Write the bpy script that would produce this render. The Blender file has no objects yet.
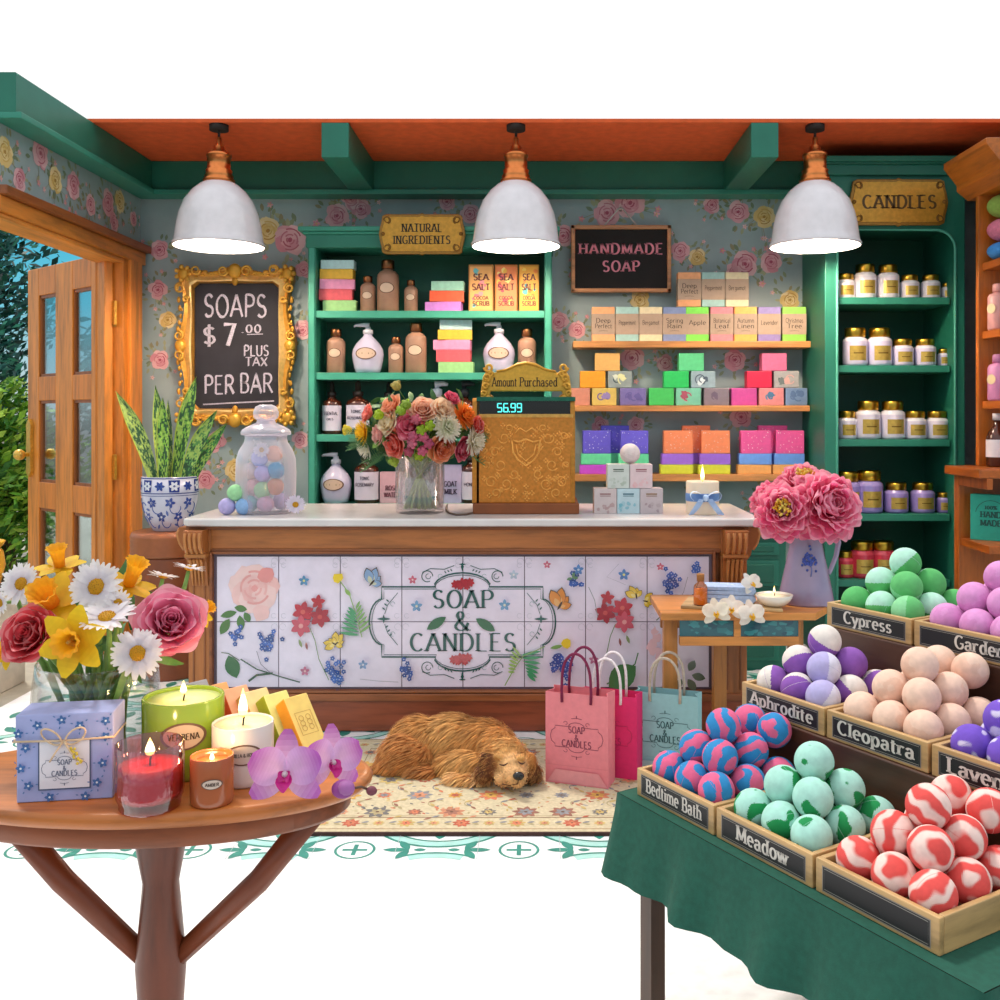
import bpy, math, random
from mathutils import Vector, Matrix, noise
R = random.Random(7)
PI = math.pi
sin, cos, rad = math.sin, math.cos, math.radians
scene = bpy.context.scene
COL = scene.collection
CAMH = 1.405

def P(px, py, d):
    """the point seen at a place of the photo, d metres away"""
    return Vector(((px - 540) * d / 1000, d, CAMH + (415 - py) * d / 1000))

def C(h, k=1.0):
    h = h.lstrip('#')
    out = []
    for i in (0, 2, 4):
        c = int(h[i:i + 2], 16) / 255
        c = c / 12.92 if c <= .04045 else ((c + .055) / 1.055) ** 2.4
        out.append(min(1, c * k))
    return tuple(out)

def mix(a, b, t):
    return tuple(x + (y - x) * t for x, y in zip(a, b))

def jit(c, a=.12, r=None):
    k = 1 + ((r or R).random() - .5) * 2 * a
    return tuple(min(1, x * k) for x in c)

# ------------------------------------------------------------------ materials
class NT:
    def __init__(self, name):
        self.m = bpy.data.materials.new(name); self.m.use_nodes = True
        self.t = self.m.node_tree; self.n = self.t.nodes; self.n.clear()
        self.out = self.n.new('ShaderNodeOutputMaterial')
    def add(self, typ, **kw):
        nd = self.n.new(typ)
        for k, v in kw.items():
            if hasattr(nd, k): setattr(nd, k, v)
        return nd
    def link(self, a, b): self.t.links.new(a, b)
    def colour(self):
        a = self.add('ShaderNodeAttribute'); a.attribute_name = 'col'
        return a.outputs['Color']
    def noise(self, scale, detail=3, vec=None, mapscale=None, kind='Object', rough=.5):
        tc = self.add('ShaderNodeTexCoord')
        src = tc.outputs[kind]
        if mapscale:
            mp = self.add('ShaderNodeMapping'); mp.inputs['Scale'].default_value = mapscale
            self.link(src, mp.inputs['Vector']); src = mp.outputs['Vector']
        nz = self.add('ShaderNodeTexNoise'); nz.inputs['Scale'].default_value = scale
        nz.inputs['Detail'].default_value = detail; nz.inputs['Roughness'].default_value = rough
        self.link(src, nz.inputs['Vector'])
        return nz
    def ramp(self, fac, stops):
        r = self.add('ShaderNodeValToRGB'); e = r.color_ramp.elements
        while len(e) < len(stops): e.new(.5)
        for el, (p, c) in zip(e, stops):
            el.position = p; el.color = (c, c, c, 1) if isinstance(c, (int, float)) else (*c, 1)
        self.link(fac, r.inputs['Fac']); return r.outputs['Color']
    def mul(self, a, b, fac=1.0, mode='MULTIPLY'):
        m = self.add('ShaderNodeMix'); m.data_type = 'RGBA'; m.blend_type = mode
        m.inputs[0].default_value = fac
        for s, i in ((a, 6), (b, 7)):
            if isinstance(s, tuple): m.inputs[i].default_value = (*s, 1)
            else: self.link(s, m.inputs[i])
        return m.outputs[2]
    def bump(self, h, strength=.3, dist=.002):
        b = self.add('ShaderNodeBump'); b.inputs['Strength'].default_value = strength
        b.inputs['Distance'].default_value = dist
        self.link(h, b.inputs['Height']); return b.outputs['Normal']
    def bsdf(self, colour, rough=.5, metal=0., normal=None, **kw):
        p = self.add('ShaderNodeBsdfPrincipled')
        if isinstance(colour, tuple): p.inputs['Base Color'].default_value = (*colour, 1)
        else: self.link(colour, p.inputs['Base Color'])
        p.inputs['Roughness'].default_value = rough; p.inputs['Metallic'].default_value = metal
        if normal is not None: self.link(normal, p.inputs['Normal'])
        for k, v in kw.items(): p.inputs[k.replace('_', ' ')].default_value = v
        self.link(p.outputs['BSDF'], self.out.inputs['Surface']); return p

MATS = {}
def plain(name, rough, metal=0., scale=18, lo=.88, hi=1.08, bump=0., bscale=None, **kw):
    t = NT(name)
    nz = t.noise(scale)
    c = t.mul(t.colour(), t.ramp(nz.outputs['Fac'], [(.3, lo), (.7, hi)]))
    nrm = t.bump(t.noise(bscale or scale * 4, 4).outputs['Fac'], bump) if bump else None
    t.bsdf(c, rough, metal, nrm, **kw); MATS[name] = t.m

def wood(name, mapscale, rough=.42, lo=.6, hi=1.18, scale=5.):
    t = NT(name)
    n1 = t.noise(scale, 6, mapscale=mapscale, rough=.62)
    n2 = t.noise(scale * .35, 2, mapscale=mapscale)
    w = t.add('ShaderNodeMath', operation='MULTIPLY'); t.link(n1.outputs['Fac'], w.inputs[0]); t.link(n2.outputs['Fac'], w.inputs[1])
    c = t.mul(t.colour(), t.ramp(w.outputs[0], [(.12, lo), (.25, 1.0), (.38, hi)]))
    t.bsdf(c, rough, 0, t.bump(n1.outputs['Fac'], .15, .001), Coat_Weight=.15, Coat_Roughness=.25); MATS[name] = t.m

plain('matte', .85); plain('satin', .42); plain('gloss', .16, Coat_Weight=.3, lo=.95, hi=1.04)
plain('paint', .45, scale=6, lo=.9, hi=1.06, bump=.05); plain('print', .5, lo=.96, hi=1.03)
plain('paper', .7, scale=40, lo=.94, hi=1.04); plain('metal', .3, 1., scale=25, lo=.85, hi=1.1)
plain('brass', .3, .6, scale=60, lo=.82, hi=1.12, bump=.12, bscale=160)
def petal_mat():
    t = NT('petal'); nz = t.noise(60)
    c = t.mul(t.colour(), t.ramp(nz.outputs['Fac'], [(.3, .93), (.7, 1.06)]))
    p = t.bsdf(c, .55); tr = t.add('ShaderNodeBsdfTranslucent'); t.link(c, tr.inputs['Color'])
    mx = t.add('ShaderNodeMixShader'); mx.inputs[0].default_value = .45; t.link(p.outputs[0], mx.inputs[1]); t.link(tr.outputs[0], mx.inputs[2]); t.link(mx.outputs[0], t.out.inputs['Surface']); MATS['petal'] = t.m
petal_mat()
plain('leaf', .5, scale=40, lo=.75, hi=1.2); plain('cloth', .9, scale=70, lo=.85, hi=1.1, bump=.15)
plain('wax', .5, scale=8, lo=.96, hi=1.03, Subsurface_Weight=.3, Subsurface_Radius=(.01, .005, .003))
plain('gilt', .36, .4, scale=50, lo=.85, hi=1.08, bump=.12, bscale=90)
plain('soap', .5, scale=45, lo=.92, hi=1.06, bump=.02); plain('fur', .8, scale=30, lo=.8, hi=1.15)
plain('bomb', .9, scale=55, lo=.88, hi=1.06, bump=.12, bscale=190); plain('chalk', .95, scale=160, lo=.55, hi=1.1)
plain('slate', .8, scale=5, lo=.75, hi=1.3); plain('marble', .2, scale=9, lo=.93, hi=1.03)
wood('wood_x', (1, 9, 9)); wood('wood_z', (9, 9, 1)); wood('wood_y', (9, 1, 9))

def glassy(name, tint, glossw=.10, rough=.03, milk=0., milkc=(.9, .86, .95)):
    t = NT(name)
    tr = t.add('ShaderNodeBsdfTransparent'); tr.inputs['Color'].default_value = (*tint, 1)
    gl = t.add('ShaderNodeBsdfGlossy'); gl.inputs['Roughness'].default_value = rough
    lw = t.add('ShaderNodeLayerWeight'); lw.inputs['Blend'].default_value = .35
    ad = t.add('ShaderNodeMath', operation='MULTIPLY_ADD')
    t.link(lw.outputs['Facing'], ad.inputs[0]); ad.inputs[1].default_value = .45; ad.inputs[2].default_value = glossw * .4
    mx = t.add('ShaderNodeMixShader'); t.link(ad.outputs[0], mx.inputs[0]); t.link(tr.outputs[0], mx.inputs[1]); t.link(gl.outputs[0], mx.inputs[2])
    last = mx.outputs[0]
    if milk:
        df = t.add('ShaderNodeBsdfDiffuse'); df.inputs['Color'].default_value = (*milkc, 1); m2 = t.add('ShaderNodeMixShader')
        ad2 = t.add('ShaderNodeMath', operation='MULTIPLY_ADD'); t.link(lw.outputs['Facing'], ad2.inputs[0]); ad2.inputs[1].default_value = milk * 1.6; ad2.inputs[2].default_value = milk * .6
        t.link(ad2.outputs[0], m2.inputs[0]); t.link(last, m2.inputs[1]); t.link(df.outputs[0], m2.inputs[2]); last = m2.outputs[0]
    t.link(last, t.out.inputs['Surface']); MATS[name] = t.m
glassy('glass', (.95, .97, .97), .14); glassy('glass_lilac', (.97, .94, .99), .25, .04, .2); glassy('glass_cut', (.985, .97, .995), .22, .03, .02); glassy('glass_ribbed', (.96, .93, .99), .3, .05, .3, (.93, .88, .97)); glassy('glass_red', (.93, .62, .7)); glassy('glass_amber', (.9, .62, .42))
glassy('pane', (.72, .84, .9), .3)

def glow(name, strength):
    t = NT(name); e = t.add('ShaderNodeEmission'); e.inputs['Strength'].default_value = strength
    t.link(t.colour(), e.inputs['Color']); t.link(e.outputs[0], t.out.inputs['Surface']); MATS[name] = t.m
glow('flame', 4.0); glow('bulb', 6.0); glow('screen', 1.6)

# ------------------------------------------------------------------ mesh builder
class MB:
    def __init__(s, M=None):
        s.v, s.f, s.c, s.s = [], [], [], []
        s.M = M or Matrix()
    def at(s, loc=(0, 0, 0), rz=0, rx=0, ry=0, sc=1):
        s.M = Matrix.Translation(loc) @ Matrix.Rotation(rz, 4, 'Z') @ Matrix.Rotation(ry, 4, 'Y') @ Matrix.Rotation(rx, 4, 'X') @ Matrix.Diagonal((sc, sc, sc, 1))
        return s
    def add(s, vs, fs, col, smooth=False):
        b = len(s.v); M = s.M
        s.v.extend(M @ Vector(p) for p in vs)
        lst = isinstance(col, list)
        for i, f in enumerate(fs):
            s.f.append(tuple(b + k for k in f)); s.c.append(col[i] if lst else col); s.s.append(smooth)
        return s
    def box(s, a, b, col):
        x0, y0, z0 = a; x1, y1, z1 = b
        if x0 > x1: x0, x1 = x1, x0
        if y0 > y1: y0, y1 = y1, y0
        if z0 > z1: z0, z1 = z1, z0
        v = [(x0, y0, z0), (x1, y0, z0), (x1, y1, z0), (x0, y1, z0), (x0, y0, z1), (x1, y0, z1), (x1, y1, z1), (x0, y1, z1)]
        return s.add(v, [(0, 3, 2, 1), (4, 5, 6, 7), (0, 1, 5, 4), (1, 2, 6, 5), (2, 3, 7, 6), (3, 0, 4, 7)], col)
    def cbox(s, c, d, col):
        return s.box([c[i] - d[i] / 2 for i in range(3)], [c[i] + d[i] / 2 for i in range(3)], col)
    def lathe(s, prof, col, seg=28, c=(0, 0, 0), cap=True, rib=0, nrib=0, smooth=True, sx=1, sy=1):
        n = len(prof); vs = []; cols = []; fs = []
        for r, z in prof:
            for k in range(seg):
                a = 2 * PI * k / seg
                rr = r * (1 + rib * cos(nrib * a)) if rib else r
                vs.append((c[0] + rr * cos(a) * sx, c[1] + rr * sin(a) * sy, c[2] + z))
        lst = isinstance(col, list)
        for i in range(n - 1):
            for k in range(seg):
                k2 = (k + 1) % seg
                fs.append((i * seg + k, i * seg + k2, (i + 1) * seg + k2, (i + 1) * seg + k)); cols.append(col[i] if lst else col)
        s.add(vs, fs, cols, smooth)
        if cap:
            b = len(s.v) - n * seg
            for i, ring in ((0, range(seg - 1, -1, -1)), (n - 1, range(seg))):
                if prof[i][0] > 1e-5:
                    s.f.append(tuple(b + i * seg + k for k in ring)); s.c.append(col[min(i, len(col) - 1)] if lst else col); s.s.append(False)
        return s
    def sphere(s, c, r, col, seg=20, rings=12, sc=(1, 1, 1)):
        vs = [(c[0], c[1], c[2] - r * sc[2])]
        for i in range(1, rings):
            t = PI * i / rings - PI / 2
            for k in range(seg):
                a = 2 * PI * k / seg
                vs.append((c[0] + r * cos(t) * cos(a) * sc[0], c[1] + r * cos(t) * sin(a) * sc[1], c[2] + r * sin(t) * sc[2]))
        vs.append((c[0], c[1], c[2] + r * sc[2])); fs = []
        for k in range(seg):
            k2 = (k + 1) % seg
            fs.append((0, 1 + k2, 1 + k)); fs.append((len(vs) - 1, len(vs) - 1 - seg + k, len(vs) - 1 - seg + k2))
            for i in range(rings - 2):
                a = 1 + i * seg
                fs.append((a + k, a + k2, a + seg + k2, a + seg + k))
        if callable(col): col = [col(sum((Vector(vs[i]) for i in f), Vector()) / len(f) - Vector(c)) for f in fs]
        return s.add(vs, fs, col, True)
    def tube(s, pts, r, col, seg=8, cap=True):
        pts = [Vector(p) for p in pts]; n = len(pts); vs = []
        rs = r if isinstance(r, (list, tuple)) else [r] * n
        up = None
        for i, p in enumerate(pts):
            t = (pts[min(i + 1, n - 1)] - pts[max(i - 1, 0)]).normalized()
            if up is None: up = Vector((0, 0, 1)) if abs(t.z) < .9 else Vector((1, 0, 0))
            x = t.cross(up).normalized(); up = x.cross(t).normalized()
            for k in range(seg):
                a = 2 * PI * k / seg
                vs.append(p + (x * cos(a) + up * sin(a)) * rs[i])
        fs = [(i * seg + k, i * seg + (k + 1) % seg, (i + 1) * seg + (k + 1) % seg, (i + 1) * seg + k) for i in range(n - 1) for k in range(seg)]
        if cap: fs += [tuple(range(seg - 1, -1, -1)), tuple((n - 1) * seg + k for k in range(seg))]
        return s.add(vs, fs, col, True)
    def prism(s, poly, depth, col, o=(0, 0, 0), u=(1, 0, 0), w=(0, 0, 1), side=None):
        """poly in (u, w) plane, pushed back by depth along u x w"""
        o, u, w = Vector(o), Vector(u), Vector(w); nrm = w.cross(u).normalized()  # away from viewer for u=x, w=z
        nrm = -u.cross(w).normalized()
        n = len(poly)
        vs = [o + u * a + w * b for a, b in poly] + [o + u * a + w * b + nrm * depth for a, b in poly]
        fs = [tuple(range(n)), tuple(range(2 * n - 1, n - 1, -1))] + [(i, n + i, n + (i + 1) % n, (i + 1) % n) for i in range(n)]
        return s.add(vs, fs, [col, col] + [side or col] * n)
    def poly(s, pts, col, smooth=False):
        return s.add(pts, [tuple(range(len(pts)))], col, smooth)
    def sheet(s, grid, col, smooth=True):
        n, m = len(grid), len(grid[0])
        vs = [p for row in grid for p in row]
        fs, cs = [], []
        for i in range(n - 1):
            for j in range(m - 1):
                fs.append((i * m + j, i * m + j + 1, (i + 1) * m + j + 1, (i + 1) * m + j)); cs.append(col(i / (n - 1), j / (m - 1)) if callable(col) else col)
        return s.add(vs, fs, cs, smooth)
    def mesh(s, name, org=(0, 0, 0)):
        me = bpy.data.meshes.new(name)
        o = Vector(org)
        me.from_pydata([tuple(p - o) for p in s.v], [], s.f)
        a = me.color_attributes.new('col', 'FLOAT_COLOR', 'CORNER')
        buf = []
        for f, c in zip(s.f, s.c): buf.extend((c[0], c[1], c[2], 1.) * len(f))
        a.data.foreach_set('color', buf)
        me.polygons.foreach_set('use_smooth', s.s)
        me.update(); return me

def _props(o, label=None, cat=None, group=None, kind=None):
    if label: o['label'] = label
    if cat: o['category'] = cat
    if group: o['group'] = group
    if kind: o['kind'] = kind

WORLD = {}
def link(name, mb, mat, parent=None, org=(0, 0, 0), bevel=0, label=None, kind=None, seg=2):
    me = mb.mesh(name, org); me.materials.append(MATS[mat])
    o = bpy.data.objects.new(name, me); COL.objects.link(o)
    if bevel:
        b = o.modifiers.new('b', 'BEVEL'); b.width = bevel; b.segments = seg; b.limit_method = 'ANGLE'; b.angle_limit = rad(35); b.harden_normals = False
    if parent: o.parent = parent
    _props(o, label, kind=kind)
    return o

def thing(name, label, cat, loc=(0, 0, 0), group=None, rz=0):
    o = bpy.data.objects.new(name, None); COL.objects.link(o); o.location = loc; o.empty_display_size = .05
    o.rotation_euler = (0, 0, rz); WORLD[o.name] = Vector(loc)
    _props(o, label, cat, group); return o

def part(name, mb, mat, parent, world=False, bevel=0, label=None, kind=None, seg=2):
    org = (0, 0, 0)
    if world:
        p = parent; org = Vector()
        while p is not None: org = org + Vector(p.location); p = p.parent
    return link(name, mb, mat, parent, org, bevel, label, kind, seg)

def single(name, mb, mat, label, cat, loc=(0, 0, 0), group=None, bevel=0, world=False, rz=0, kind=None, seg=2):
    """a thing that is one mesh; world: mb is in room coordinates"""
    o = link(name, mb, mat, None, loc if world else (0, 0, 0), bevel, seg=seg)
    o.location = loc; o.rotation_euler = (0, 0, rz); _props(o, label, cat, group, kind); return o

def struct(name, mb, mat, parent=None, bevel=0):
    o = link(name, mb, mat, parent, (0, 0, 0), bevel)
    if parent is None: o['kind'] = 'structure'
    return o

def dup(o, loc=None, label=None, group=None, rot=None, scale=None, parent=None):
    """a copy of a thing with copies of its parts and sub-parts"""
    c = o.copy(); COL.objects.link(c)
    if parent: c.parent = parent
    if loc is not None: c.location = loc
    if rot is not None: c.rotation_euler = rot
    if scale is not None: c.scale = (scale,) * 3 if isinstance(scale, (int, float)) else scale
    if label: c['label'] = label
    if group: c['group'] = group
    for ch in list(o.children): dup(ch, parent=c)
    return c

ORD = ['first', 'second', 'third', 'fourth', 'fifth', 'sixth', 'seventh', 'eighth', 'ninth', 'tenth', 'eleventh', 'twelfth', 'thirteenth', 'fourteenth', 'fifteenth', 'sixteenth']

# ------------------------------------------------------------------ lettering
def L(*a): return [(a[i], a[i + 1]) for i in range(0, len(a), 2)]
def A(cx, cy, rx, ry, a0, a1, n=10):
    return [(cx + rx * cos(rad(a0 + (a1 - a0) * i / n)), cy + ry * sin(rad(a0 + (a1 - a0) * i / n))) for i in range(n + 1)]
X = .66
G = {
 'A': (.76, [L(.02, 0, .38, 1), L(.38, 1, .74, 0), L(.16, .34, .6, .34)]),
 'B': (.66, [L(.1, 0, .1, 1), L(.1, 1) + A(.34, .76, .22, .24, 90, -90) + L(.1, .52), L(.1, .52) + A(.36, .26, .24, .26, 90, -90) + L(.1, 0)]),
 'C': (.74, [A(.42, .5, .34, .5, 48, 312, 16)]),
 'D': (.76, [L(.1, 0, .1, 1), L(.1, 1) + A(.32, .5, .37, .5, 90, -90, 14) + L(.1, 0)]),
 'E': (.62, [L(.1, 0, .1, 1), L(.1, 1, .55, 1), L(.1, .52, .45, .52), L(.1, 0, .57, 0)]),
 'F': (.58, [L(.1, 0, .1, 1), L(.1, 1, .55, 1), L(.1, .52, .45, .52)]),
 'G': (.78, [A(.42, .5, .34, .5, 48, 320, 16) + L(.69, .42, .46, .42)]),
 'H': (.74, [L(.1, 0, .1, 1), L(.64, 0, .64, 1), L(.1, .52, .64, .52)]),
 'I': (.26, [L(.13, 0, .13, 1)]),
 'K': (.68, [L(.1, 0, .1, 1), L(.6, 1, .12, .42), L(.26, .58, .64, 0)]),
 'L': (.6, [L(.1, 0, .1, 1), L(.1, 0, .56, 0)]),
 'M': (.92, [L(.1, 0, .12, 1), L(.12, 1, .46, .12), L(.46, .12, .8, 1), L(.8, 1, .82, 0)]),
 'N': (.76, [L(.1, 0, .1, 1), L(.1, 1, .66, 0), L(.66, 0, .66, 1)]),
 'O': (.8, [A(.4, .5, .34, .5, 0, 360, 22)]),
 'P': (.64, [L(.1, 0, .1, 1), L(.1, 1) + A(.34, .74, .25, .26, 90, -90) + L(.1, .48)]),
 'R': (.7, [L(.1, 0, .1, 1), L(.1, 1) + A(.34, .74, .25, .26, 90, -90) + L(.1, .48), L(.34, .48, .66, 0)]),
 'S': (.64, [A(.32, .75, .22, .25, 30, 270, 10)[:-1] + A(.32, .25, .24, .25, 90, -150, 10)]),
 'T': (.68, [L(.34, 0, .34, 1), L(.04, 1, .64, 1)]),
 'U': (.74, [L(.1, 1, .1, .3) + A(.37, .3, .27, .3, 180, 360) + L(.64, 1)]),
 'V': (.72, [L(.02, 1, .36, 0), L(.36, 0, .7, 1)]),
 'W': (1., [L(.02, 1, .26, 0), L(.26, 0, .5, 1), L(.5, 1, .74, 0), L(.74, 0, .98, 1)]),
 'X': (.7, [L(.05, 0, .65, 1), L(.05, 1, .65, 0)]),
 'Y': (.68, [L(.34, 0, .34, .48), L(.02, 1, .34, .48), L(.66, 1, .34, .48)]),
 'Z': (.66, [L(.06, 1, .6, 1, .06, 0, .6, 0)]),
 'a': (.58, [L(.1, .52) + A(.27, .46, .18, .2, 150, 0, 8) + L(.45, 0), L(.45, .4) + A(.26, .18, .19, .18, 90, 290, 8) + L(.45, .14)]),
 'b': (.6, [L(.1, 0, .1, 1), A(.3, .33, .21, .33, 165, -165, 14)]),
 'c': (.54, [A(.32, .33, .23, .33, 45, 315, 12)]),
 'd': (.62, [L(.5, 0, .5, 1), A(.3, .33, .21, .33, 15, 345, 14)]),
 'e': (.58, [L(.09, .36, .51, .36) + A(.3, .34, .22, .33, 0, 310, 14)]),
 'g': (.6, [A(.29, .34, .2, .32, 15, 345, 14), L(.49, .66, .49, -.05) + A(.28, -.08, .21, .2, 0, -150, 8)]),
 'h': (.62, [L(.1, 0, .1, 1), L(.1, .4) + A(.31, .44, .2, .22, 150, 0, 8) + L(.51, 0)]),
 'i': (.26, [L(.13, 0, .13, X), L(.13, .84, .13, .95)]),
 'l': (.26, [L(.13, 0, .13, 1)]),
 'm': (.94, [L(.1, 0, .1, X), L(.1, .4) + A(.28, .44, .18, .22, 150, 0, 8) + L(.46, 0), L(.46, .4) + A(.65, .44, .18, .22, 150, 0, 8) + L(.83, 0)]),
 'n': (.62, [L(.1, 0, .1, X), L(.1, .4) + A(.31, .44, .2, .22, 150, 0, 8) + L(.51, 0)]),
 'o': (.6, [A(.3, .33, .23, .33, 0, 360, 18)]),
 'p': (.62, [L(.1, -.3, .1, X), A(.31, .33, .21, .33, 165, -165, 14)]),
 'r': (.46, [L(.1, 0, .1, X), L(.1, .42) + A(.3, .44, .18, .2, 150, 45, 6)]),
 's': (.5, [A(.26, .49, .16, .17, 30, 270, 8)[:-1] + A(.25, .16, .18, .17, 90, -150, 8)]),
 't': (.4, [L(.17, .86, .17, .14) + A(.29, .13, .12, .13, 180, 290, 5), L(.03, X, .36, X)]),
 'u': (.62, [L(.1, X, .1, .22) + A(.3, .22, .2, .22, 180, 330, 8), L(.5, 0, .5, X)]),
 'v': (.56, [L(.03, X, .28, 0), L(.28, 0, .53, X)]),
 'w': (.82, [L(.03, X, .22, 0), L(.22, 0, .41, X), L(.41, X, .6, 0), L(.6, 0, .79, X)]),
 'y': (.56, [L(.03, X, .29, .02), L(.53, X, .2, -.3, .06, -.27)]),
 'f': (.4, [L(.17, 0, .17, .8) + A(.3, .82, .13, .16, 180, 60, 5), L(.03, X, .34, X)]),
 '0': (.6, [A(.3, .5, .22, .48, 0, 360, 18)]),
 '1': (.4, [L(.08, .82, .22, 1, .22, 0)]),
 '5': (.6, [L(.5, 1, .14, 1, .12, .56) + A(.28, .32, .22, .31, 110, -140, 12)]),
 '6': (.6, [A(.42, .4, .34, .58, 100, 190, 8) + A(.3, .29, .21, .28, 180, 540, 16)]),
 '7': (.6, [L(.08, 1, .52, 1, .24, 0)]),
 '9': (.6, [A(.3, .7, .21, .28, 0, 360, 16), L(.51, .7) + A(.2, .6, .31, .6, 0, -80, 8)]),
 '$': (.6, [A(.3, .7, .2, .2, 30, 270, 10)[:-1] + A(.3, .3, .22, .2, 90, -150, 10), L(.3, -.05, .3, 1.05)]),
 '%': (.8, [A(.2, .78, .14, .2, 0, 360, 12), A(.6, .22, .14, .2, 0, 360, 12), L(.65, 1, .15, 0)]),
 '&': (.8, [L(.74, .4) + A(.36, .24, .3, .24, 0, -180, 10) + L(.2, .45, .44, .66) + A(.32, .8, .15, .18, -40, 220, 10) + L(.3, .45, .74, 0)]),
 '.': (.24, [L(.1, 0, .1, .07)]), '-': (.4, [L(.08, .4, .32, .4)]), ' ': (.34, []),
}
def text_width(s, gap): return sum(G[c][0] + gap for c in s) - gap

def text(mb, s, c, u, w, h, col, t1=.14, t2=.07, serif=.1, gap=.08, width=None, align=.5, wob=0, r=None):
    """letters of cap height h; c is the centre of the base line, u/w the reading and up directions"""
    c, u, w = Vector(c), Vector(u).normalized(), Vector(w).normalized()
    tw = text_width(s, gap); kx = h if width is None else width / tw
    x0 = -tw * kx * align
    r = r or R
    def put(x, y): return c + u * (x0 + x * kx) + w * (y * h)
    cur = 0
    for ch in s:
        wd, strokes = G[ch]
        dy = (r.random() - .5) * wob
        for st in strokes:
            pts = [(cur + a + (r.random() - .5) * wob * .5, b + dy + (r.random() - .5) * wob * .5) for a, b in st]
            n = len(pts); lo, hi = [], []
            for i, (a, b) in enumerate(pts):
                p0, p1 = pts[max(i - 1, 0)], pts[min(i + 1, n - 1)]
                if n > 3 and abs(st[0][0] - st[-1][0]) < 1e-6 and abs(st[0][1] - st[-1][1]) < 1e-6 and i in (0, n - 1): p0, p1 = pts[-2], pts[1]
                dx, dyy = p1[0] - p0[0], p1[1] - p0[1]; l = math.hypot(dx, dyy) or 1
                t = (t2 + (t1 - t2) * (abs(dyy) / l)) / 2
                nx, ny = -dyy / l * t, dx / l * t
                lo.append(put(a - nx, b - ny)); hi.append(put(a + nx, b + ny))
            mb.add(lo + hi, [(i, i + 1, n + i + 1, n + i) for i in range(n - 1)], col)
            if serif:
                for e, f in ((0, 1), (-1, -2)):
                    a, b = pts[e]; a2, b2 = pts[f]
                    if abs(b2 - b) > .6 * math.hypot(a2 - a, b2 - b) and any(abs(st[e][1] - q) < .02 for q in (0, 1, X, -.3)):
                        sg = 1 if b2 > b else -1; k = t2 * .9
                        mb.add([put(a - serif - t1 / 2, b), put(a + serif + t1 / 2, b), put(a + serif + t1 / 2, b + sg * k), put(a - serif - t1 / 2, b + sg * k)], [(0, 1, 2, 3)], col)
        cur += wd + gap
    return mb

def ribbon(mb, pts, w, col, nrm=(0, -1, 0)):
    """a flat painted line of width w"""
    pts = [Vector(p) for p in pts]; n = len(pts); nrm = Vector(nrm); a, b = [], []
    closed = (pts[0] - pts[-1]).length < 1e-6
    for i, p in enumerate(pts):
        q0, q1 = pts[max(i - 1, 0)], pts[min(i + 1, n - 1)]
        if closed and i in (0, n - 1): q0, q1 = pts[-2], pts[1]
        t = (q1 - q0).normalized(); s = t.cross(nrm).normalized() * (w / 2)
        a.append(p - s); b.append(p + s)
    mb.add(a + b, [(i, i + 1, n + i + 1, n + i) for i in range(n - 1)], col)

class Flat:
    """painted marks on a plane: o origin, u right, w up, lifted e above it"""
    def __init__(s, mb, o, u=(1, 0, 0), w=(0, 0, 1), e=.0006):
        s.mb, s.u, s.w = mb, Vector(u).normalized(), Vector(w).normalized()
        s.n = s.u.cross(s.w); s.o = Vector(o) + s.n * e; s.k = 0
    def p(s, a, b): return s.o + s.u * a + s.w * b + s.n * (s.k * .00003)
    def shape(s, pts, col):
        s.k += 1; s.mb.poly([s.p(*q) for q in pts], col)
    def blob(s, cx, cy, r, col, n=12, rough=.15, sx=1, rot=0, rnd=None):
        rnd = rnd or R; pts = []
        for i in range(n):
            a = 2 * PI * i / n; q = r * (1 + (rnd.random() - .5) * 2 * rough)
            x, y = q * cos(a) * sx, q * sin(a)
            pts.append((cx + x * cos(rot) - y * sin(rot), cy + x * sin(rot) + y * cos(rot)))
        s.shape(pts, col)
    def leaf(s, cx, cy, l, w, ang, col):
        pts = []
        for i in range(7): t = i / 6; pts.append((t * l, w / 2 * sin(PI * t) ** .8))
        for i in range(5, 0, -1): t = i / 6; pts.append((t * l, -w / 2 * sin(PI * t) ** .8))
        s.shape([(cx + a * cos(ang) - b * sin(ang), cy + a * sin(ang) + b * cos(ang)) for a, b in pts], col)
    def ring(s, cx, cy, r, w, col, a0=0, a1=360, n=24, sy=1):
        s.k += 1
        ribbon(s.mb, [s.p(x, y) for x, y in A(cx, cy, r, r * sy, a0, a1, n)], w, col, s.n)
    def line(s, pts, w, col):
        s.k += 1; ribbon(s.mb, [s.p(*q) for q in pts], w, col, s.n)
    def flower(s, cx, cy, r, col, mid=None, n=5, ang=0., w=.55):
        for i in range(n): s.leaf(cx, cy, r, r * w, ang + 2 * PI * i / n, jit(col, .12))
        if mid: s.blob(cx, cy, r * .22, mid, 8, 0)
    def rose(s, cx, cy, r, c0, c1, c2, rnd=None):
        rnd = rnd or R
        for i in range(7):
            a = 2 * PI * i / 7 + rnd.random(); s.blob(cx + cos(a) * r * .5, cy + sin(a) * r * .5, r * .52, mix(c0, c1, rnd.random()), 10, .12, rnd=rnd)
        for i in range(6):
            a = 2 * PI * i / 6 + rnd.random(); s.blob(cx + cos(a) * r * .33, cy + sin(a) * r * .33, r * .34, mix(c0, c1, .3 + .7 * rnd.random()), 10, .12, sx=.8, rot=a, rnd=rnd)
        for i in range(9):
            a = 2.4 * i; q = r * (.12 + .07 * i); s.ring(cx, cy, q, r * .09, mix(c1, c2, rnd.random()), math.degrees(a), math.degrees(a) + 90, 8)
        s.blob(cx, cy, r * .14, c2, 8, .1, rnd=rnd)
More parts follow.
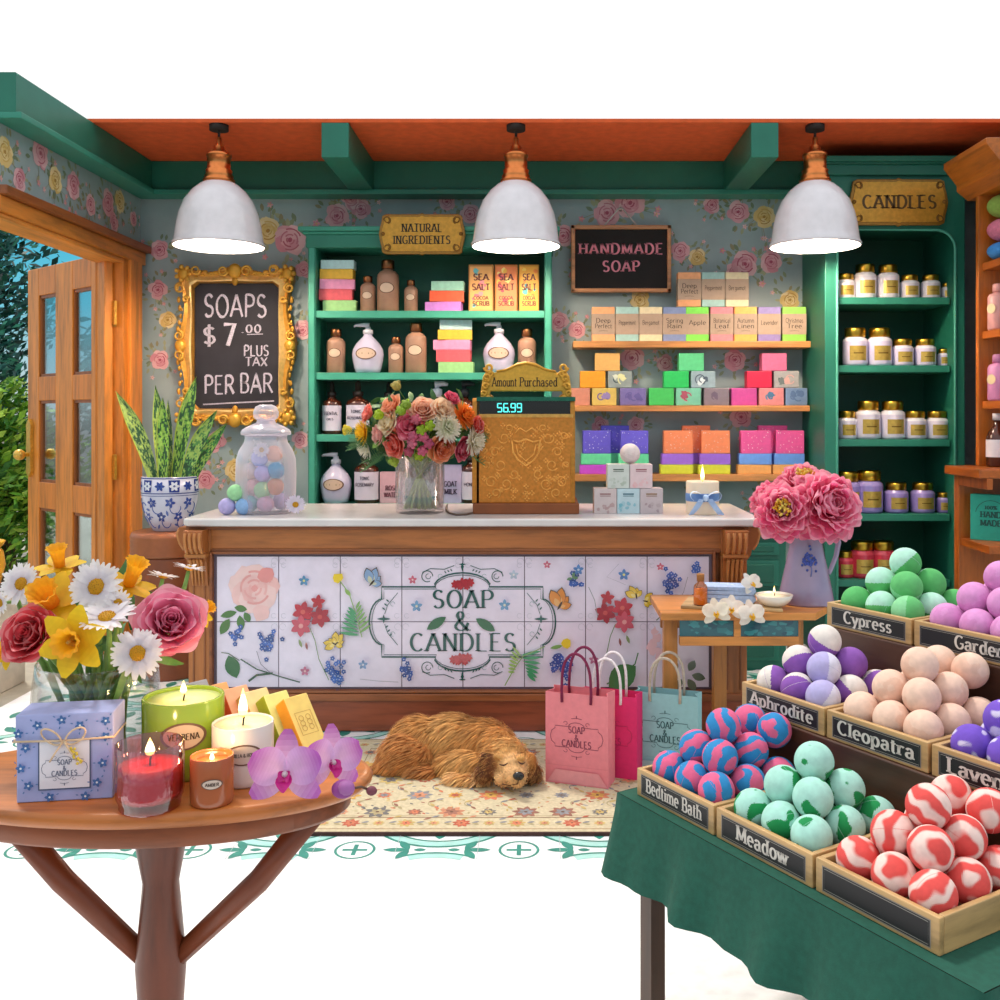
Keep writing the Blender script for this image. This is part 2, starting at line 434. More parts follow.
# ================================================================== the room
WALLC, GREEN, GREEN_D, ORANGE = C('9fb0b2'), C('2f9078'), C('14604a'), C('e2602c')
TEAL, TILE = C('2b8a7c'), C('f3f3f6')
LX, BY, CZ = -2.474, 6.2, 2.95
# floor: patterned cement tiles inside the shop, plain pale screed before them
m = MB(); YE = 3.157
m.box((LX - .12, YE, -.05), (2.86, 6.3, 0), TILE)
m.box((LX - .12, .7, -.05), (2.86, YE, -.0005), C('fbfbfb'))
fl = Flat(m, (0, 0, 0), (1, 0, 0), (0, 1, 0), .0004)
T = .53
for i in range(-5, 6):
    for j in range(0, 6):
        x, y = -.068 + i * T, 3.23 + j * T
        if y > 6.15: continue
        def ok(a, b): return LX < a < 2.8 and YE < b < 6.19
        fl.k = 0
        if ok(x, y - .07) and ok(x, y):
            fl.ring(x, y, .062, .009, TEAL, 0, 360, 24)
            for a in (0, 90): ca, sa = cos(rad(a)), sin(rad(a)); fl.line([(x - ca * .04, y - sa * .04), (x + ca * .04, y + sa * .04)], .014, TEAL)
        for dy in (T / 2, -T / 2):
            bx, by = x + T / 2, y + dy
            def arc(r, w, c):
                seg = []
                for p in A(bx, by, r, r, 0, 360, 48):
                    if ok(p[0], p[1] - .012): seg.append(p)
                    else:
                        if len(seg) > 1: fl.line(seg, w, c)
                        seg = []
                if len(seg) > 1: fl.line(seg, w, c)
            if dy > 0 or j == 0:
                arc(.222, .030, C('a9ddd6')); arc(.243, .010, TEAL); arc(.2, .009, TEAL)
                for a in range(0, 360, 45):
                    px_, py_ = bx + .125 * cos(rad(a)), by + .125 * sin(rad(a))
                    if ok(px_, py_ - .06): fl.leaf(px_ - .05 * cos(rad(a)), py_ - .05 * sin(rad(a)), .11, .05, rad(a), TEAL)
        for s in (1, -1):     # fleurs between the rings
            bx = x + T / 2 + s * .09
            if ok(bx, y):
                for da in (0, 62, -62):
                    fl.leaf(bx, y, .085 if da == 0 else .075, .03, rad(da) + (0 if s > 0 else PI), TEAL)
                fl.leaf(bx - s * .055, y, .04, .022, 0 if s > 0 else PI, TEAL)
        for k in range(2):
            gx = x + (k - .5) * T
fl.k = 60
for i in range(-6, 11):
    gx = -.068 - T / 4 + i * T / 2
    if LX < gx < 2.8: fl.line([(gx, YE), (gx, 6.19)], .002, C('c3c6cc'))
for j in range(0, 12):
    gy = 3.23 - T / 4 + T / 2 * j
    if YE < gy < 6.19: fl.line([(LX, gy), (2.8, gy)], .002, C('c3c6cc'))
struct('floor', m, 'satin')

PINKS = (C('efc3c6'), C('dc8f9c'), C('b94f66')); YELS = (C('f2dfae'), C('e2bd6a'), C('b98836'))
SAGE = [C('8f9a78'), C('7b8a6c'), C('a8aa86'), C('98906c')]
def cluster(f, x, y, r, kind, rnd):
    for i in range(16):
        a = rnd.random() * 2 * PI; q = r * (.8 + 1.1 * rnd.random())
        f.leaf(x + cos(a) * q * .8, y + sin(a) * q * .8, r * .6, r * .28, a + rnd.uniform(-.8, .8), rnd.choice(SAGE))
    for i in range(4):
        a = rnd.random() * 2 * PI; q = r * 1.9
        f.line([(x + cos(a) * r * .8, y + sin(a) * r * .8), (x + cos(a + .2) * q, y + sin(a + .2) * q)], r * .045, rnd.choice(SAGE))
        f.flower(x + cos(a + .2) * q, y + sin(a + .2) * q, r * .25, mix(PINKS[0], PINKS[1], rnd.random()), YELS[1])
    f.rose(x, y, r, *(YELS if kind else PINKS), rnd=rnd)
def wallpaper(f, spots, rnd):
    for x, y, r, k in spots: cluster(f, x, y, r, k, rnd); f.k %= 60

# back wall with its rose wallpaper
m = MB(); m.box((LX - .12, BY, 0), (2.86, BY + .1, CZ + .02), WALLC)
f = Flat(m, (0, BY, 0)); rnd = random.Random(3); sp = []
for px, py, r, k in [(337, 216, 10, 0), (361, 209, 8, 0), (351, 199, 9, 0), (268, 231, 11, 1), (290, 240, 13, 0), (607, 213, 11, 0), (630, 203, 12, 0), (680, 251, 8, 0),
                     (697, 257, 7, 1), (563, 236, 9, 0), (559, 322, 8, 0), (738, 212, 9, 0), (764, 217, 9, 1), (745, 264, 11, 0), (771, 262, 9, 0), (632, 358, 10, 0), (577, 330, 7, 0),
                     (640, 300, 8, 1), (470, 214, 8, 0), (447, 202, 7, 0), (636, 425, 7, 0), (700, 440, 8, 0), (741, 417, 9, 0), (735, 360, 9, 0), (600, 425, 7, 0), (665, 363, 7, 0),
                     (735, 272, 8, 0), (578, 275, 7, 0), (712, 205, 7, 0), (800, 222, 8, 0), (790, 300, 8, 1), (620, 500, 9, 0), (700, 495, 8, 0), (760, 500, 8, 0),
                     (160, 250, 8, 0), (158, 290, 8, 0), (168, 320, 7, 1), (160, 360, 8, 0), (215, 442, 9, 0), (236, 470, 9, 1), (300, 440, 7, 0), (303, 330, 8, 0), (304, 270, 7, 0), (200, 228, 8, 0), (232, 218, 8, 1), (205, 480, 8, 0)]:
    p = P(px, py, BY); sp.append((p.x, p.z, r * .0078, k))
wallpaper(f, sp, rnd); struct('wall_back', m, 'paint')

# left wall: only the piece over the doorway and the piece by the corner
Y0 = 4.5
m = MB(); m.box((LX - .12, Y0, 2.34), (LX, BY, CZ + .02), WALLC); m.box((LX - .12, 5.9, 0), (LX, BY, 2.34), WALLC)
f = Flat(m, (LX, 0, 0), (0, 1, 0), (0, 0, 1))
sp = [(4.62, 2.62, .07, 1), (4.75, 2.52, .06, 0), (4.95, 2.7, .08, 0), (5.1, 2.6, .07, 1), (5.3, 2.62, .075, 0), (5.5, 2.56, .06, 0), (5.72, 2.62, .08, 0), (5.88, 2.66, .07, 1), (5.8, 2.52, .06, 0), (6.08, 2.6, .05, 0)]
wallpaper(f, sp, rnd); struct('wall_left', m, 'paint')

m = MB(); m.box((2.75, 4.9, 0), (2.86, BY, CZ + .1), C('6c6a86')); struct('wall_right', m, 'paint')
CY = 5.28
m = MB(); m.box((LX - .12, CY, CZ), (2.86, BY + .1, CZ + .02), ORANGE); struct('ceiling', m, 'matte')

# green beams and mouldings
m = MB(); m.box((LX, 6.08, 2.77), (2.75, BY, CZ), C('1f7560')); m.box((LX, 6.05, 2.742), (2.75, BY, 2.772), C('35907a')); struct('trim_1', m, 'paint', bevel=.004)
m = MB(); m.box((LX, Y0, 2.77), (-2.36, 6.08, CZ), C('1f7560')); m.box((LX, Y0, 2.742), (-2.335, 6.05, 2.772), C('35907a')); struct('trim_2', m, 'paint', bevel=.004)
m = MB(); m.box((2.6, 4.9, 2.77), (2.75, 6.08, CZ), C('1f7560')); m.box((2.57, 4.9, 2.742), (2.75, 6.05, 2.772), C('35907a')); struct('trim_3', m, 'paint', bevel=.004)
for i, (a, b) in enumerate(((-1.155, -1.01), (1.115, 1.26))):
    m = MB(); m.box((a, CY, 2.765), (b, 6.09, CZ), C('1f7560')); struct('trim_%d' % (4 + i), m, 'paint', bevel=.005)

# door casing
OAK, OAK_D = C('dc8630'), C('a85a1e')
m = MB()
m.box((LX - .14, Y0, 2.325), (LX + .045, 6.165, 2.40), C('d07e2a')); m.box((LX - .14, Y0, 2.40), (LX + .075, 6.18, 2.445), C('8f4c1c'))
m.box((LX - .14, Y0, 2.30), (LX + .03, 5.9, 2.325), C('e08e38'))
struct('trim_6', m, 'wood_y', bevel=.006)
m = MB(); m.box((LX - .14, 5.87, 0), (LX + .03, 6.15, 2.33), C('cc7826')); m.box((LX - .02, 5.93, 0), (LX + .05, 6.1, 2.33), C('dc8630')); struct('trim_7', m, 'wood_z', bevel=.006)

# glazed door leaf, swung outwards
hx, hy = -2.515, 5.83; ang = math.atan2(.6553, -.7555); W = 1.06
d = thing('door_1', 'glazed oak door standing open with brass knob and small panes', 'door', (hx, hy, 0), rz=ang); d['kind'] = 'structure'
del d['label']; del d['category']
m = MB(); us = [0, .168, .417, .651, .896, W]; zs = [.02, .22, .813, .978, 1.4965, 1.649, 2.168, 2.345]
for a, b in ((0, 1), (2, 3), (4, 5)): m.box((us[a], -.025, .02), (us[b], .025, 2.345), OAK)
for a, b in ((0, 1), (2, 3), (4, 5), (6, 7)):
    for k in (1, 3): m.box((us[k], -.0245, zs[a]), (us[k + 1], .0245, zs[b]), C('d67e2a'))
part('frame', m, 'wood_z', d, bevel=.004)
for k in (1, 3):
    for a in (1, 3, 5):
        m = MB(); m.box((us[k], -.004, zs[a]), (us[k + 1], .004, zs[a + 1]), C('ffffff')); pn = part('pane', m, 'pane', d)
        m = MB(); x0, x1, z0, z1 = us[k], us[k + 1], zs[a], zs[a + 1]
        for q in ((x0, z0, x0 + .018, z1), (x1 - .018, z0, x1, z1), (x0, z0, x1, z0 + .018), (x0, z1 - .018, x1, z1)): m.box((q[0], -.015, q[1]), (q[2], .015, q[3]), C('96501c'))
        part('bead', m, 'wood_z', d)
m = MB()
m.prism([(-.035, -.15), (-.02, -.17), (0, -.185), (.02, -.17), (.035, -.15), (.028, -.06), (.036, 0), (.028, .06), (.035, .15), (.02, .17), (0, .19), (-.02, .17), (-.035, .15), (-.028, .06), (-.036, 0), (-.028, -.06)], .02, C('e0b04a'), (W - .055, .045, 1.19), (-1, 0, 0), (0, 0, 1))
m.at((W - .055, .1, 1.15)).sphere((0, 0, 0), .036, C('e8bc5a'), 16, 10); m.tube([(0, -.07, 0), (0, 0, 0)], .014, C('d8a840'))
m.M = Matrix(); m.at((W - .055, -.1, 1.15)).sphere((0, 0, 0), .036, C('e8bc5a'), 16, 10); m.tube([(0, .07, 0), (0, 0, 0)], .014, C('d8a840'))
part('handle', m, 'brass', d)
for z in (2.0, 1.1):
    m = MB(); m.box((-.03, -.035, z - .07), (.035, -.02, z + .07), C('c9963a')); m.tube([(-.0, -.035, z - .075), (0, -.035, z + .075)], .011, C('d8a84a')); part('hinge', m, 'brass', d)
d['kind'] = 'structure'

# ------------------------------------------------------------------ outside
m = MB(); m.box((-14, 3.0, -.12), (LX - .12, 16, -.02), C('b9b4a6')); struct('ground', m, 'matte')
m = MB(); m.box((-5.2, 5.0, -.02), (-2.75, 5.35, .46), C('c9c2b4')); struct('garden_wall', m, 'matte', bevel=.01)
def tree(name, label, x, y, z0, z1, rx, cols, n, leaf, seed, group=None, sy=None):
    rnd = random.Random(seed); t = thing(name, label, 'tree' if 'tree' in name else 'shrub', (x, y, -.02), group)
    m = MB(); sy = sy or rx * .7
    for i in range(n):
        a, b = rnd.random() * 2 * PI, rnd.uniform(-1, 1); q = rnd.random() ** .4
        lump = 1 + .25 * sin(3 * a + 5 * b)
        c = Vector((cos(a) * math.sqrt(1 - b * b) * rx * q * lump, sin(a) * math.sqrt(1 - b * b) * sy * q * lump, (z0 + z1) / 2 + b * (z1 - z0) / 2 * q))
        nx = Vector((rnd.gauss(0, 1), rnd.gauss(0, 1), rnd.gauss(0, 1) + .6)).normalized(); tx = nx.orthogonal().normalized(); ty = nx.cross(tx)
        l = leaf * rnd.uniform(.6, 1.3); col = jit(rnd.choice(cols), .3, rnd)
        m.add([c - tx * l, c + ty * l * .45, c + tx * l, c - ty * l * .45], [(0, 1, 2, 3)], col)
    part('foliage', m, 'leaf', t)
    m = MB(); m.tube([(0, 0, 0), (.05, 0, z0 * .6), (0, .05, (z0 + z1) / 2)], [.12, .09, .03], C('5a4530')); part('trunk', m, 'matte', t)
    return t
tree('garden_tree', 'tall dark teal-green tree outside the doorway beside the sky', -6.15, 10.5, 1.0, 4.2, .95, [C('1f5a56'), C('2b7068'), C('174a44'), C('3d8a70')], 8000, .06, 1)
tree('garden_tree', 'blue-green tree far outside seen through the upper door panes', -4.7, 12.5, .8, 2.9, 1.1, [C('4a8a8a'), C('6aa6a8'), C('36706e')], 2600, .1, 2)
tree('garden_shrub', 'bright yellow-green bush below the dark tree outside the door', -4.42, 8.2, .12, 1.75, .6, [C('7fae2e'), C('5d9428'), C('a2c244'), C('3f7a26')], 5200, .05, 3)
tree('garden_shrub', 'mid green bush outside seen through the middle door panes', -3.6, 9.6, .2, 1.5, .75, [C('5f9a3e'), C('7fb65a'), C('3f7a3a')], 2600, .06, 4)
tree('garden_shrub', 'low dark green bush by the stone wall outside', -5.3, 7.4, .15, 1.15, .6, [C('3f7a26'), C('2d5e2a'), C('5d9428')], 2200, .05, 5)
t = thing('garden_pot', 'yellow clay pot on the low stone wall outside the door', 'plant pot', (-2.93, 5.2, .46))
m = MB(); m.lathe([(.07, 0), (.11, .06), (.135, .16), (.125, .23), (.11, .25), (.125, .265), (.135, .285), (.12, .29), (.09, .25)], C('d9a12c'), 24, rib=0); part('body', m, 'satin', t)
m = MB(); m.sphere((0, 0, .22), .1, C('4a3524'), 14, 8, (1, 1, .3)); part('soil', m, 'matte', t)
# ================================================================== lamps, signs, cabinets
LD = 5.33
for i, (px, w) in enumerate(((219, 'leftmost, over the gilt chalkboard'), (516, 'middle one, in front of the gold plaque shelf'), (815, 'rightmost, before the candle cabinet'))):
    x = (px - 540) * LD / 1000; z0 = CAMH + (415 - 246) * LD / 1000
    if i == 0:
        t = thing('pendant_lamp', 'white dome pendant lamp with copper neck, ' + w, 'lamp', (x, LD, z0), 'white dome pendants'); lamp0 = t
        pr = [(.239, 0), (.241, .008), (.232, .018), (.226, .05), (.218, .11), (.205, .17), (.18, .235), (.14, .29), (.1, .325), (.072, .34), (.06, .345)]
        m = MB(); m.lathe(pr + [(q[0] - .006, q[1] - .004) for q in reversed(pr)], C('ece6ec'), 48, cap=False); part('shade', m, 'gloss', t)
        m = MB(); m.lathe([(.08, .335), (.084, .35), (.07, .362), (.076, .37), (.066, .385), (.07, .4), (.06, .41), (.06, .47), (.066, .475), (.064, .49), (.045, .5), (.03, .505), (.028, .53), (.014, .54), (.014, .575), (.008, .58)], C('d9824a'), 32); part('neck', m, 'metal', t)
        m = MB(); m.tube([(0, 0, .575), (0, 0, CZ - z0)], .007, C('2a201c'), 8); m.lathe([(.05, CZ - z0 - .03), (.05, CZ - z0)], C('2a201c'), 20); part('cord', m, 'matte', t)
        m = MB(); m.sphere((0, 0, .2), .05, C('ffe2b0'), 18, 12, (1, 1, 1.2)); part('bulb', m, 'bulb', t); m = MB(); m.lathe([(.03, .25), (.03, .34)], C('c9a070'), 14); part('socket', m, 'metal', t)
    else:
        dup(lamp0, (x, LD, z0), 'white dome pendant lamp with copper neck, ' + w)
    l = bpy.data.lights.new('lamp_light', 'POINT'); l.energy = 34; l.color = (1, .8, .58); l.shadow_soft_size = .06
    o = bpy.data.objects.new('lamp_light', l); COL.objects.link(o); o.location = (x, LD, z0 + .08)

def plaque(name, label, cx, cy, w, h, d, lines, lh, tcol, lw):
    """an ornate gold plate; sizes in photo pixels at its distance"""
    k = d / 1000; c = P(cx, cy, d); W2, H2 = w * k / 2, h * k / 2
    t = thing(name, label, 'sign', (c.x, c.y, c.z), 'gold name plates')
    def outline(g):
        a, b = W2 - g, H2 - g; n = .35 * b; pts = []
        q = [(-a + n * .9, -b), (-.06 * a, -b), (0, -b - .06 * H2), (.06 * a, -b), (a - n * .9, -b), (a - n * .35, -b + n * .25), (a - n * .25, -b + n * 1.1), (a - n * .05, -b * .35), (a + n * .12, 0)]
        pts = q + [(x, -y) for x, y in reversed(q[:-1])]
        pts = [(x, y) for x, y in pts]
        left = [(-a - n * .12, 0), (-a + n * .05, -b * .35), (-a + n * .25, -b + n * 1.1), (-a + n * .35, -b + n * .25)]
        left = [(-x_, y_) for x_, y_ in [(-p[0], -p[1]) for p in left]]
        return pts + [(-a + n * .35, b - n * .25), (-a + n * .25, b - n * 1.1), (-a + n * .05, b * .35), (-a - n * .12, 0), (-a + n * .05, -b * .35), (-a + n * .25, -b + n * 1.1), (-a + n * .35, -b + n * .25)]
    m = MB(); m.prism(outline(0), .022, C('a8772e'), (0, 0, 0)); part('plate', m, 'gilt', t, bevel=.004)
    m = MB(); m.prism(outline(.016), .006, C('d89c38'), (0, -.006, 0)); pn = part('panel', m, 'gilt', t, bevel=.002)
    m = MB()
    for sx in (-1, 1):
        for sz in (-1, 1):
            for r, a0 in ((.02, 0), (.013, 120)):
                m.tube([(sx * (W2 - .045) + sx * x, -.008, sz * (H2 - .038) + sz * y) for x, y in A(0, 0, r, r, a0, a0 + 250, 10)], .0035, C('8f6426'), 6)
        m.sphere((sx * (W2 - .02), -.006, 0), .012, C('8f6426'), 10, 8)
    part('scroll', m, 'gilt', t)
    m = MB()
    for i, s in enumerate(lines): m = MB(); text(m, s, (0, -.0068, -lh * k * .5 - (i - (len(lines) - 1) / 2) * lh * k * 1.5), (1, 0, 0), (0, 0, 1), lh * k, tcol, .2, .09, .13, .12, lw[i] * k); part('lettering', m, 'print', pn)
    return t
plaque('shop_sign', 'gold plaque reading NATURAL INGREDIENTS on top of the green shelf unit', 422, 234, 85, 40, 5.785, ['NATURAL', 'INGREDIENTS'], 8, C('33260f'), [40, 57])
plaque('shop_sign', 'gold plaque reading CANDLES on the tall green cabinet', 899, 202, 97, 46, 5.67, ['CANDLES'], 13, C('5e4318'), [74])

# gilt-framed price board on the back wall
def price_board():
    d = 6.14; k = d / 1000; cx, cy = 237, 346
    t = thing('price_chalkboard', 'chalkboard in ornate gilt frame pricing soap at seven dollars', 'chalkboard', (P(cx, cy, d)))
    iw, ih = 42 * k, 62.5 * k
    m = MB(); m.box((-iw - .02, 0, -ih - .02), (iw + .02, .03, ih + .02), C('2a2830')); part('slate', m, 'slate', t)
    ow, oh = 59 * k, 79 * k
    def edge(n=60):
        pts = []
        for i in range(n):
            a = 2 * PI * i / n; ca, sa = cos(a), sin(a)
            s = 1 / max(abs(ca) / ow, abs(sa) / oh); x, y = ca * s, sa * s
            tx, ty = x / ow, y / oh
            dip = 0
            if abs(tx) > .999: dip = .022 * (1 - cos(2 * PI * ty)) / 2 * (1 if abs(ty) > .3 else .55) ; x -= math.copysign(.045 * (sin(PI * (abs(ty) - .12) / .76) if .12 < abs(ty) < .88 else 0), x)
            if abs(ty) > .999: y -= math.copysign(.035 * (sin(PI * (abs(tx) - .16) / .66) if .16 < abs(tx) < .82 else 0), y)
            pts.append((x, y))
        return pts
    m = MB(); E = edge(); n = len(E)
    rings = []
    for g, dep in ((0, .03), (0, -.015), (.12, -.04), (.45, -.03), (.8, -.045), (.9, -.04), (1, -.012), (1, .02)):
        ring = []
        for x, y in E:
            s = min(iw / abs(x) if x else 9, ih / abs(y) if y else 9)
            ix, iy = x * s, y * s
            ring.append((x + (ix - x) * g, dep, y + (iy - y) * g))
        rings.append(ring)
    for a, b, c in zip(rings, rings[1:], ['b87a20', 'd8982c', 'dc9a38', 'f2c474', 'f6cf88', 'c88c38', '8a5a20']):
        m.add(a + b, [(i, n + i, n + (i + 1) % n, (i + 1) % n) for i in range(n)], C(c), False)
    part('frame', m, 'gilt', t)
    m = MB(); rr = random.Random(5)
    def scroll(x, y, r, a0, sg, turns=1.35, c='eab24a'):
        pts = [(x + r * (1 - .6 * i / 18) * cos(a0 + sg * turns * 2 * PI * i / 18), -.05, y + r * (1 - .6 * i / 18) * sin(a0 + sg * turns * 2 * PI * i / 18)) for i in range(19)]
        m.tube(pts, [.009 * (1 - .5 * i / 18) for i in range(19)], C(c), 7)
    for sx in (-1, 1):
        for sy in (-1, 1):
            X0, Y0_ = sx * (ow - .045), sy * (oh - .045)
            m.sphere((X0, -.035, Y0_), .036, C('e2a63a'), 14, 10, (1, .5, 1))
            for j in range(7):
                a = 2 * PI * j / 7; m.sphere((X0 + .042 * cos(a), -.04, Y0_ + .042 * sin(a)), .015, jit(C('eab54c')), 8, 6)
            scroll(X0 - sx * .08, Y0_ + sy * .02, .03, 0, sx); scroll(X0 + sx * .015, Y0_ - sy * .09, .03, PI / 2, sy)
            scroll(X0 - sx * .02, Y0_ - sy * .16, .02, 0, -sx)
            for j in range(5):
                m.sphere((X0 + sx * (.028 - .006 * j), -.035, Y0_ - sy * (.16 + .05 * j)), .014 - .0014 * j, jit(C('dc9e34')), 8, 6, (.8, .6, 1.5))
                m.sphere((X0 - sx * (.13 + .04 * j), -.035, Y0_ + sy * (.012 - .008 * j)), .013 - .0014 * j, jit(C('dc9e34')), 8, 6, (1.5, .6, .8))
    for sx in (-1, 1):
        m.sphere((sx * (ow - .028), -.04, 0), .035, C('e8ae40'), 12, 8, (1, .6, 1.1))
        for q in (-1, 1):
            scroll(sx * (ow - .02), q * .06, .03, PI / 2 * q, sx * q)
            for j in range(4): m.sphere((sx * (ow - .012 - .008 * j), -.035, q * (.1 + .04 * j)), .014 - .002 * j, jit(C('e0a43a')), 8, 6, (.8, .6, 1.4))
    for sy in (-1, 1):
        m.sphere((0, -.045, sy * (oh - .03)), .042, C('e8ae40'), 12, 8, (1, .6, 1.1)); m.sphere((0, -.04, sy * (oh - .09)), .02, C('d0922e'), 10, 8, (1, .6, 1.5))
        for q in (-1, 1):
            scroll(q * .07, sy * (oh - .03), .032, 0, q * sy)
            for j in range(4): m.sphere((q * (.12 + .04 * j), -.035, sy * (oh - .04 - .008 * j)), .014 - .002 * j, jit(C('e0a43a')), 8, 6, (1.5, .6, .8))
    part('carving', m, 'gilt', t)
    m = MB(); ch = C('d8cede'); rw = random.Random(9)
    def w(s, px, py, hh, ww, al=.5, t_=.1):
        o = ((px - cx) * k, -.0008, (cy - py) * k)
        for j in range(2): text(m, s, (o[0] + j * .004, o[1] - .0002 * j, o[2] + j * .003), (1, 0, 0), (0, 0, 1), hh * k, jit(ch, .1), t_, t_ * .8, 0, .1, ww * k, al, .05, rw)
    w('SOAPS', 235, 317, 22, 63, t_=.095); w('$', 209, 346, 20, 14, t_=.1); w('7', 229, 346, 21, 14, t_=.17); w('.00', 251, 333, 8, 20, t_=.1); w('PLUS', 256, 356, 10.5, 25); w('TAX', 256, 366, 8.5, 22); w('PER', 219, 394, 18, 30); w('BAR', 256, 393, 19, 33)
    ribbon(m, [((203 - cx) * k, -.001, (cy - 404.5) * k), ((230 - cx) * k, -.001, (cy - 403) * k), ((274 - cx) * k, -.001, (cy - 401) * k)], .008, ch)
    ribbon(m, [((247 - cx) * k, -.001, (cy - 334.5) * k), ((263 - cx) * k, -.001, (cy - 334) * k)], .005, ch)
    part('chalk_writing', m, 'chalk', t)
price_board()

# hanging sign HANDMADE SOAP
d = 6.14; k = d / 1000; cx, cy = 621, 259
t = thing('hanging_sign', 'black hanging sign in thin wooden frame reading HANDMADE SOAP', 'sign', P(cx, cy, d))
m = MB(); m.box((-46 * k, 0, -30 * k), (46 * k, .02, 30 * k), C('1c1716')); part('board', m, 'slate', t)
m = MB(); a, b, g = 50 * k, 33.5 * k, 4 * k
for q in ((-a, -b, a, -b + g), (-a, b - g, a, b), (-a, -b, -a + g, b), (a - g, -b, a, b)): m.box((q[0], -.018, q[1]), (q[2], .024, q[3]), C('c98a5a'))
part('frame', m, 'wood_x', t, bevel=.004)
m = MB(); text(m, 'HANDMADE', (0, -.0012, 5 * k), (1, 0, 0), (0, 0, 1), 10.5 * k, C('e58a9c'), .2, .1, .08, .17, 84 * k); part('lettering', m, 'print', t); m = MB(); text(m, 'SOAP', (0, -.0012, -12.5 * k), (1, 0, 0), (0, 0, 1), 10.5 * k, C('e58a9c'), .2, .1, .08, .17, 37 * k); part('lettering', m, 'print', t)
m = MB(); m.tube([(-18 * k, -.004, b - .01), (-2 * k, .02, 51 * k), (0, .03, 51.5 * k), (2 * k, .02, 51 * k), (17 * k, -.004, b - .01)], .0045, C('cfc6c0'), 6); part('string', m, 'matte', t)
m = MB(); m.sphere((0, .04, 51 * k), .012, C('b0a8a0'), 10, 8); part('nail', m, 'metal', t)

# ---------------------------------------------------- green open shelf unit
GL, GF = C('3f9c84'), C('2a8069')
def zz(py, d): return CAMH + (415 - py) * d / 1000
def xx(px, d): return (px - 540) * d / 1000
SD = 5.86
t = thing('shelf_unit', 'green painted open shelf unit full of soaps and bottles behind the counter', 'shelving', (xx(428, SD), SD + .15, 0))
x0, x1 = xx(308, SD), xx(552, SD); zt = zz(247, SD)
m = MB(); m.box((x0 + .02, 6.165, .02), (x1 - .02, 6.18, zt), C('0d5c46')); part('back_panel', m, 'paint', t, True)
for a in (x0, x1 - .045):
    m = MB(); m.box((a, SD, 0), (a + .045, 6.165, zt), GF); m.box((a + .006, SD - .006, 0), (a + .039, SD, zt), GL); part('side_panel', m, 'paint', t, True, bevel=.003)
ZS = [zz(310.5, SD), zz(372.5, SD), zz(434.5, SD), zz(504.5, SD)]
for z in ZS + [.45]:
    m = MB(); m.box((x0 + .045, SD + .008, z - .042), (x1 - .045, 6.165, z), GL); part('shelf', m, 'paint', t, True, bevel=.003)
m = MB(); m.box((x0 - .01, SD - .01, zt - .005), (x1 + .01, 6.18, zz(232, SD)), GF); m.box((x0 - .05, SD - .045, zz(232, SD)), (x1 + .045, 6.18, zz(227.5, SD)), GL); m.box((x0 - .025, SD - .025, zz(234.5, SD)), (x1 + .02, 6.18, zz(232, SD)), GL); part('cornice', m, 'paint', t, True, bevel=.004)

# ---------------------------------------------------- tall candle cabinet
KD = 5.7
kx0, kx1 = xx(825, KD), xx(965, KD); ztop = zz(160, KD); ix0, ix1 = xx(837, KD), xx(955, KD); zarch = zz(230, KD)
t = thing('candle_cabinet', 'tall green cabinet with rounded opening and shelves of candle jars', 'cabinet', ((kx0 + kx1) / 2, 5.95, 0))
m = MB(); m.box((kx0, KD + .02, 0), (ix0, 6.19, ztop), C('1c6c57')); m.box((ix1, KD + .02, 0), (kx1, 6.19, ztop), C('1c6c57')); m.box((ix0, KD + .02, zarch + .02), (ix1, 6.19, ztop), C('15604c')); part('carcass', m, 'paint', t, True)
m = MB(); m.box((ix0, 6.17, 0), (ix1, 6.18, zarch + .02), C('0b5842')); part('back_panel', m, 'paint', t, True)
r = .11
arch = [(kx0, 0), (ix0, 0), (ix0, zarch)] + [(ix1 - r + r * cos(rad(90 - q)), zarch - r + r * sin(rad(90 - q))) for q in range(0, 91, 10)] + [(ix1, 0), (kx1, 0), (kx1, ztop), (kx0, ztop)]
m = MB(); m.prism(arch, .022, C('217560'), (0, KD, 0)); part('face_frame', m, 'paint', t, True, bevel=.004)
m = MB(); ed = [(ix0, KD - .002, .3), (ix0, KD - .002, zarch)] + [(ix1 - r + r * cos(rad(90 - q)), KD - .002, zarch - r + r * sin(rad(90 - q))) for q in range(0, 91, 10)] + [(ix1, KD - .002, .3)]
m.tube(ed, .008, C('58b39a'), 6); part('bead', m, 'paint', t, True)
m = MB(); m.box((kx0 - .02, KD - .03, zz(176, KD)), (kx1 + .03, 6.19, zz(165, KD)), C('217560')); m.box((kx0 - .05, KD - .07, zz(164, KD)), (kx1 + .07, 6.19, zz(158.5, KD)), C('2a8069')); m.box((kx0 - .035, KD - .05, zz(166, KD)), (kx1 + .05, 6.19, zz(163.5, KD)), C('1c6c57')); part('cornice', m, 'paint', t, True, bevel=.005)
KZ = [zz(q, KD + .05) for q in (297.5, 365.5, 439.5, 514, 579.5)] + [.25]
for z in KZ:
    m = MB(); m.box((ix0 + .012, KD + .04, z - .04), (ix1 - .012, 6.17, z), C('2a8069')); part('shelf', m, 'paint', t, True, bevel=.003)

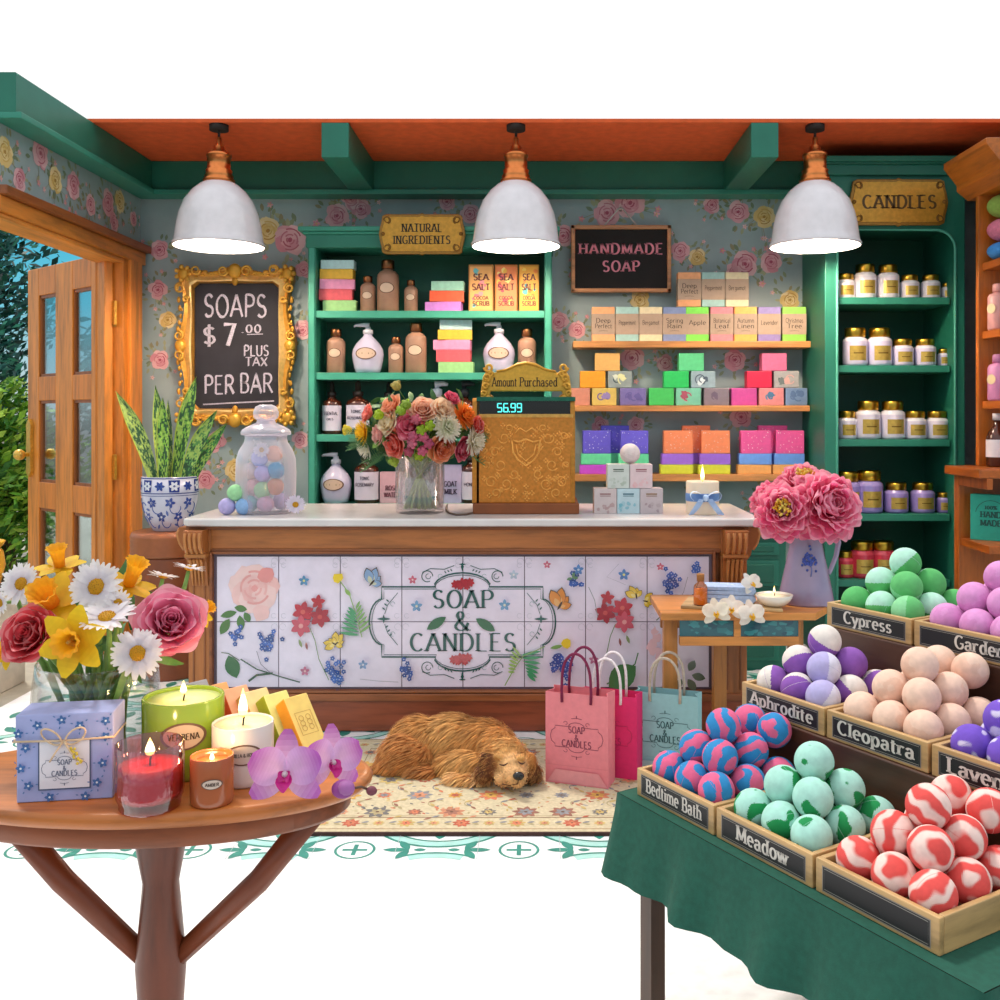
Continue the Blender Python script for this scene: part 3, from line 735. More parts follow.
# low drawer cabinet between counter and candle cabinet
t = thing('drawer_cabinet', 'low green cabinet of panelled drawers behind the counter end', 'cabinet', (1.27, 5.75, 0))
D2 = 5.52; a0, a1, zt2 = xx(728, D2), xx(786, D2), zz(531, D2)
m = MB(); m.box((a0, D2, 0), (a1, 5.95, zt2 - .03), C('1c6c57')); part('carcass', m, 'paint', t, True, bevel=.004)
m = MB(); m.box((a0 - .02, D2 - .03, zt2 - .03), (a1 + .02, 5.96, zt2), C('2a8069')); part('top', m, 'paint', t, True, bevel=.005)
for q0, q1 in ((542, 555), (560, 586), (590, 622), (626, 660)):
    m = MB(); m.box((a0 + .04, D2 - .016, zz(q1, D2)), (a1 - .04, D2, zz(q0, D2)), C('217560')); m.box((a0 + .07, D2 - .024, zz(q1, D2) + .02), (a1 - .07, D2 - .014, zz(q0, D2) - .02), C('186350')); part('drawer', m, 'paint', t, True, bevel=.005)

# ---------------------------------------------------- three wooden wall shelves
SHELVES = []
for i, (pa, pb, q0, q1, lab) in enumerate(((573, 811, 341, 347.5, 'top wooden wall shelf carrying paper-wrapped soaps'), (572, 810, 405.5, 411.5, 'middle wooden wall shelf carrying small pyramids of soap'), (571, 806, 474.5, 481.5, 'lowest wooden wall shelf carrying stacked glitter soaps'))):
    d = 5.99; za, zb = zz(q0, d), zz(q1, d)
    t = thing('wall_shelf', lab, 'shelf', (xx((pa + pb) / 2, d), 6.1, zb), 'wooden wall shelves')
    m = MB(); m.box((xx(pa, d), d, zb), (xx(pb, d), 6.198, za), C('c98a4e')); part('board', m, 'wood_x', t, True, bevel=.004)
    SHELVES.append(za)

# ---------------------------------------------------- orange bookcase on the right
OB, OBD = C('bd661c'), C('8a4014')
BX = 2.30; ye = 5.28; yn = 4.9
t = thing('corner_bookcase', 'orange-brown wooden bookcase with crown moulding against the side wall', 'bookcase', (2.52, 5.1, 0))
def by(px, x): return x / ((px - 540) / 1000)
zt3 = zz(190, 5.2); zc = zz(466, 5.24)
m = MB(); m.box((BX, ye - .035, zc), (2.74, ye, zt3), OB); part('side_panel', m, 'wood_z', t, True, bevel=.003)
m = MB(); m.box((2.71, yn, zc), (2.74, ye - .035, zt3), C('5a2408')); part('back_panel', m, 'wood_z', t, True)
BZ = [zz(262, 5.2), zz(331, 5.2), zz(401, 5.2)]
for z in BZ:
    m = MB(); m.box((BX + .02, yn, z - .04), (2.71, ye - .035, z), C('b05a18')); part('shelf', m, 'wood_y', t, True, bevel=.003)
m = MB()
cs = [(0, 0), (-.06, .05), (-.06, .08), (-.13, .17), (-.13, .2), (.42, .2), (.42, 0)]
m.prism(cs, .52, C('bd661c'), (BX, ye + .1, zt3 - .02), (1, 0, 0), (0, 0, 1)); 
m.v = [Vector((p.x, p.y - .52, p.z)) for p in m.v]; part('crown', m, 'wood_y', t, True, bevel=.004)
LXB = 2.19
m = MB(); m.box((LXB - .04, yn, zc - .045), (2.74, ye + .04, zc), C('a85414')); part('ledge', m, 'wood_y', t, True, bevel=.006)
m = MB(); m.box((LXB, ye - .05, 0), (2.74, ye + .01, zc - .045), C('b05c18')); m.box((LXB, yn, zc - .1), (LXB + .03, ye - .05, zc - .045), C('a85414')); part('lower_side', m, 'wood_z', t, True, bevel=.003)
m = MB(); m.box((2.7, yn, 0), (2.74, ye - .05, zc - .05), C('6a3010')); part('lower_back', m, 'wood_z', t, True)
zl = zz(541, 5.1)
m = MB(); m.box((LXB + .01, yn, zl - .04), (2.7, ye - .05, zl), C('a85414')); part('shelf', m, 'wood_y', t, True, bevel=.003)
# ================================================================== goods on the green shelf unit
def medal(m, w, h, y, z, col, edge, r=None, curve=None):
    """an ornamental label on the front (y is the front surface, minus is towards the viewer; curve = cylinder radius)"""
    pts = []
    for i in range(28):
        a = 2 * PI * i / 28; ca, sa = cos(a), sin(a)
        q = 1 / (abs(ca) ** 3 + abs(sa) ** 3) ** (1 / 3); q *= 1 + .07 * cos(4 * a) * 1
        pts.append((w / 2 * q * ca, h / 2 * q * sa))
    def put(a, b, e):
        if curve: return (curve * sin(a / curve), -(curve + e) * cos(a / curve), z + b)
        return (a, y - e, z + b)
    n = len(pts)
    for ks, ex, cc in (((.8, 1.0), .0012, edge), ((0, .25, .5, .7, .86), .0018, col)):
        for k0, k1 in zip(ks, ks[1:]): m.add([put(a * k0, b * k0, ex) for a, b in pts] + [put(a * k1, b * k1, ex) for a, b in pts], [(i, (i + 1) % n, n + (i + 1) % n, n + i) for i in range(n)] if k0 else [(0, n + (i + 1) % n, n + i) for i in range(n)], cc)
    return put

def copper_bottle(label, loc, h):
    t = thing('copper_bottle', label, 'bottle', loc, 'copper bottles on the green shelves')
    m = MB(); m.lathe([(.19, 0), (.21, .02), (.21, .66), (.2, .72), (.15, .78), (.09, .81), (.09, .84)], C('a87f68'), 26); m.v = [p * h for p in m.v]; part('body', m, 'satin', t)
    m = MB(); m.lathe([(.12, .83), (.125, .84), (.125, .97), (.115, 1.0)], C('96603f'), 22); m.v = [p * h for p in m.v]; part('cap', m, 'metal', t)
    m = MB(); medal(m, .3 * h, .2 * h, 0, .45 * h, C('d8bda4'), C('6a4636'), curve=.212 * h)
    for k in range(2): ribbon(m, [(.212 * h * sin(a) , -.216 * h * cos(a), (.47 - .04 * k) * h) for a in (-.4 + .1 * k, 0, .4 - .1 * k)], .012 * h, C('5a4038'))
    part('label', m, 'print', t); return t

def pump_bottle(label, loc, h, name='pump_bottle'):
    t = thing(name, label, 'pump bottle', loc, 'white pump bottles on the green shelves')
    m = MB(); m.lathe([(.2, 0), (.24, .015), (.27, .1), (.3, .25), (.315, .37), (.3, .47), (.24, .58), (.16, .67), (.1, .73), (.085, .76), (.085, .79)], C('cdc6e0'), 30); m.v = [p * h for p in m.v]; part('body', m, 'gloss', t)
    m = MB(); m.lathe([(.1, .78), (.1, .86), (.06, .875), (.05, .93)], C('e6e2ee'), 20); m.tube([(.03, 0, .955), (-.08, 0, .965), (-.25, 0, .955), (-.28, 0, .93)], [.05, .045, .028, .022], C('e6e2ee'), 8); m.v = [p * h for p in m.v]; part('pump', m, 'gloss', t)
    m = MB(); medal(m, .42 * h, .22 * h, 0, .38 * h, C('d6b9a2'), C('6e4a3e'), curve=.314 * h)
    ribbon(m, [(.314 * h * sin(a), -.32 * h * cos(a), .38 * h) for a in (-.45, -.2, 0, .2, .45)], .03 * h, C('8a6656')); part('label', m, 'print', t); return t

def amber_bottle(label, loc, h, r, lines, top='dropper', topc='2a1c18', labc='d9cfe0'):
    t = thing('amber_bottle', label, 'bottle', loc, 'amber bottles on the green shelves')
    hb = h * .66
    m = MB(); m.lathe([(r * .9, 0), (r, .006), (r, hb * .86), (r * .9, hb * .94), (r * .5, hb * 1.0), (r * .36, hb * 1.06), (r * .36, hb * 1.12)], C('4a2014'), 26); part('body', m, 'gloss', t)
    m = MB()
    if top == 'dropper': m.lathe([(r * .46, hb * 1.08), (r * .46, hb * 1.2), (r * .26, hb * 1.22), (r * .24, h * .95), (r * .12, h)], C(topc), 16)
    else:
        m.lathe([(r * .48, hb * 1.08), (r * .48, h * .86), (r * .2, h * .88), (r * .2, h * .94)], C(topc), 16); m.tube([(-r * .2, 0, h * .96), (r * .5, 0, h * .97), (r * 1.0, 0, h * .95)], [r * .3, r * .26, r * .14], C(topc), 8)
    part('dropper' if top == 'dropper' else 'pump', m, 'satin', t)
    m = MB(); q = r * 1.012
    vs = []
    for k in range(17):
        a = -1.5 + 3.0 * k / 16; vs += [(q * sin(a), -q * cos(a), hb * .1), (q * sin(a), -q * cos(a), hb * .82)]
    m.add(vs, [(2 * k, 2 * k + 2, 2 * k + 3, 2 * k + 1) for k in range(16)], C(labc), True)
    for i, (s, z, hh, w) in enumerate(lines): text(m, s, (0, -q - .001, hb * z), (1, 0, 0), (0, 0, 1), hb * hh, C('3a3048'), .2, .16, 0, .1, r * w)
    part('label', m, 'print', t); return t

def slab(m, x0, x1, z0, z1, y, dep, col, tilt=0):
    m.at(((x0 + x1) / 2, y, z0), rz=tilt); w = (x1 - x0) / 2
    m.box((-w, 0, 0), (w, dep, z1 - z0), col); m.M = Matrix()

ID = SD + .05
def shelf_z(i): return ZS[i] + .0006
def row_x(px): return xx(px, ID + .06)
kk = (ID + .06) / 1000
def soap_pile(i, rows, where):
    """single bars stacked flat; rows from the bottom: px0, px1, height in px, colour, colour word"""
    z = shelf_z(i); r = random.Random(int(rows[0][0]))
    for j, (a, b, hh, c, cw) in enumerate(rows):
        m = MB(); w = (b - a) * kk / 2; hz = hh * kk
        m.box((-w, -.04, 0), (w, .05, hz - .0005), C(c))
        lab = '%s soap bar, %s in the pile %s' % (cw, ('lowest' if j == 0 else 'topmost' if j == len(rows) - 1 else ORD[j] + ' up'), where)
        single('soap_bar', m, 'soap', lab, 'soap', (row_x((a + b) / 2), ID + .06, z), 'soap bars piled on the green shelves', .003, rz=r.uniform(-.12, .12)); z += hz
soap_pile(0, [(324, 357, 11.5, '9fcf8a', 'light green'), (320, 353, 11, 'e8606a', 'red'), (320.5, 355, 10, 'ee9ac2', 'pink'), (321, 354, 10, 'f0bc3a', 'yellow'), (322, 355, 9, 'bfe0e0', 'pale blue')], 'left on the top green shelf')
soap_pile(0, [(426, 462, 10, 'd98ae0', 'violet'), (430, 464, 11, 'f0603a', 'orange-red'), (432, 464.5, 9.5, 'a9e0c8', 'mint')], 'beside the salt cartons')
soap_pile(1, [(439, 474, 11, '9fcf8a', 'light green'), (437, 471, 12, 'e8606a', 'red'), (434, 471, 10, 'ee9ac2', 'pink'), (438, 472, 10, 'f0bc3a', 'yellow'), (440, 472, 10, 'bfe0e0', 'pale blue')], 'on the second green shelf')
for i, px, h, lab in ((0, 368, 36, 'small copper bottle left of the tall one, top green shelf'), (0, 388, 52, 'tallest copper bottle in the middle of the top green shelf'), (0, 411, 32, 'shortest copper bottle right of the tall one, top green shelf'),
                      (1, 336, 44, 'copper bottle at the left end of the second green shelf'), (1, 396, 36, 'small copper bottle between pump bottle and big copper bottle, second shelf'), (1, 416, 50, 'big copper bottle on the second green shelf beside the soap pile'), (1, 527, 44, 'copper bottle at the right end of the second green shelf')):
    copper_bottle(lab, (row_x(px), ID + .06, shelf_z(i)), h * kk)
for i, px, h, lab in ((1, 368, 50, 'white pump bottle on the second green shelf between copper bottles'), (1, 499, 51, 'white pump bottle on the second green shelf above the cash register sign'), (3, 336, 50, 'white pump bottle on the bottom green shelf just above the counter')):
    pump_bottle(lab, (row_x(px), ID + .06, shelf_z(i)), h * kk)
for px, h, r, ls, top, tc, lab in ((332, 52.5, 9.5, [('ESSENTIAL', .55, .09, 1.7), ('OILS', .4, .06, .7)], 'dropper', '2a1c18', 'amber dropper bottle at the left end of the third green shelf'),
        (358, 53.5, 11.5, [('TONIC', .6, .08, .9), ('ROSEMARY', .42, .09, 1.5)], 'dropper', '3a241c', 'amber bottle with white label, second on the third green shelf'),
        (389, 52.5, 10.5, [('SERUM', .5, .1, 1.2)], 'dropper', '1c1412', 'dark dropper bottle behind the bouquet on the third green shelf'),
        (437, 52, 11, [('LOTION', .5, .1, 1.3)], 'pump', 'e8e4f0', 'bottle with white pump behind the bouquet on the third green shelf'),
        (464, 52, 11, [('BODY', .5, .1, 1.2)], 'pump', '2a2a30', 'bottle with black pump beside the cash register, third green shelf')):
    amber_bottle(lab, (row_x(px), ID + .06, shelf_z(2)), h * kk, r * kk, ls, top, tc)
amber_bottle('amber bottle with wide white label on the bottom green shelf', (row_x(367), ID + .05, shelf_z(3)), 58 * kk, 12 * kk, [('TONIC', .62, .08, .8), ('ROSEMARY', .45, .09, 1.5)], 'dropper', '3a241c')
amber_bottle('amber bottle squeezed between goat milk box and register, bottom green shelf', (row_x(471), ID + .05, shelf_z(3)), 58 * kk, 9 * kk, [('HONEY', .45, .09, 1.4)], 'dropper', '3a241c')
def carton(name, label, px0, px1, h, z, cols, lines, group, dep=.07, pic=None, depth0=0):
    w = (px1 - px0) * kk; t = thing(name, label, 'box', (row_x((px0 + px1) / 2), ID + .03 + depth0, z), group)
    m = MB(); m.box((-w / 2, 0, 0), (w / 2, dep, h * kk), C(cols[0])); part('carton', m, 'paper', t, bevel=.002)
    m = MB(); f = Flat(m, (0, 0, 0)); H = h * kk
    if pic:
        f.shape([(-w * .44, H * .04), (w * .44, H * .04), (w * .44, H * .96), (-w * .44, H * .96)], C(cols[1])); r = random.Random(int(px0))
        for i in range(14): f.blob(r.uniform(-.33, .33) * w, r.uniform(.12, .9) * H, w * r.uniform(.06, .13), C(r.choice(pic)), 9, .3, rnd=r)
    for s, zf, hh, wf, c in lines: text(m, s, (0, -.003, zf * H), (1, 0, 0), (0, 0, 1), hh * H, C(c), .22, .15, .05, .08, wf * w)
    part('print', m, 'print', t); return t
for px0, px1, lab, c0, c1, pic in ((469, 493.5, 'pink and orange sea salt carton, first of three on the top green shelf', 'c98a4a', 'f0b46a', ['e87a8a', '6ac0c8', 'f0d060', 'ef9aa0']), (495, 517.5, 'red and yellow sea salt carton, middle of three on the top green shelf', 'd0783a', 'ee8a52', ['e85a4a', 'f0c050', 'f4e08a', 'd94a5a']), (519, 539, 'orange and teal sea salt carton, last of three on the top green shelf', 'd0903a', 'f0b040', ['5ac0b8', 'ef8a3a', '3aa0a8', 'f4d060'])):
    carton('salt_carton', lab, px0, px1, 47, shelf_z(0), (c0, c1), [('SEA', .67, .13, .62, '6a2a2a'), ('SALT', .46, .13, .72, '6a2a2a'), ('COCOA', .26, .07, .6, '6a2a2a'), ('SCRUB', .13, .09, .68, '6a2a2a')], 'sea salt cartons', .07, pic)
carton('soap_carton', 'pink carton behind the glass vase on the bottom green shelf', 380.5, 404, 31, shelf_z(3), ('d8a9b4', 'd8a9b4'), [('ROSE', .42, .14, .5, '6a3040'), ('WATER', .2, .14, .62, '6a3040')], 'cartons on the bottom green shelf')
carton('soap_carton', 'lilac goat milk carton beside the cash register on the bottom green shelf', 440, 462, 38, shelf_z(3), ('b9aed0', 'b9aed0'), [('GOAT', .44, .13, .6, '3a2c4a'), ('MILK', .24, .13, .55, '3a2c4a')], 'cartons on the bottom green shelf')

# ================================================================== soaps on the wooden wall shelves
WD = 6.03; kw = WD / 1000
NAMES = [('f2ac78', 'Deep Perfect', 'orange'), ('a8cfc8', 'Peppermint', 'pale teal'), ('ecdcb4', 'Bergamot', 'cream'), ('7f8fb8', 'Spring Rain', 'slate blue'), ('7fe052', 'Apple', 'bright green'), ('e58a94', 'Botanical Leaf', 'rose pink'), ('f4b25c', 'Autumn Linen', 'amber'), ('8f7fb8', 'Lavender', 'violet'), ('8acb52', 'Christmas Tree', 'leaf green')]
def wrapped(px0, px1, z, i, label):
    col, nm, _ = NAMES[i]; w = (px1 - px0) * kw; H = 34.6 * kw
    t = thing('wrapped_soap', label, 'soap', (xx((px0 + px1) / 2, WD), WD, z), 'paper-wrapped soaps on the top wall shelf')
    m = MB(); m.box((-w / 2, 0, 0), (w / 2, .07, H), C(col)); part('bar', m, 'soap', t, bevel=.004)
    m = MB(); m.box((-w / 2 - .0015, -.0015, H * .2), (w / 2 + .0015, .0715, H * .8), C('b09884')); part('wrapper', m, 'paper', t, bevel=.002)
    m = MB(); ws = nm.split()
    for j, s in enumerate(ws): text(m, s, (0, -.0025, H * (.48 if len(ws) == 1 else .54 - .16 * j)), (1, 0, 0), (0, 0, 1), H * .13, C('2c2018'), .12, .08, 0, .06, min(w * .74, .022 * len(s)))
    if len(ws) == 2: ribbon(m, [(-w * .2, -.0022, H * .3), (0, -.0022, H * .31), (w * .2, -.0022, H * .3)], .002, C('4a382c'))
    part('lettering', m, 'print', t)
zb = SHELVES[0] + .0005; xs = [592, 615.8, 639.5, 663.2, 686, 710.5, 734.3, 758, 782.5]
for i, x in enumerate(xs): wrapped(x, x + 22.8 + (1 if i == 8 else 0), zb, i, 'paper-wrapped %s soap standing %s from the left on the top wall shelf' % (NAMES[i][2], ORD[i]))
for i, x in enumerate((678, 701.8, 725.6)): wrapped(x, x + 23, zb + 34.7 * kw, i, 'paper-wrapped %s soap in the upper row of three above the top wall shelf' % NAMES[i][2])

def little_soap(px0, px1, pz0, pz1, col, z, label, marb=None, seed=0):
    w = (px1 - px0) * kw; H = (pz1 - pz0) * kw
    m = MB(); m.box((-w / 2, 0, 0), (w / 2, .08, H - .0005), C(col))
    if marb:
        f = Flat(m, (0, 0, 0), e=.0008); r = random.Random(seed)
        for j in range(4):
            c = C(marb[j % len(marb)]); x0, z0 = r.uniform(-.3, .3) * w, H * r.uniform(.2, .8)
            f.blob(x0, z0, H * r.uniform(.12, .22), c, 12, .35, sx=1.2, rot=r.random() * 3, rnd=r) if abs(x0) < .25 * w and .3 * H < z0 < .7 * H else f.ring(x0 * .5, H * .5, H * r.uniform(.12, .3), H * .07, c, r.uniform(0, 180), r.uniform(200, 340), 14)
    single('soap_bar', m, 'soap', label, 'soap', (xx((px0 + px1) / 2, WD), WD, z + .0003), 'soap bars on the middle wall shelf', .004)
zs = SHELVES[1] + .0005; h1, h2, h3 = 17.5, 17, 18
PYR = [('left', [(570.5, 590, 'd08a74', 'salmon', None), (592, 616.5, 'cdb45e', 'yellow and violet marbled', ['6a5a9a', '8a7ab0']), (620, 646, '6f66a0', 'dull violet', ['5a5490'])], [(580, 605.5, 'e89a20', 'amber', None), (608, 632, '8f9a98', 'grey and cream marbled', ['d8d8a0', '4a5a60', 'c8d0c0'])], (595, 620, 'd8a860', 'tan')),
       ('middle', [(649, 674, '3fb85a', 'green', None), (676, 701, '74bfa4', 'teal and red marbled', ['c06a7a', 'a04a60']), (704, 729, '7f7480', 'grey-violet', ['5a5068'])], [(664, 689, '22b85a', 'deep green', None), (691, 715.5, '93a9b4', 'blue and white marbled', ['4a5a6a', 'd8e4e8', '5a6a7a'])], (679, 704, '58c486', 'mint')),
       ('right', [(731.5, 757, 'c84a9a', 'magenta', None), (759, 784, 'd88a8e', 'pink and blue marbled', ['4a7aa0', '5a86a8']), (785.5, 807.5, '6a84a8', 'slate blue', ['4f6a90'])], [(747, 772, 'd8204a', 'crimson', None), (774, 799, 'a8a4a4', 'grey and pink marbled', ['d8a8a0', '4a5a5a', '6a7474'])], (762, 787, 'dc6c94', 'pink'))]
sd = 0
for w, bot, mid, top in PYR:
    for a, b, c, cw, mb_ in bot: sd += 1; little_soap(a, b, 0, h1, c, zs, '%s soap block, bottom row of %s pyramid on middle wall shelf' % (cw, w), mb_, sd)
    for a, b, c, cw, mb_ in mid: sd += 1; little_soap(a, b, 0, h2, c, zs + h1 * kw, '%s soap block, second row of %s pyramid on middle wall shelf' % (cw, w), mb_, sd)
    little_soap(top[0], top[1], 0, h3, top[2], zs + (h1 + h2) * kw, '%s soap block on top of the %s pyramid, middle wall shelf' % (top[3], w))
zs = SHELVES[2] + .0005
SETS = [('violet', '5f55cc', ('mint', '68dca4'), ('magenta', 'c84fdc'), [(582, 610), (619.5, 647.5), (601, 629)]), ('orange', 'ee8a5e', ('lilac', '9a68dc'), ('lime', 'd8e03c'), [(663, 692), (700.5, 729), (682, 710)]), ('hot pink', 'e4569c', ('sky blue', '6a9cec'), ('apricot', 'eeae64'), [(740, 770), (775, 803), (758, 787)])]
for cw, c, (mw, mc), (bw, bc), pos in SETS:
    for j, (a, b) in enumerate(pos):
        where = ('front left', 'front right', 'rear')[j]; d = WD + (0 if j < 2 else .075); k = d / 1000; z = zs; cx = (a + b) / 2; w = (b - a) * k
        for q, (word, col, hh, ww, nm) in enumerate(((bw, bc, 9.5, w + .022, 'bottom bar'), (mw, mc, 11, w + .014, 'middle bar'), (cw, c, 23, w, 'upright bar'))):
            m = MB(); dp = .07 if j < 2 else .045
            hh = hh + (5 if j == 2 and q == 2 else 0); m.box((-ww / 2, 0, 0), (ww / 2, dp, hh * kw - .0004), C(col))
            if q == 2:
                f = Flat(m, (0, 0, 0), e=.0007); r = random.Random(j + 31)
                for i in range(26): f.blob(r.uniform(-.42, .42) * ww, r.uniform(.06, .94) * hh * kw, r.uniform(.0015, .004), mix(C(col), (1, 1, 1), r.uniform(.3, .75)), 6, .3, rnd=r); f.k = i % 5
            r = random.Random(a + q)
            single('soap_bar', m, 'soap', '%s soap, %s of the %s %s stack, lowest wall shelf' % (word, nm, where, cw), 'soap', (xx(cx, d) + (.004 * (q - 1) if j < 2 else 0), d - .012, z), 'soap bars on the lowest wall shelf', .004, rz=(r.uniform(-.06, .06) if j < 2 else 0)); z += hh * kw

# ================================================================== candle jars in the cabinet
JD = KD + .14; kj = JD / 1000
def jar(kind, col, lab, loc, h, wax):
    t = thing('candle_jar', lab, 'candle jar', loc, 'gold-lidded candle jars in the green cabinet')
    r = {'tall': .322, 'short': .395, 'tiny': .345}[kind] * h
    m = MB(); m.lathe([(r * .86, 0), (r * .96, .02 * h), (r, .08 * h), (r, .64 * h), (r * .95, .7 * h), (r * .72, .76 * h), (r * .72, .8 * h)], [col] * 3 + [wax] * 3, 24); part('glass_jar', m, 'gloss', t)
    m = MB(); m.lathe([(r * .8, .76 * h), (r * .84, .78 * h), (r * .84, .95 * h), (r * .78, h), (r * .3, h * 1.005)], C('c9a03a'), 24); part('lid', m, 'metal', t)
    m = MB(); q = r * 1.012; vs = []
    for k in range(9): a = -.72 + 1.44 * k / 8; vs += [(q * sin(a), -q * cos(a), h * .14), (q * sin(a), -q * cos(a), h * .52)]
    m.add(vs, [(2 * k, 2 * k + 2, 2 * k + 3, 2 * k + 1) for k in range(8)], C('c8a850'), True)
    ribbon(m, [(q * sin(a) * 1.01, -q * cos(a) * 1.01, h * .33) for a in (-.4, -.2, 0, .2, .4)], h * .03, C('7a5c1e')); part('label', m, 'gilt', t)
ROWS = [(0, 'top', 'white', 'e4dce6', 'f2eef2', [(845, 25, 'short'), (865, 34.5, 'tall'), (888, 34, 'tall'), (909.5, 24, 'short'), (930.5, 24, 'short'), (947, 16, 'tiny')]),
        (1, 'second', 'lilac-white', 'd6cce8', 'ece6f4', [(855, 38, 'tall'), (879.5, 38, 'tall'), (902.5, 27, 'short'), (925, 27, 'short'), (943.5, 17, 'tiny')]),
        (2, 'third', 'white', 'dcd4e6', 'f0ecf4', [(847, 28, 'tiny'), (868, 38, 'tall'), (892.5, 38, 'tall'), (915, 28, 'short'), (937, 28, 'short')]),
        (3, 'fourth', 'purple', '9a86c8', 'ab98d6', [(846.5, 41, 'tiny'), (869, 42, 'tall'), (896, 30, 'short'), (922.5, 30, 'short'), (943.5, 20, 'tiny')]),
        (4, 'fifth', 'red', 'c83448', 'd8475a', [(845, 26, 'tiny'), (862, 36, 'tiny'), (883, 36, 'tiny')])]
for ri, rn, cw, c0, c1, js in ROWS:
    for j, (px, h, kind) in enumerate(js):
        jar(kind, C(c0), '%s %s gold-lidded candle jar, %s from the left on the cabinet\'s %s shelf' % ({'tall': 'tall', 'short': 'squat', 'tiny': 'narrow'}[kind], cw, ORD[j], rn), (xx(px, JD), JD, KZ[ri] + .0006), h * kj, C(c1))

# ================================================================== goods in the orange bookcase
bx = 2.44
def yb(px): return bx / ((px - 540) / 1000)
t = None
for i, (c, cw, zz_, hh) in enumerate((('3f8ad0', 'blue', 0, .1), ('dc7a94', 'pink', .1, .12), ('8aa84a', 'green', .22, .125))):
    m = MB(); m.sphere((0, 0, hh / 2), .5, C(c), 20, 12, (.18, .15, hh)); single('rolled_towel', m, 'cloth', '%s rolled towel, %s of the pile in the orange bookcase' % (cw, ('bottom', 'middle', 'top')[i]), 'towel', (2.40, 5.16, BZ[0] + .0006 + zz_), 'rolled towels in the orange bookcase')
for i, (z, c, lab) in enumerate(((BZ[1], 'd99a96', 'salmon pink bottle on the second shelf of the orange bookcase'), (BZ[2], 'd88ab8', 'orchid pink bottle on the third shelf of the orange bookcase'))):
    t = thing('pink_bottle', lab, 'bottle', (2.365, 5.165, z + .0006), 'pink bottles in the orange bookcase')
    m = MB(); m.lathe([(.045, 0), (.05, .01), (.05, .17), (.042, .185), (.02, .195), (.02, .2)], C(c), 22); part('body', m, 'satin', t)
    m = MB(); m.lathe([(.026, .198), (.026, .235), (.02, .24)], jit(C(c), .2), 16); part('cap', m, 'satin', t)
    m = MB(); m.M = Matrix.Rotation(-1.1, 4, 'Z'); m.lathe([(.026, 0), (.0, 0)], C('e6cda0'), 18, cap=False); m.v = [Matrix.Rotation(-1.1, 3, 'Z') @ Vector((p.x, -.0508, .11 + p.y)) for p in [Matrix.Rotation(1.1, 3, 'Z') @ q for q in m.v]]
    part('label', m, 'print', t)
amb = thing('amber_bottle', 'brown glass bottle with white label on the ledge of the orange bookcase', 'bottle', (2.365, 5.17, zc + .0006), 'amber bottles')
m = MB(); m.lathe([(.05, 0), (.055, .01), (.055, .15), (.045, .18), (.02, .21), (.018, .25)], C('4a1f14'), 22); part('body', m, 'gloss', amb)
m = MB(); m.lathe([(.056, .05), (.056, .14)], C('e4dce4'), 22, cap=False); part('label', m, 'print', amb)
m = MB(); m.lathe([(.024, .24), (.024, .275)], C('d8ccd0'), 14); part('cap', m, 'satin', amb)
t = thing('gift_carton', 'teal carton printed HAND MADE in the lower orange bookcase', 'box', (2.222, 5.165, zl + .0006))
ang_ = rad(-38)
M_ = Matrix.Rotation(ang_, 4, 'Z')
m = MB(M_); m.box((0, 0, 0), (.26, .06, .235), C('1f9a88')); part('carton', m, 'paper', t, bevel=.002)
m = MB(M_)
for s, z, hh, w in (('100%', .16, .018, .06), ('HAND', .118, .03, .1), ('MADE', .075, .03, .1)): text(m, s, (.1, -.0012, z), (1, 0, 0), (0, 0, 1), hh, C('0c4a44'), .24, .14, .08, .08, w)
ribbon(m, [(.1 + .075 * cos(rad(a)), -.0011, .13 + .075 * sin(rad(a))) for a in range(10, 171, 16)], .003, C('0c4a44')); part('lettering', m, 'print', t)
# ================================================================== the counter
FD = 4.45
def q2(px, py, d=FD): return (xx(px, d), zz(py, d))
t = thing('shop_counter', 'carved wooden shop counter with painted flower tiles and SOAP and CANDLES panel', 'counter', (xx(465, FD), 4.75, 0))
CW = C('a8622e'); cz = .915
m = MB(); m.box((xx(192, FD) , FD + .03, .0), (xx(744, FD), 5.08, cz), CW); part('carcass', m, 'wood_x', t, True)
fz = [zz(551, FD), zz(693, FD)]
m = MB(); m.box((xx(190, FD), FD - .01, fz[0]), (xx(746, FD), FD + .03, cz), C('b06a34')); m.box((xx(188, FD), FD - .03, cz - .018), (xx(748, FD), FD + .03, cz), C('8a4a22')); m.box((xx(212, FD), FD - .02, fz[0] - .006), (xx(720, FD), FD + .02, fz[0] + .012), C('8f5026')); part('frieze', m, 'wood_x', t, True, bevel=.004)
m = MB(); m.box((xx(190, FD), FD - .02, .004), (xx(746, FD), FD + .03, fz[1] - .012), C('94482a')); m.box((xx(188, FD), FD - .03, fz[1] - .03), (xx(748, FD), FD + .02, fz[1] + .004), C('a05a30')); part('plinth', m, 'wood_x', t, True, bevel=.005)
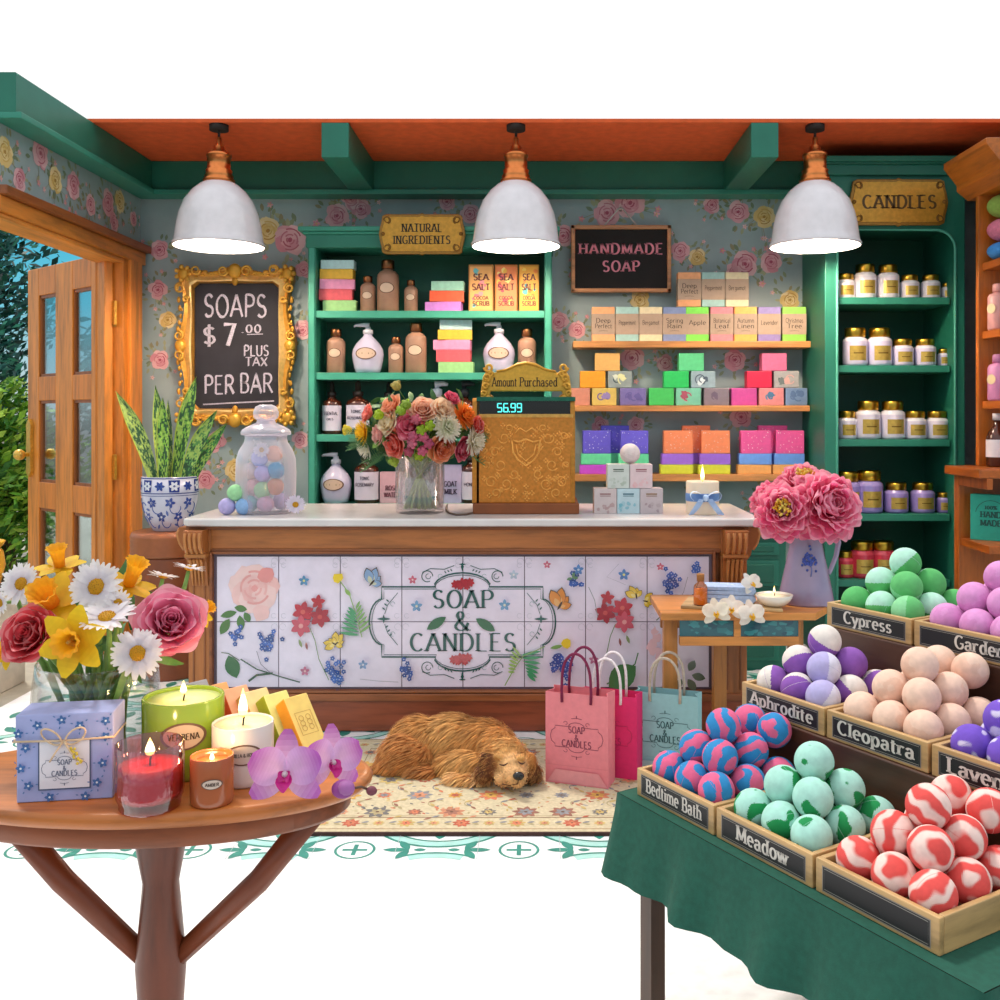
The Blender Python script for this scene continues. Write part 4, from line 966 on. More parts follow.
for a, b in ((190, 212), (720, 746)):
    m = MB(); m.box((xx(a, FD), FD - .02, fz[1]), (xx(b, FD), FD + .03, cz - .02), C('b06a34'))
    for g in (.25, .75): gx = xx(a + (b - a) * g, FD); m.box((gx - .004, FD - .025, fz[1] + .02), (gx + .004, FD - .02, zz(582, FD)), C('8a4f28'))
    part('pilaster', m, 'wood_z', t, True, bevel=.004)
    m = MB(); bx0, bx1 = xx(a + 1, FD), xx(b - 2, FD); nf = 4; w = (bx1 - bx0) / nf       # fluted scroll bracket
    m.prism([(0, 0), (.085, 0), (.09, -.03), (.078, -.075), (.05, -.105), (.045, -.125), (.03, -.14), (.016, -.2), (.008, -.25), (0, -.25)], bx1 - bx0, C('a8622e'), (bx0 , FD - .018, cz - .015), (0, -1, 0), (0, 0, 1))
    for k in range(nf):
        px_ = bx0 + w * (k + .5); m.tube([(px_, FD - .02 - a_, cz - .015 + b_) for a_, b_ in ((.086, -.01), (.092, -.03), (.082, -.07), (.055, -.1))], w * .34, C('c07c42'), 7)
        fan = (k - 1.5) * .006; m.tube([(px_ - fan, FD - .02 - a_, cz - .015 + b_) for a_, b_ in ((.048, -.13), (.034, -.15), (.022, -.2), (.012, -.25))], [w * .32, w * .34, w * .26, w * .08], C('c07c42'), 7)
    m.box((bx0 - .004, FD - .075, cz - .135), (bx1 + .004, FD - .02, cz - .12), C('b87438'))
    part('scroll_bracket', m, 'satin', t, True, bevel=.002)
# outward facing brackets seen in profile
for sx, e in ((-1, xx(191, FD)), (1, xx(745, FD))):
    m = MB(); m.prism([(0, 0), (.062, 0), (.066, -.03), (.055, -.075), (.035, -.1), (.03, -.125), (.012, -.15), (0, -.19)], .1, C('a8622e'), (e, FD + (.02 if sx > 0 else .12), cz - .012), (sx, 0, 0), (0, 0, 1))
    for k in range(3): m.tube([(e + sx * a_, FD + .03 + .03 * k, cz - .012 + b_) for a_, b_ in ((.06, -.01), (.068, -.03), (.057, -.07), (.038, -.1))], .011, C('c07c42'), 7)
    part('side_bracket', m, 'satin', t, True)
# panel mouldings
m = MB(); g = .012
X0_, X1_, Z0_, Z1_ = xx(214, FD), xx(712, FD), zz(689, FD), zz(553.5, FD)
for q in ((X0_ - g, Z0_ - g, X0_, Z1_ + g), (X1_, Z0_ - g, X1_ + g, Z1_ + g), (X0_, Z0_ - g, X1_, Z0_), (X0_, Z1_, X1_, Z1_ + g)): m.box((q[0], FD - .03, q[1]), (q[2], FD + .02, q[3]), C('8f5028'))
part('panel_moulding', m, 'wood_x', t, True, bevel=.004)
# tiles with their painted decoration
m = MB(); xs = [217, 279, 340.5, 402, 463, 524.5, 585.5, 647, 709]; ys = [556, 621.5, 687]
for i in range(8):
    for j in range(2):
        a, b = q2(xs[i], ys[j + 1]), q2(xs[i + 1], ys[j]); m.box((a[0] + .002, FD - .006, a[1] + .002), (b[0] - .002, FD + .02, b[1] - .002), jit(C('ece0f2'), .03))
m.box((X0_, FD, Z0_), (X1_, FD + .02, Z1_), C('6a5a6a'))
f = Flat(m, (0, FD - .006, 0)); rt = random.Random(21); S = FD / 1000
def fl_(px, py, r, c, mid=None, n=5, ang=.3, w=.6): f.flower(*q2(px, py), r * S, C(c), C(mid) if mid else None, n, ang, w)
def lf(px, py, l, w, deg, c): f.leaf(*q2(px, py), l * S, w * S, rad(deg), C(c))
def stem(pts, w, c): f.line([q2(*p) for p in pts], w * S, C(c))
RED, BLUE, DKG = 'b8283c', '3f62ae', '2f5a3a'
for cx_, cy_ in [(i, j) for i in xs[1:-1] for j in (556, 621.5)]:                     # faint corner scrolls
    for sx in (-1, 1): f.ring(*q2(cx_ + sx * 4, cy_ + 5), 3.2 * S, .5 * S, C('cfc8d8'), 0, 300, 10); f.ring(*q2(cx_ + sx * 5, cy_ - 6 if cy_ > 600 else cy_ + 9), 2.4 * S, .5 * S, C('cfc8d8'), 40, 330, 10)
f.rose(*q2(255, 588), 25 * S, C('f6d2d0'), C('f0b4b2'), C('eaa09e'), rt); f.blob(*q2(266, 574), 8 * S, C('ec9a98'), 9, .2); f.blob(*q2(262, 612), 9 * S, C('f4c4c2'), 9, .2)
for a in ((221, 616, 17, 7, 15), (235, 607, 13, 7, -10), (245, 612, 11, 7, -60), (240, 615, 15, 8, -80), (221, 634, 18, 9, 60)): lf(*a, '4a7a3a')
lf(229, 655, 24, 15, -70, '3f7048'); stem([(222, 652), (229, 653), (240, 660)], .8, '4a6a4a')
for x, y, s in ((238, 636, 1), (268, 643, 1.7), (334, 670, 1.6), (300, 582, 0)):
    for i in range(int(15 * s)): f.flower(*q2(x + rt.gauss(0, 3.0 * s), y + rt.gauss(0, 3.8 * s)), 2.6 * S, jit(C(BLUE), .35, rt), C('c8cfe4'), 5, rt.random(), .8)
stem([(258, 650), (262, 663), (272, 672)], .7, '8a8494'); stem([(242, 658), (258, 668), (280, 675), (301, 681)], 1.3, '3f5a4a'); stem([(250, 680), (258, 674), (274, 672)], 2.2, '3f5a4a')
fl_(305, 580, 5.5, '5f93bc', 'e8dc8a'); fl_(306, 670, 5, 'c0708c', 'e8c0c0')
def red_bunch(x, y, mir=1):
    fl_(x, y - 2, 11, RED, 'd8605a', 6); fl_(x + mir * 17, y + 3, 11, 'a82236', 'c84a4a', 6, .7); fl_(x + mir * 15, y - 12, 7.5, 'b02030', None, 5, .2); fl_(x - mir * 2, y + 12, 11, 'cc5266', 'e8a0a0', 6, .5)
    stem([(x + mir * 7, y + 14), (x + mir * 12, y + 26), (x + mir * 16, y + 45), (x + mir * 26, y + 66)], .8, '6a8a5a'); lf(x - mir * 4, y + 25, 9, 3, -70, '8a9a6a'); lf(x + mir * 3, y + 28, 8, 2.5, -80, '9a5a5a')
red_bunch(304, 613); red_bunch(622, 609, -1)
def butterfly(x, y, s, c, c2, deg):
    for a, l, w in ((8, 9, 5.5), (-28, 8, 5), (42, 12.5, 6.5), (76, 12, 7)):
        lf(x, y, l * s * 1.08, w * s * 1.1, a + deg, '5a4a3a'); lf(x, y, l * s, w * s, a + deg, c); lf(x, y, l * s * .55, w * s * .5, a + deg, c2)
    lf(x - 2.4 * s * cos(rad(20 + deg)), y + 2.4 * s * sin(rad(20 + deg)), 7 * s, 1.6 * s, 20 + deg, '3a2c24')
butterfly(336, 643, 1, 'e8c24a', 'f2da8a', 10); butterfly(336, 643, .9, 'e8c24a', 'f2da8a', 130); butterfly(372, 583, 1.3, '8aa6cc', 'c8c8b0', 30); butterfly(559, 606, 1.5, 'dc8a3a', 'e8b070', 40); butterfly(636, 596, 1, 'e8c24a', 'f2da8a', 80); butterfly(644, 600, .9, 'e2bc3e', 'f2da8a', -30)
f.blob(*q2(339, 577), 5 * S, C('f0cf3a'), 8, .3); stem([(341, 580), (350, 592), (356, 610), (363, 636)], 1, '8aaa6a'); lf(346, 588, 9, 4, -50, '8ab05a')
for a in range(7): lf(361 - a * .6, 634 - a * 3.4, 21 - 1.6 * a, 3.4, 172 - a * 6, '4a9a6a'); lf(360 - a * .5, 632 - a * 4, 15 - a, 2.6, 35 + a * 5, '7aa860')
for a in range(7): lf(521 + a, 654 + a * 3, 21 - 1.5 * a, 3.4, 12 - a * 9, '3f9a6a'); lf(521 - a, 655 + a * 2.6, 13 - a, 2.6, 130 + a * 8, '9aba6a')
stem([(505, 684), (515, 666), (523, 655), (545, 645)], 1, '8aaa6a'); f.blob(*q2(567, 642), 5 * S, C('f0cf3a'), 8, .3); lf(550, 647, 13, 4, 12, '7aa860')
for x, y, s in ((406, 671, 1.3), (558, 661, 1.8), (565, 668, 1.4), (574, 578, 1.2), (670, 579, 1.5), (668, 586, 1.2), (695, 567, .8), (342, 672, 1)):
    for i in range(int(13 * s)): f.flower(*q2(x + rt.gauss(0, 2.8 * s), y + rt.gauss(0, 3.2 * s)), 2.6 * S, jit(C('3a5aa6'), .35, rt), C('c8cfe4'), 5, rt.random(), .8)
for a in (0, 70, 200): lf(572, 576, 6, 3, a, '6a8a6a')
fl_(578, 568, 5.5, '5f86c0', 'c8d0e0'); fl_(623, 573, 6, '5f86c0', 'e8dc8a'); fl_(365, 662, 5, '7a96c0', 'e0d8e0'); fl_(514, 573, 5, 'b8c4d8', 'f0e8e0'); fl_(414, 578, 4.5, 'cc6a80', 'f0d0d0'); fl_(547, 563, 4, 'c86a80', 'f0d0d0'); fl_(659, 565, 4, 'c86a80', 'f0d0d0'); fl_(593, 657, 5, 'c07a98', 'e8c8d0'); fl_(418, 604, 6, '6f9cc4', 'e0d8c0'); fl_(505, 603, 6, '6f9cc4', 'e0d8c0')
stem([(588, 585), (594, 598), (597, 615)], .7, '9a9aa0'); stem([(618, 562), (606, 575), (625, 583)], .5, 'c0b8c8'); stem([(686, 575), (682, 590), (676, 600)], .6, 'a098a8'); stem([(700, 572), (692, 592), (668, 606), (655, 618)], 1, '5a6a5a'); stem([(362, 676), (380, 678), (400, 679)], .7, 'b0a8b8')
lf(608, 684, 34, 24, 38, '4a7a48'); stem([(606, 681), (622, 671), (634, 661), (637, 650)], 1.2, '4a7a48')
for a in ((676, 667, 12, 7, 120), (687, 668, 12, 8, 60), (690, 672, 14, 8, -15), (686, 676, 14, 8, -55), (680, 676, 11, 7, -120)): lf(*a, '4a5a4a')
for i in range(10): f.blob(*q2(653 + rt.uniform(-4, 10), 640 + rt.uniform(-14, 16)), 4 * S, C('eec4cc'), 9, .4)
# the SOAP & CANDLES cartouche
TG = C('1f5652')
def cart(pts, w, c=TG): f.line([q2(*p) for p in pts], w * S, c)
def oct_(g):
    top = [(382, 586.5), (437, 586.5)]
    x0, x1, yt, yb, cxm = 382 + g, 543 - g, 586.5 + g, 656.5 - g, 462.5
    P_ = [(x0, yt + 12 - g), (x0, yt), (436 + g * .4, yt)]
    P_ += [(cxm + 28 * cos(rad(a)) * 1.02, yt + 1 - 15 * sin(rad(a)) + 0) for a in range(165, 14, -15)]
    P_ += [(489 - g * .4, yt), (x1, yt), (x1, yt + 12 - g)]
    P_ += [(x1 - 1 + (15 - g * .2) * sin(rad(a)) * .9, 621.5 - 23 * cos(rad(a))) for a in range(15, 166, 15)]
    P_ += [(x1, yb - 12 + g), (x1, yb), (489 - g * .4, yb)]
    P_ += [(cxm + 28 * cos(rad(a)) * 1.02, yb - 1 + 15 * sin(rad(a))) for a in range(15, 166, 15)]
    P_ += [(436 + g * .4, yb), (x0, yb), (x0, yb - 12 + g)]
    P_ += [(x0 + 1 - (15 - g * .2) * sin(rad(a)) * .9, 621.5 + 23 * cos(rad(a))) for a in range(15, 166, 15)]
    P_.append(P_[0]); return P_
f.k = 80; cart(oct_(0), 1.5); cart(oct_(2.2), .6)
for sy, yc in ((-1, 576), (1, 667)):
    for sx in (-1, 1):
        f.ring(*q2(462.5 + sx * 35, yc), 5.5 * S, .8 * S, TG, 0, 300, 16); f.ring(*q2(462.5 + sx * 34, yc), 2.5 * S, .6 * S, TG, 90, 360, 10)
        cart([(462.5 + sx * 40, yc - 4 * sy * -1), (462.5 + sx * 32, yc + 8.5 * -sy * -1 * .9), (462.5 + sx * 18, yc + 7 * sy), (462.5 + sx * 8, yc + 12 * sy * .9)], .7)
        f.ring(*q2(462.5 + sx * 22, yc), 2.2 * S, .5 * S, C('9ab0b4'), 30, 330, 10)
        for k in range(3): lf(462.5 + sx * (10 + k * 3), yc + sy * (5 - k), 3.2, 1.2, 90 + sx * -40, '245c58')
    lf(462.5, 562 if sy < 0 else 680, 9 , 2.2, -90 if sy < 0 else 90, '245c58'); lf(459, 564 if sy < 0 else 679, 7, 1.6, 0, '245c58'); f.blob(*q2(462.5, 566.5 if sy < 0 else 676), 1.6 * S, TG, 8, 0)
for sx, xc in ((-1, 384), (1, 541)):
    lf(xc - 7, 618.5, 14, 2.6, 0, '245c58'); lf(xc, 623, 9, 2.2, 90, '245c58')
    for sy in (-1, 1):
        cart([(xc + sx * -1, 618.5 + sy * 5), (xc - sx * 4, 618.5 + sy * 14), (xc - sx * 14, 618.5 + sy * 26)], .6)
        for k in range(3): lf(xc - sx * (1.5 + 2 * k), 618.5 + sy * (9 + 4 * k), 4, 1.4, (50 if sy < 0 else -50) + (90 if sx < 0 else 0), '245c58')
        f.ring(*q2(xc - sx * 9, 618.5 + sy * 15), 2.2 * S, .45 * S, C('8aa4a8'), 0, 290, 10)
for dx, dy, r_ in ((0, 0, 6), (-7, 1, 5), (7, -1, 5), (-3, 3, 4), (4, 3, 4)): fl_(463 + dx, 583 + dy, r_, 'b02434', None, 7, dx); fl_(461 + dx, 658 + dy, r_, 'c4545c', None, 7, dx)
lf(427, 629, 23, 9.5, 33, '2f6a48'); lf(476, 618, 23, 9.5, -33, '2f6a48')
f.k = 100; mt = f.n * (f.k * .00003 + .0006)
for s, px_, py_, hh, w in (('SOAP', 463, 607.5, 17.5, 61), ('&', 462, 630, 19, 15), ('CANDLES', 463, 650.5, 17.5, 106)): text(m, s, (xx(px_, FD), FD - .006 - .0045, zz(py_, FD)), (1, 0, 0), (0, 0, 1), hh * S, TG, .16, .05, .06, .12, w * S)
part('painted_tiles', m, 'gloss', t, True)
t = thing('marble_worktop', 'white marble slab worktop with rounded edge on the wooden counter', 'worktop', (xx(472, FD), 4.78, cz))
a0, a1, ya, yb_ = xx(182, 4.40), xx(763, 4.40), 4.385, 5.15
m = MB(); m.prism([(a0 + .03, ya), (a1 - .03, ya), (a1, ya + .03), (a1, yb_), (a0, yb_), (a0, ya + .03)], .035, C('dcd6d6'), (0, 0, cz + .035), (1, 0, 0), (0, 1, 0)); part('slab', m, 'marble', t, True, bevel=.009, seg=3)
CT = cz + .035          # counter top height
CK = lambda d: d / 1000

# ================================================================== on the counter
def cdep(py): return (CAMH - CT) / ((py - 415) / 1000)
def bombmat(): pass
def halves(c1, c2, axis, seed=0, marb=0):
    ax = Vector(axis).normalized(); r = random.Random(seed); off = Vector((r.random() * 9, r.random() * 9, r.random() * 9))
    a, b = C(c1), C(c2)
    def fn(p):
        n = p.normalized(); k = n.dot(ax) + (noise.noise(n * 2.2 + off) * marb if marb else 0)
        return a if k > 0 else b
    return fn
def bomb(name, label, loc, r, fn, cat='bath bomb', group=None, seg=40, rings=26, rot=(0, 0, 0), seam=True):
    m = MB(); m.sphere((0, 0, 0), r, fn, seg, rings)
    if seam: m.M = Matrix.Rotation(.5, 4, 'X') @ Matrix.Rotation(.3, 4, 'Y'); m.lathe([(r * .99, -.02 * r), (r * 1.018, 0), (r * .99, .02 * r)], [fn(Vector((0, 0, 1)))] * 2 if callable(fn) else fn, 40, cap=False)
    o = single(name, m, 'bomb', label, cat, loc, group); o.rotation_euler = rot; return o

jl = (xx(266, 4.66), 4.66, CT); kq = 4.66 / 1000
t = thing('glass_jar', 'ribbed glass apothecary jar with knob lid filled with bath bombs', 'jar', jl)
H = 108 * kq; rj = 28.5 * kq
m = MB(); m.lathe([(rj * .93, 0), (rj, .012), (rj * 1.0, .03), (rj * 1.02, H * .38), (rj, H * .5), (rj * .9, H * .58), (rj * .74, H * .65), (rj * .7, H * .69), (rj * .72, H * .72)], C('e8e2f2'), 72, rib=.014, nrib=36, cap=True); part('body', m, 'glass_ribbed', t)
m = MB(); m.lathe([(rj * .7, H * .715), (rj * .84, H * .72), (rj * .86, H * .745), (rj * .8, H * .77), (rj * .6, H * .8), (rj * .34, H * .83), (rj * .3, H * .86)], C('e8e2f2'), 40); m.lathe([(rj * .3, H * .855), (rj * .42, H * .88), (rj * .44, H * .93), (rj * .36, H * .98), (rj * .2, H), (0.001, H)], C('e8e2f2'), 40); part('lid', m, 'glass_ribbed', t)
jr = random.Random(4); rb = .039
for i, (dx, dz, dy, c, w) in enumerate(((-.075, .045, -.05, '7fd0d8', 'aqua'), (.02, .045, -.07, 'e6b8d0', 'pink'), (.075, .05, .03, 'c9b8e8', 'lilac'), (-.06, .12, -.03, 'f0b6b6', 'rose'), (.0, .11, -.06, 'aadf9e', 'light green'), (.07, .125, -.055, 'e89a70', 'orange'), (-.08, .195, -.02, 'f2d0c4', 'peach'), (.0, .185, -.055, 'c6b4ea', 'violet'), (.072, .2, -.05, '4a9cc8', 'blue'), (-.02, .255, -.045, 'b0aee6', 'periwinkle'), (.055, .275, -.03, 'ea9c78', 'apricot'))):
    bomb('bath_bomb', '%s bath bomb inside the ribbed glass jar' % w, (jl[0] + dx * .84, jl[1] + dy, jl[2] + dz), rb, halves(c, c, (0, 0, 1)), group='bath bombs in the glass jar', seg=24, rings=16)
for px, py, c, w in ((227, 507, 'b9aee0', 'lilac bath bomb at the left of three beside the glass jar'), (244, 507, '8fb4e0', 'blue bath bomb touching the foot of the glass jar'), (235, 493, '9fd8a0', 'pale green bath bomb resting on two others beside the glass jar')):
    d = 4.56; r = 8.4 * d / 1000
    bomb('bath_bomb', w, (xx(px, d), d + (.01 if py < 500 else 0), CT + r + (0 if py > 500 else 2 * r * .8)), r, halves(c, c, (0, 0, 1)), group='loose bath bombs on the counter')

# ------------------------------------------------------------------ flower builders
def petal(m, M, l, w, c0, c1, cup=.3, curl=.2, tip=.5, nu=6, nv=4, ruff=0, r=None):
    """a petal lying along +x from the origin, facing +z"""
    r = r or R; g = []
    for i in range(nu + 1):
        u = i / nu; wd = w / 2 * (sin(PI * min(1, u * (1 - .12) + .06)) ** .7 if tip else (1 - u)) * (1 if u < .7 else 1 - (u - .7) / .3 * (1 - tip) * .7)
        row = []
        for j in range(nv + 1):
            v = 2 * j / nv - 1
            z = cup * l * (u * u * .5 + v * v * .35 * (w / l)) - curl * l * max(0, u - .6) ** 2 * 4
            if ruff and u > .5: z += r.uniform(-1, 1) * ruff * l * (u - .4)
            row.append(M @ Vector((u * l, v * wd, z)))
        g.append(row)
    sv = m.M; m.M = Matrix(); m.sheet(g, lambda a, b: mix(c0, c1, a)); m.M = sv
def axis_m(loc, ax, roll=0):
    ax = Vector(ax).normalized(); q = ax.to_track_quat('Z', 'Y')
    return Matrix.Translation(loc) @ q.to_matrix().to_4x4() @ Matrix.Rotation(roll, 4, 'Z')
def rot(az, tilt): return Matrix.Rotation(az, 4, 'Z') @ Matrix.Rotation(-tilt, 4, 'Y')
def broad(m, M, l, w, c0, c1, cup=.4, curl=.4, edge=.3, nu=9, nv=8, ruff=0, r=None):
    """a broad rounded petal with a pale rim, base at the origin, along +x, hollow side +z"""
    g = []; ce = mix(c1, (1, 1, 1), edge)
    for i in range(nu + 1):
        u = i / nu; wd = w / 2 * (.4 + .6 * sin(min(1, u * 1.3) * PI / 2)) * max(.02, 1 - (max(0, u - .5) / .52) ** 4) ** .36; row = []
        for j in range(nv + 1):
            v = 2 * j / nv - 1; z = cup * w * v * v * .5 + .1 * l * u * u - curl * l * max(0, u - .6) ** 2 * 2.2
            if ruff and u > .5: z += r.uniform(-1, 1) * ruff * l * (u - .4)
            row.append(M @ Vector((u * l * (1 - .16 * v * v), v * wd, z)))
        g.append(row)
    sv = m.M; m.M = Matrix(); m.sheet(g, lambda a, b: mix(mix(c0, c1, a), ce, max(0, (a - .78) / .22) if a > .78 else max(0, abs(b * 2 - 1) - .8) * 3 * a)); m.M = sv
def rose_mesh(Rr, c_in, c_out, seed, layers=6, open_=1.0):
    m = MB(); r = random.Random(seed); c_in, c_out = C(c_in), C(c_out); g = []; n = 44
    for i in range(n + 1):
        t = i / n * 2.7; a = t * 2 * PI; q = Rr * (.035 + .075 * t); top = Rr * (.36 - .03 * t)
        g.append([Vector((q * cos(a) * k, q * sin(a) * k, z)) for k, z in ((.8, -.2 * Rr), (1, 0), (1.04, top * .75), (1.2, top))])
    m.sheet(g, lambda a, b: mix(mix(c_in, c_out, a * .5), c_out, .7 * b))
    for k, (n, rb, tilt, l, w) in enumerate(((3, .24, 4, .84, .8), (4, .3, 14, .9, .9), (5, .34, 27, .98, 1.0), (5, .36, 43, 1.02, 1.15), (5, .36, 60, 1.02, 1.25))):
        for i in range(n):
            az = 2 * PI * (i + .5 * (k % 2)) / n + r.uniform(-.12, .12) + k * .4
            M = Matrix.Translation((0, 0, -Rr * .55)) @ Matrix.Rotation(az, 4, 'Z') @ Matrix.Translation((Rr * rb * .62, 0, 0)) @ Matrix.Rotation(-rad(90 - tilt * open_ + r.uniform(-4, 4)), 4, 'Y')
            ca = jit(mix(c_in, c_out, .35 + .65 * k / 4), .08, r); broad(m, M, Rr * l, Rr * w, mix(c_in, ca, .35), ca, .42 - .06 * k, .16 + .07 * k, .3)
    return m
def daisy_parts(t, Rr, seed, c='f6f4f6', n=17, cone='e8b420', cs=.3):
    r = random.Random(seed); m = MB()
    for k in range(2):
        for i in range(n):
            az = 2 * PI * (i + .5 * k) / n + r.uniform(-.08, .08)
            petal(m, rot(az, rad(r.uniform(2, 12) + 6 * k)) @ Matrix.Translation((Rr * .16, 0, 0)), Rr * r.uniform(.74, .86), Rr * .25, C('e4dfe8'), C(c), .08, .1, .75, 4, 2)
    part('petals', m, 'petal', t)
    m = MB(); m.sphere((0, 0, Rr * .05), Rr * cs, C(cone), 18, 10, (1, 1, .5))
    for i in range(46):
        a = i * 2.4; q = Rr * cs * math.sqrt(i / 46); m.sphere((q * cos(a), q * sin(a), Rr * .05 + Rr * cs * .5 * math.sqrt(max(0, 1 - (q / Rr / cs) ** 2))), Rr * .026, jit(C('dca018'), .2, r), 6, 4)
    part('centre', m, 'petal', t)
def stem_part(t, pts, r=.004, c='5a8a3a'):
    m = MB(); m.tube(pts, r, C(c), 7); part('stem', m, 'leaf', t)
def oriented(t, ax, roll=0):
    t.rotation_mode = 'QUATERNION'; t.rotation_quaternion = axis_m((0, 0, 0), ax, roll).to_quaternion()
def local(t, loc, ax, p, roll=0):
    """a room point in the thing's own axes"""
    return axis_m(loc, ax, roll).inverted() @ Vector(p)

d = 4.55; loc = Vector((xx(295.5, d), d, CT + 10 * d / 1000)); ax = (.25, -1, .55)
t = thing('daisy', 'single white daisy head leaning against the foot of the glass jar', 'flower', loc); oriented(t, ax); daisy_parts(t, 10.5 * d / 1000, 3, 'e6dcf2', 14)
loc = Vector((xx(257, 4.5), 4.66 - rj * .62, CT + .295)); t = thing('daisy', 'small white daisy among the bath bombs inside the glass jar', 'flower', loc); oriented(t, (-.1, -1, .2)); daisy_parts(t, .04, 5, 'f4f0f6', 12)

# vase of mixed flowers
vd = 4.66; vx = xx(420, vd); vk = vd / 1000
t = thing('cut_glass_vase', 'cut glass cylinder vase of mixed flowers on the counter', 'vase', (vx, vd, CT))
rv, hv = 24 * vk, 56 * vk
m = MB(); m.lathe([(rv * .9, 0), (rv, .008), (rv, .03), (rv, hv), (rv * .94, hv), (rv * .94, .02), (rv * .5, .016)], C('eee6f4'), 44, cap=True); part('glass', m, 'glass_cut', t)
m = MB()
for s in (1, -1):
    for i in range(16):
        pts = []
        for j in range(8): z = .07 + (hv - .09) * j / 7; a = 2 * PI * i / 22 + s * (z / hv) * 1.9; pts.append(((rv + .0015) * cos(a), (rv + .0015) * sin(a), z))
        m.tube(pts, .0016, C('efe9f4'), 5, cap=False)
part('cut_pattern', m, 'glass_cut', t)
m = MB(); rs_ = random.Random(8)
for i in range(30):
    a = rs_.random() * 2 * PI; q0, q1 = rs_.uniform(.2, .85) * rv, rs_.uniform(.1, .9) * rv
    m.tube([(q0 * cos(a), q0 * sin(a), .02), (-q1 * cos(a) * .2, -q1 * sin(a) * .2, hv * .8), (-q1 * cos(a), -q1 * sin(a), hv * 1.15)], .0065, jit(C('a9b868'), .25, rs_), 6)
single('flower_stems', m, 'leaf', 'bundle of green flower stems standing inside the cut glass vase', 'stems', (vx, vd, CT), kind='stuff')
m = MB(); bc = Vector((vx, vd, CT + hv + .16))
for i in range(420):
    a, b = rs_.random() * 2 * PI, rs_.uniform(-.75, .75); n = Vector((cos(a) * cos(b), sin(a) * cos(b), sin(b) * .85)).normalized()
    p = bc + Vector((n.x * .27, n.y * .2, n.z * .2 - .02)) * rs_.uniform(.55, 1.02)
    if p.y > vd + .1: continue
    M = axis_m(p, n + Vector((rs_.gauss(0, .5), rs_.gauss(0, .5), rs_.gauss(0, .4) - .2)), rs_.random() * 6); petal(m, M, rs_.uniform(.05, .085), .028, C('3f6a34'), jit(C(rs_.choice(['5a8a3f', '3f6f38', '7fa848', '8fae5a'])), .2, rs_), .2, .3, .3, 4, 2)
for i in range(26):                                     # feathery sprigs
    a = rs_.choice([rs_.uniform(2.6, 3.9), rs_.uniform(-.8, .5)]); p0 = bc + Vector((cos(a) * .16, -.05, -.05 + sin(a) * .1)); p1 = p0 + Vector((cos(a) * .16, rs_.uniform(-.08, .04), rs_.uniform(-.12, .05)))
    m.tube([p0, p1], .0018, C('4a7a44'), 5)
    for j in range(12):
        q = p0.lerp(p1, .25 + .06 * j)
        for s in (1, -1): m.tube([q, q + Vector((cos(a) * .02, rs_.uniform(-.01, .01), s * .035 * (1 - j / 16)))], .0014, C('4f8048'), 4, cap=False)
single('bouquet_foliage', m, 'leaf', 'green leaves and sprigs between the flowers of the counter bouquet', 'foliage', (vx, vd, CT), world=True, kind='stuff')
FLW = [('rose', 410, 425, 14, 'd84a68', 'ee7f98', 'bright pink rose in the upper middle of the counter bouquet'), ('rose', 393, 443.5, 13.5, 'e0483e', 'f48a74', 'coral rose low on the left of the counter bouquet'), ('rose', 443, 448.5, 13.5, 'd8561e', 'f2a070', 'orange rose low on the right of the counter bouquet'), ('rose', 464, 449, 11.5, 'b8304e', 'e06a86', 'crimson pink rose beside the orange rose, counter bouquet'), ('rose', 423, 409, 12.5, 'e8a078', 'f6ccb0', 'peach rose at the top of the counter bouquet'), ('rose', 444, 409, 11.5, 'ecc498', 'f6e0c4', 'cream rose at the top right of the counter bouquet'), ('rose', 390, 405, 11, 'ee8a58', 'f8b890', 'apricot rose at the top left of the counter bouquet'), ('rose', 387, 421.5, 12, 'f0d8a8', 'f8ecd0', 'ivory rose left of the bright pink one, counter bouquet'), ('rose', 377, 435, 9, 'f0a8a0', 'f8ccc4', 'pale pink rose at the left of the counter bouquet'),
       ('rose', 366.5, 413, 9, 'e85a58', 'f49a88', 'small coral rose at the left edge of the counter bouquet'), ('rose', 453, 397.5, 7.5, 'c8285a', 'e85a80', 'raspberry rosebud at the top of the counter bouquet'), ('rose', 479, 425, 8, 'c83a3a', 'e86a5a', 'small red rose next to the cash register'),
       ('mum', 447, 427, 14, 'd8e0a8', 'f6f0ea', 'big white chrysanthemum in the counter bouquet'), ('mum', 474, 441, 13, 'e0d8a0', 'f4eee8', 'white chrysanthemum at the right of the counter bouquet'), ('mum', 366, 446, 12, 'e8e4a8', 'f2f0ea', 'white chrysanthemum at the left of the counter bouquet'), ('mum', 464, 416, 12.5, 'e06a14', 'f2913a', 'orange gerbera at the top right of the counter bouquet'), ('mum', 364, 432, 12, 'f0a820', 'f8d83a', 'yellow gerbera at the left of the counter bouquet')]
def mum_mesh(Rr, c0, c1, seed):
    m = MB(); r = random.Random(seed)
    for k in range(6):
        n = 10 + 4 * k; u = k / 5
        for i in range(n):
            az = 2 * PI * (i + .5 * (k % 2)) / n + r.uniform(-.06, .06)
            petal(m, Matrix.Translation((0, 0, -Rr * .1 * u)) @ rot(az, rad(78 - 82 * u + r.uniform(-6, 6))) @ Matrix.Translation((Rr * .1, 0, 0)), Rr * (.5 + .42 * u), Rr * .2, mix(C(c0), C(c1), u * .6), jit(C(c1), .06, r), .35, -.05, .7, 3, 2)
    return m
def bpos(px, py):
    dx, dz = xx(px, vd) - bc.x, zz(py, vd) - bc.z
    yy = -math.sqrt(max(.0, .05 - (dx * .75) ** 2 - (dz * 1.0) ** 2))
    if px > 458: yy = min(yy, -.15)
    return Vector((xx(px, vd + yy), vd + yy, zz(py, vd + yy))), Vector((dx, min(-.08, yy * .8), dz + .05))
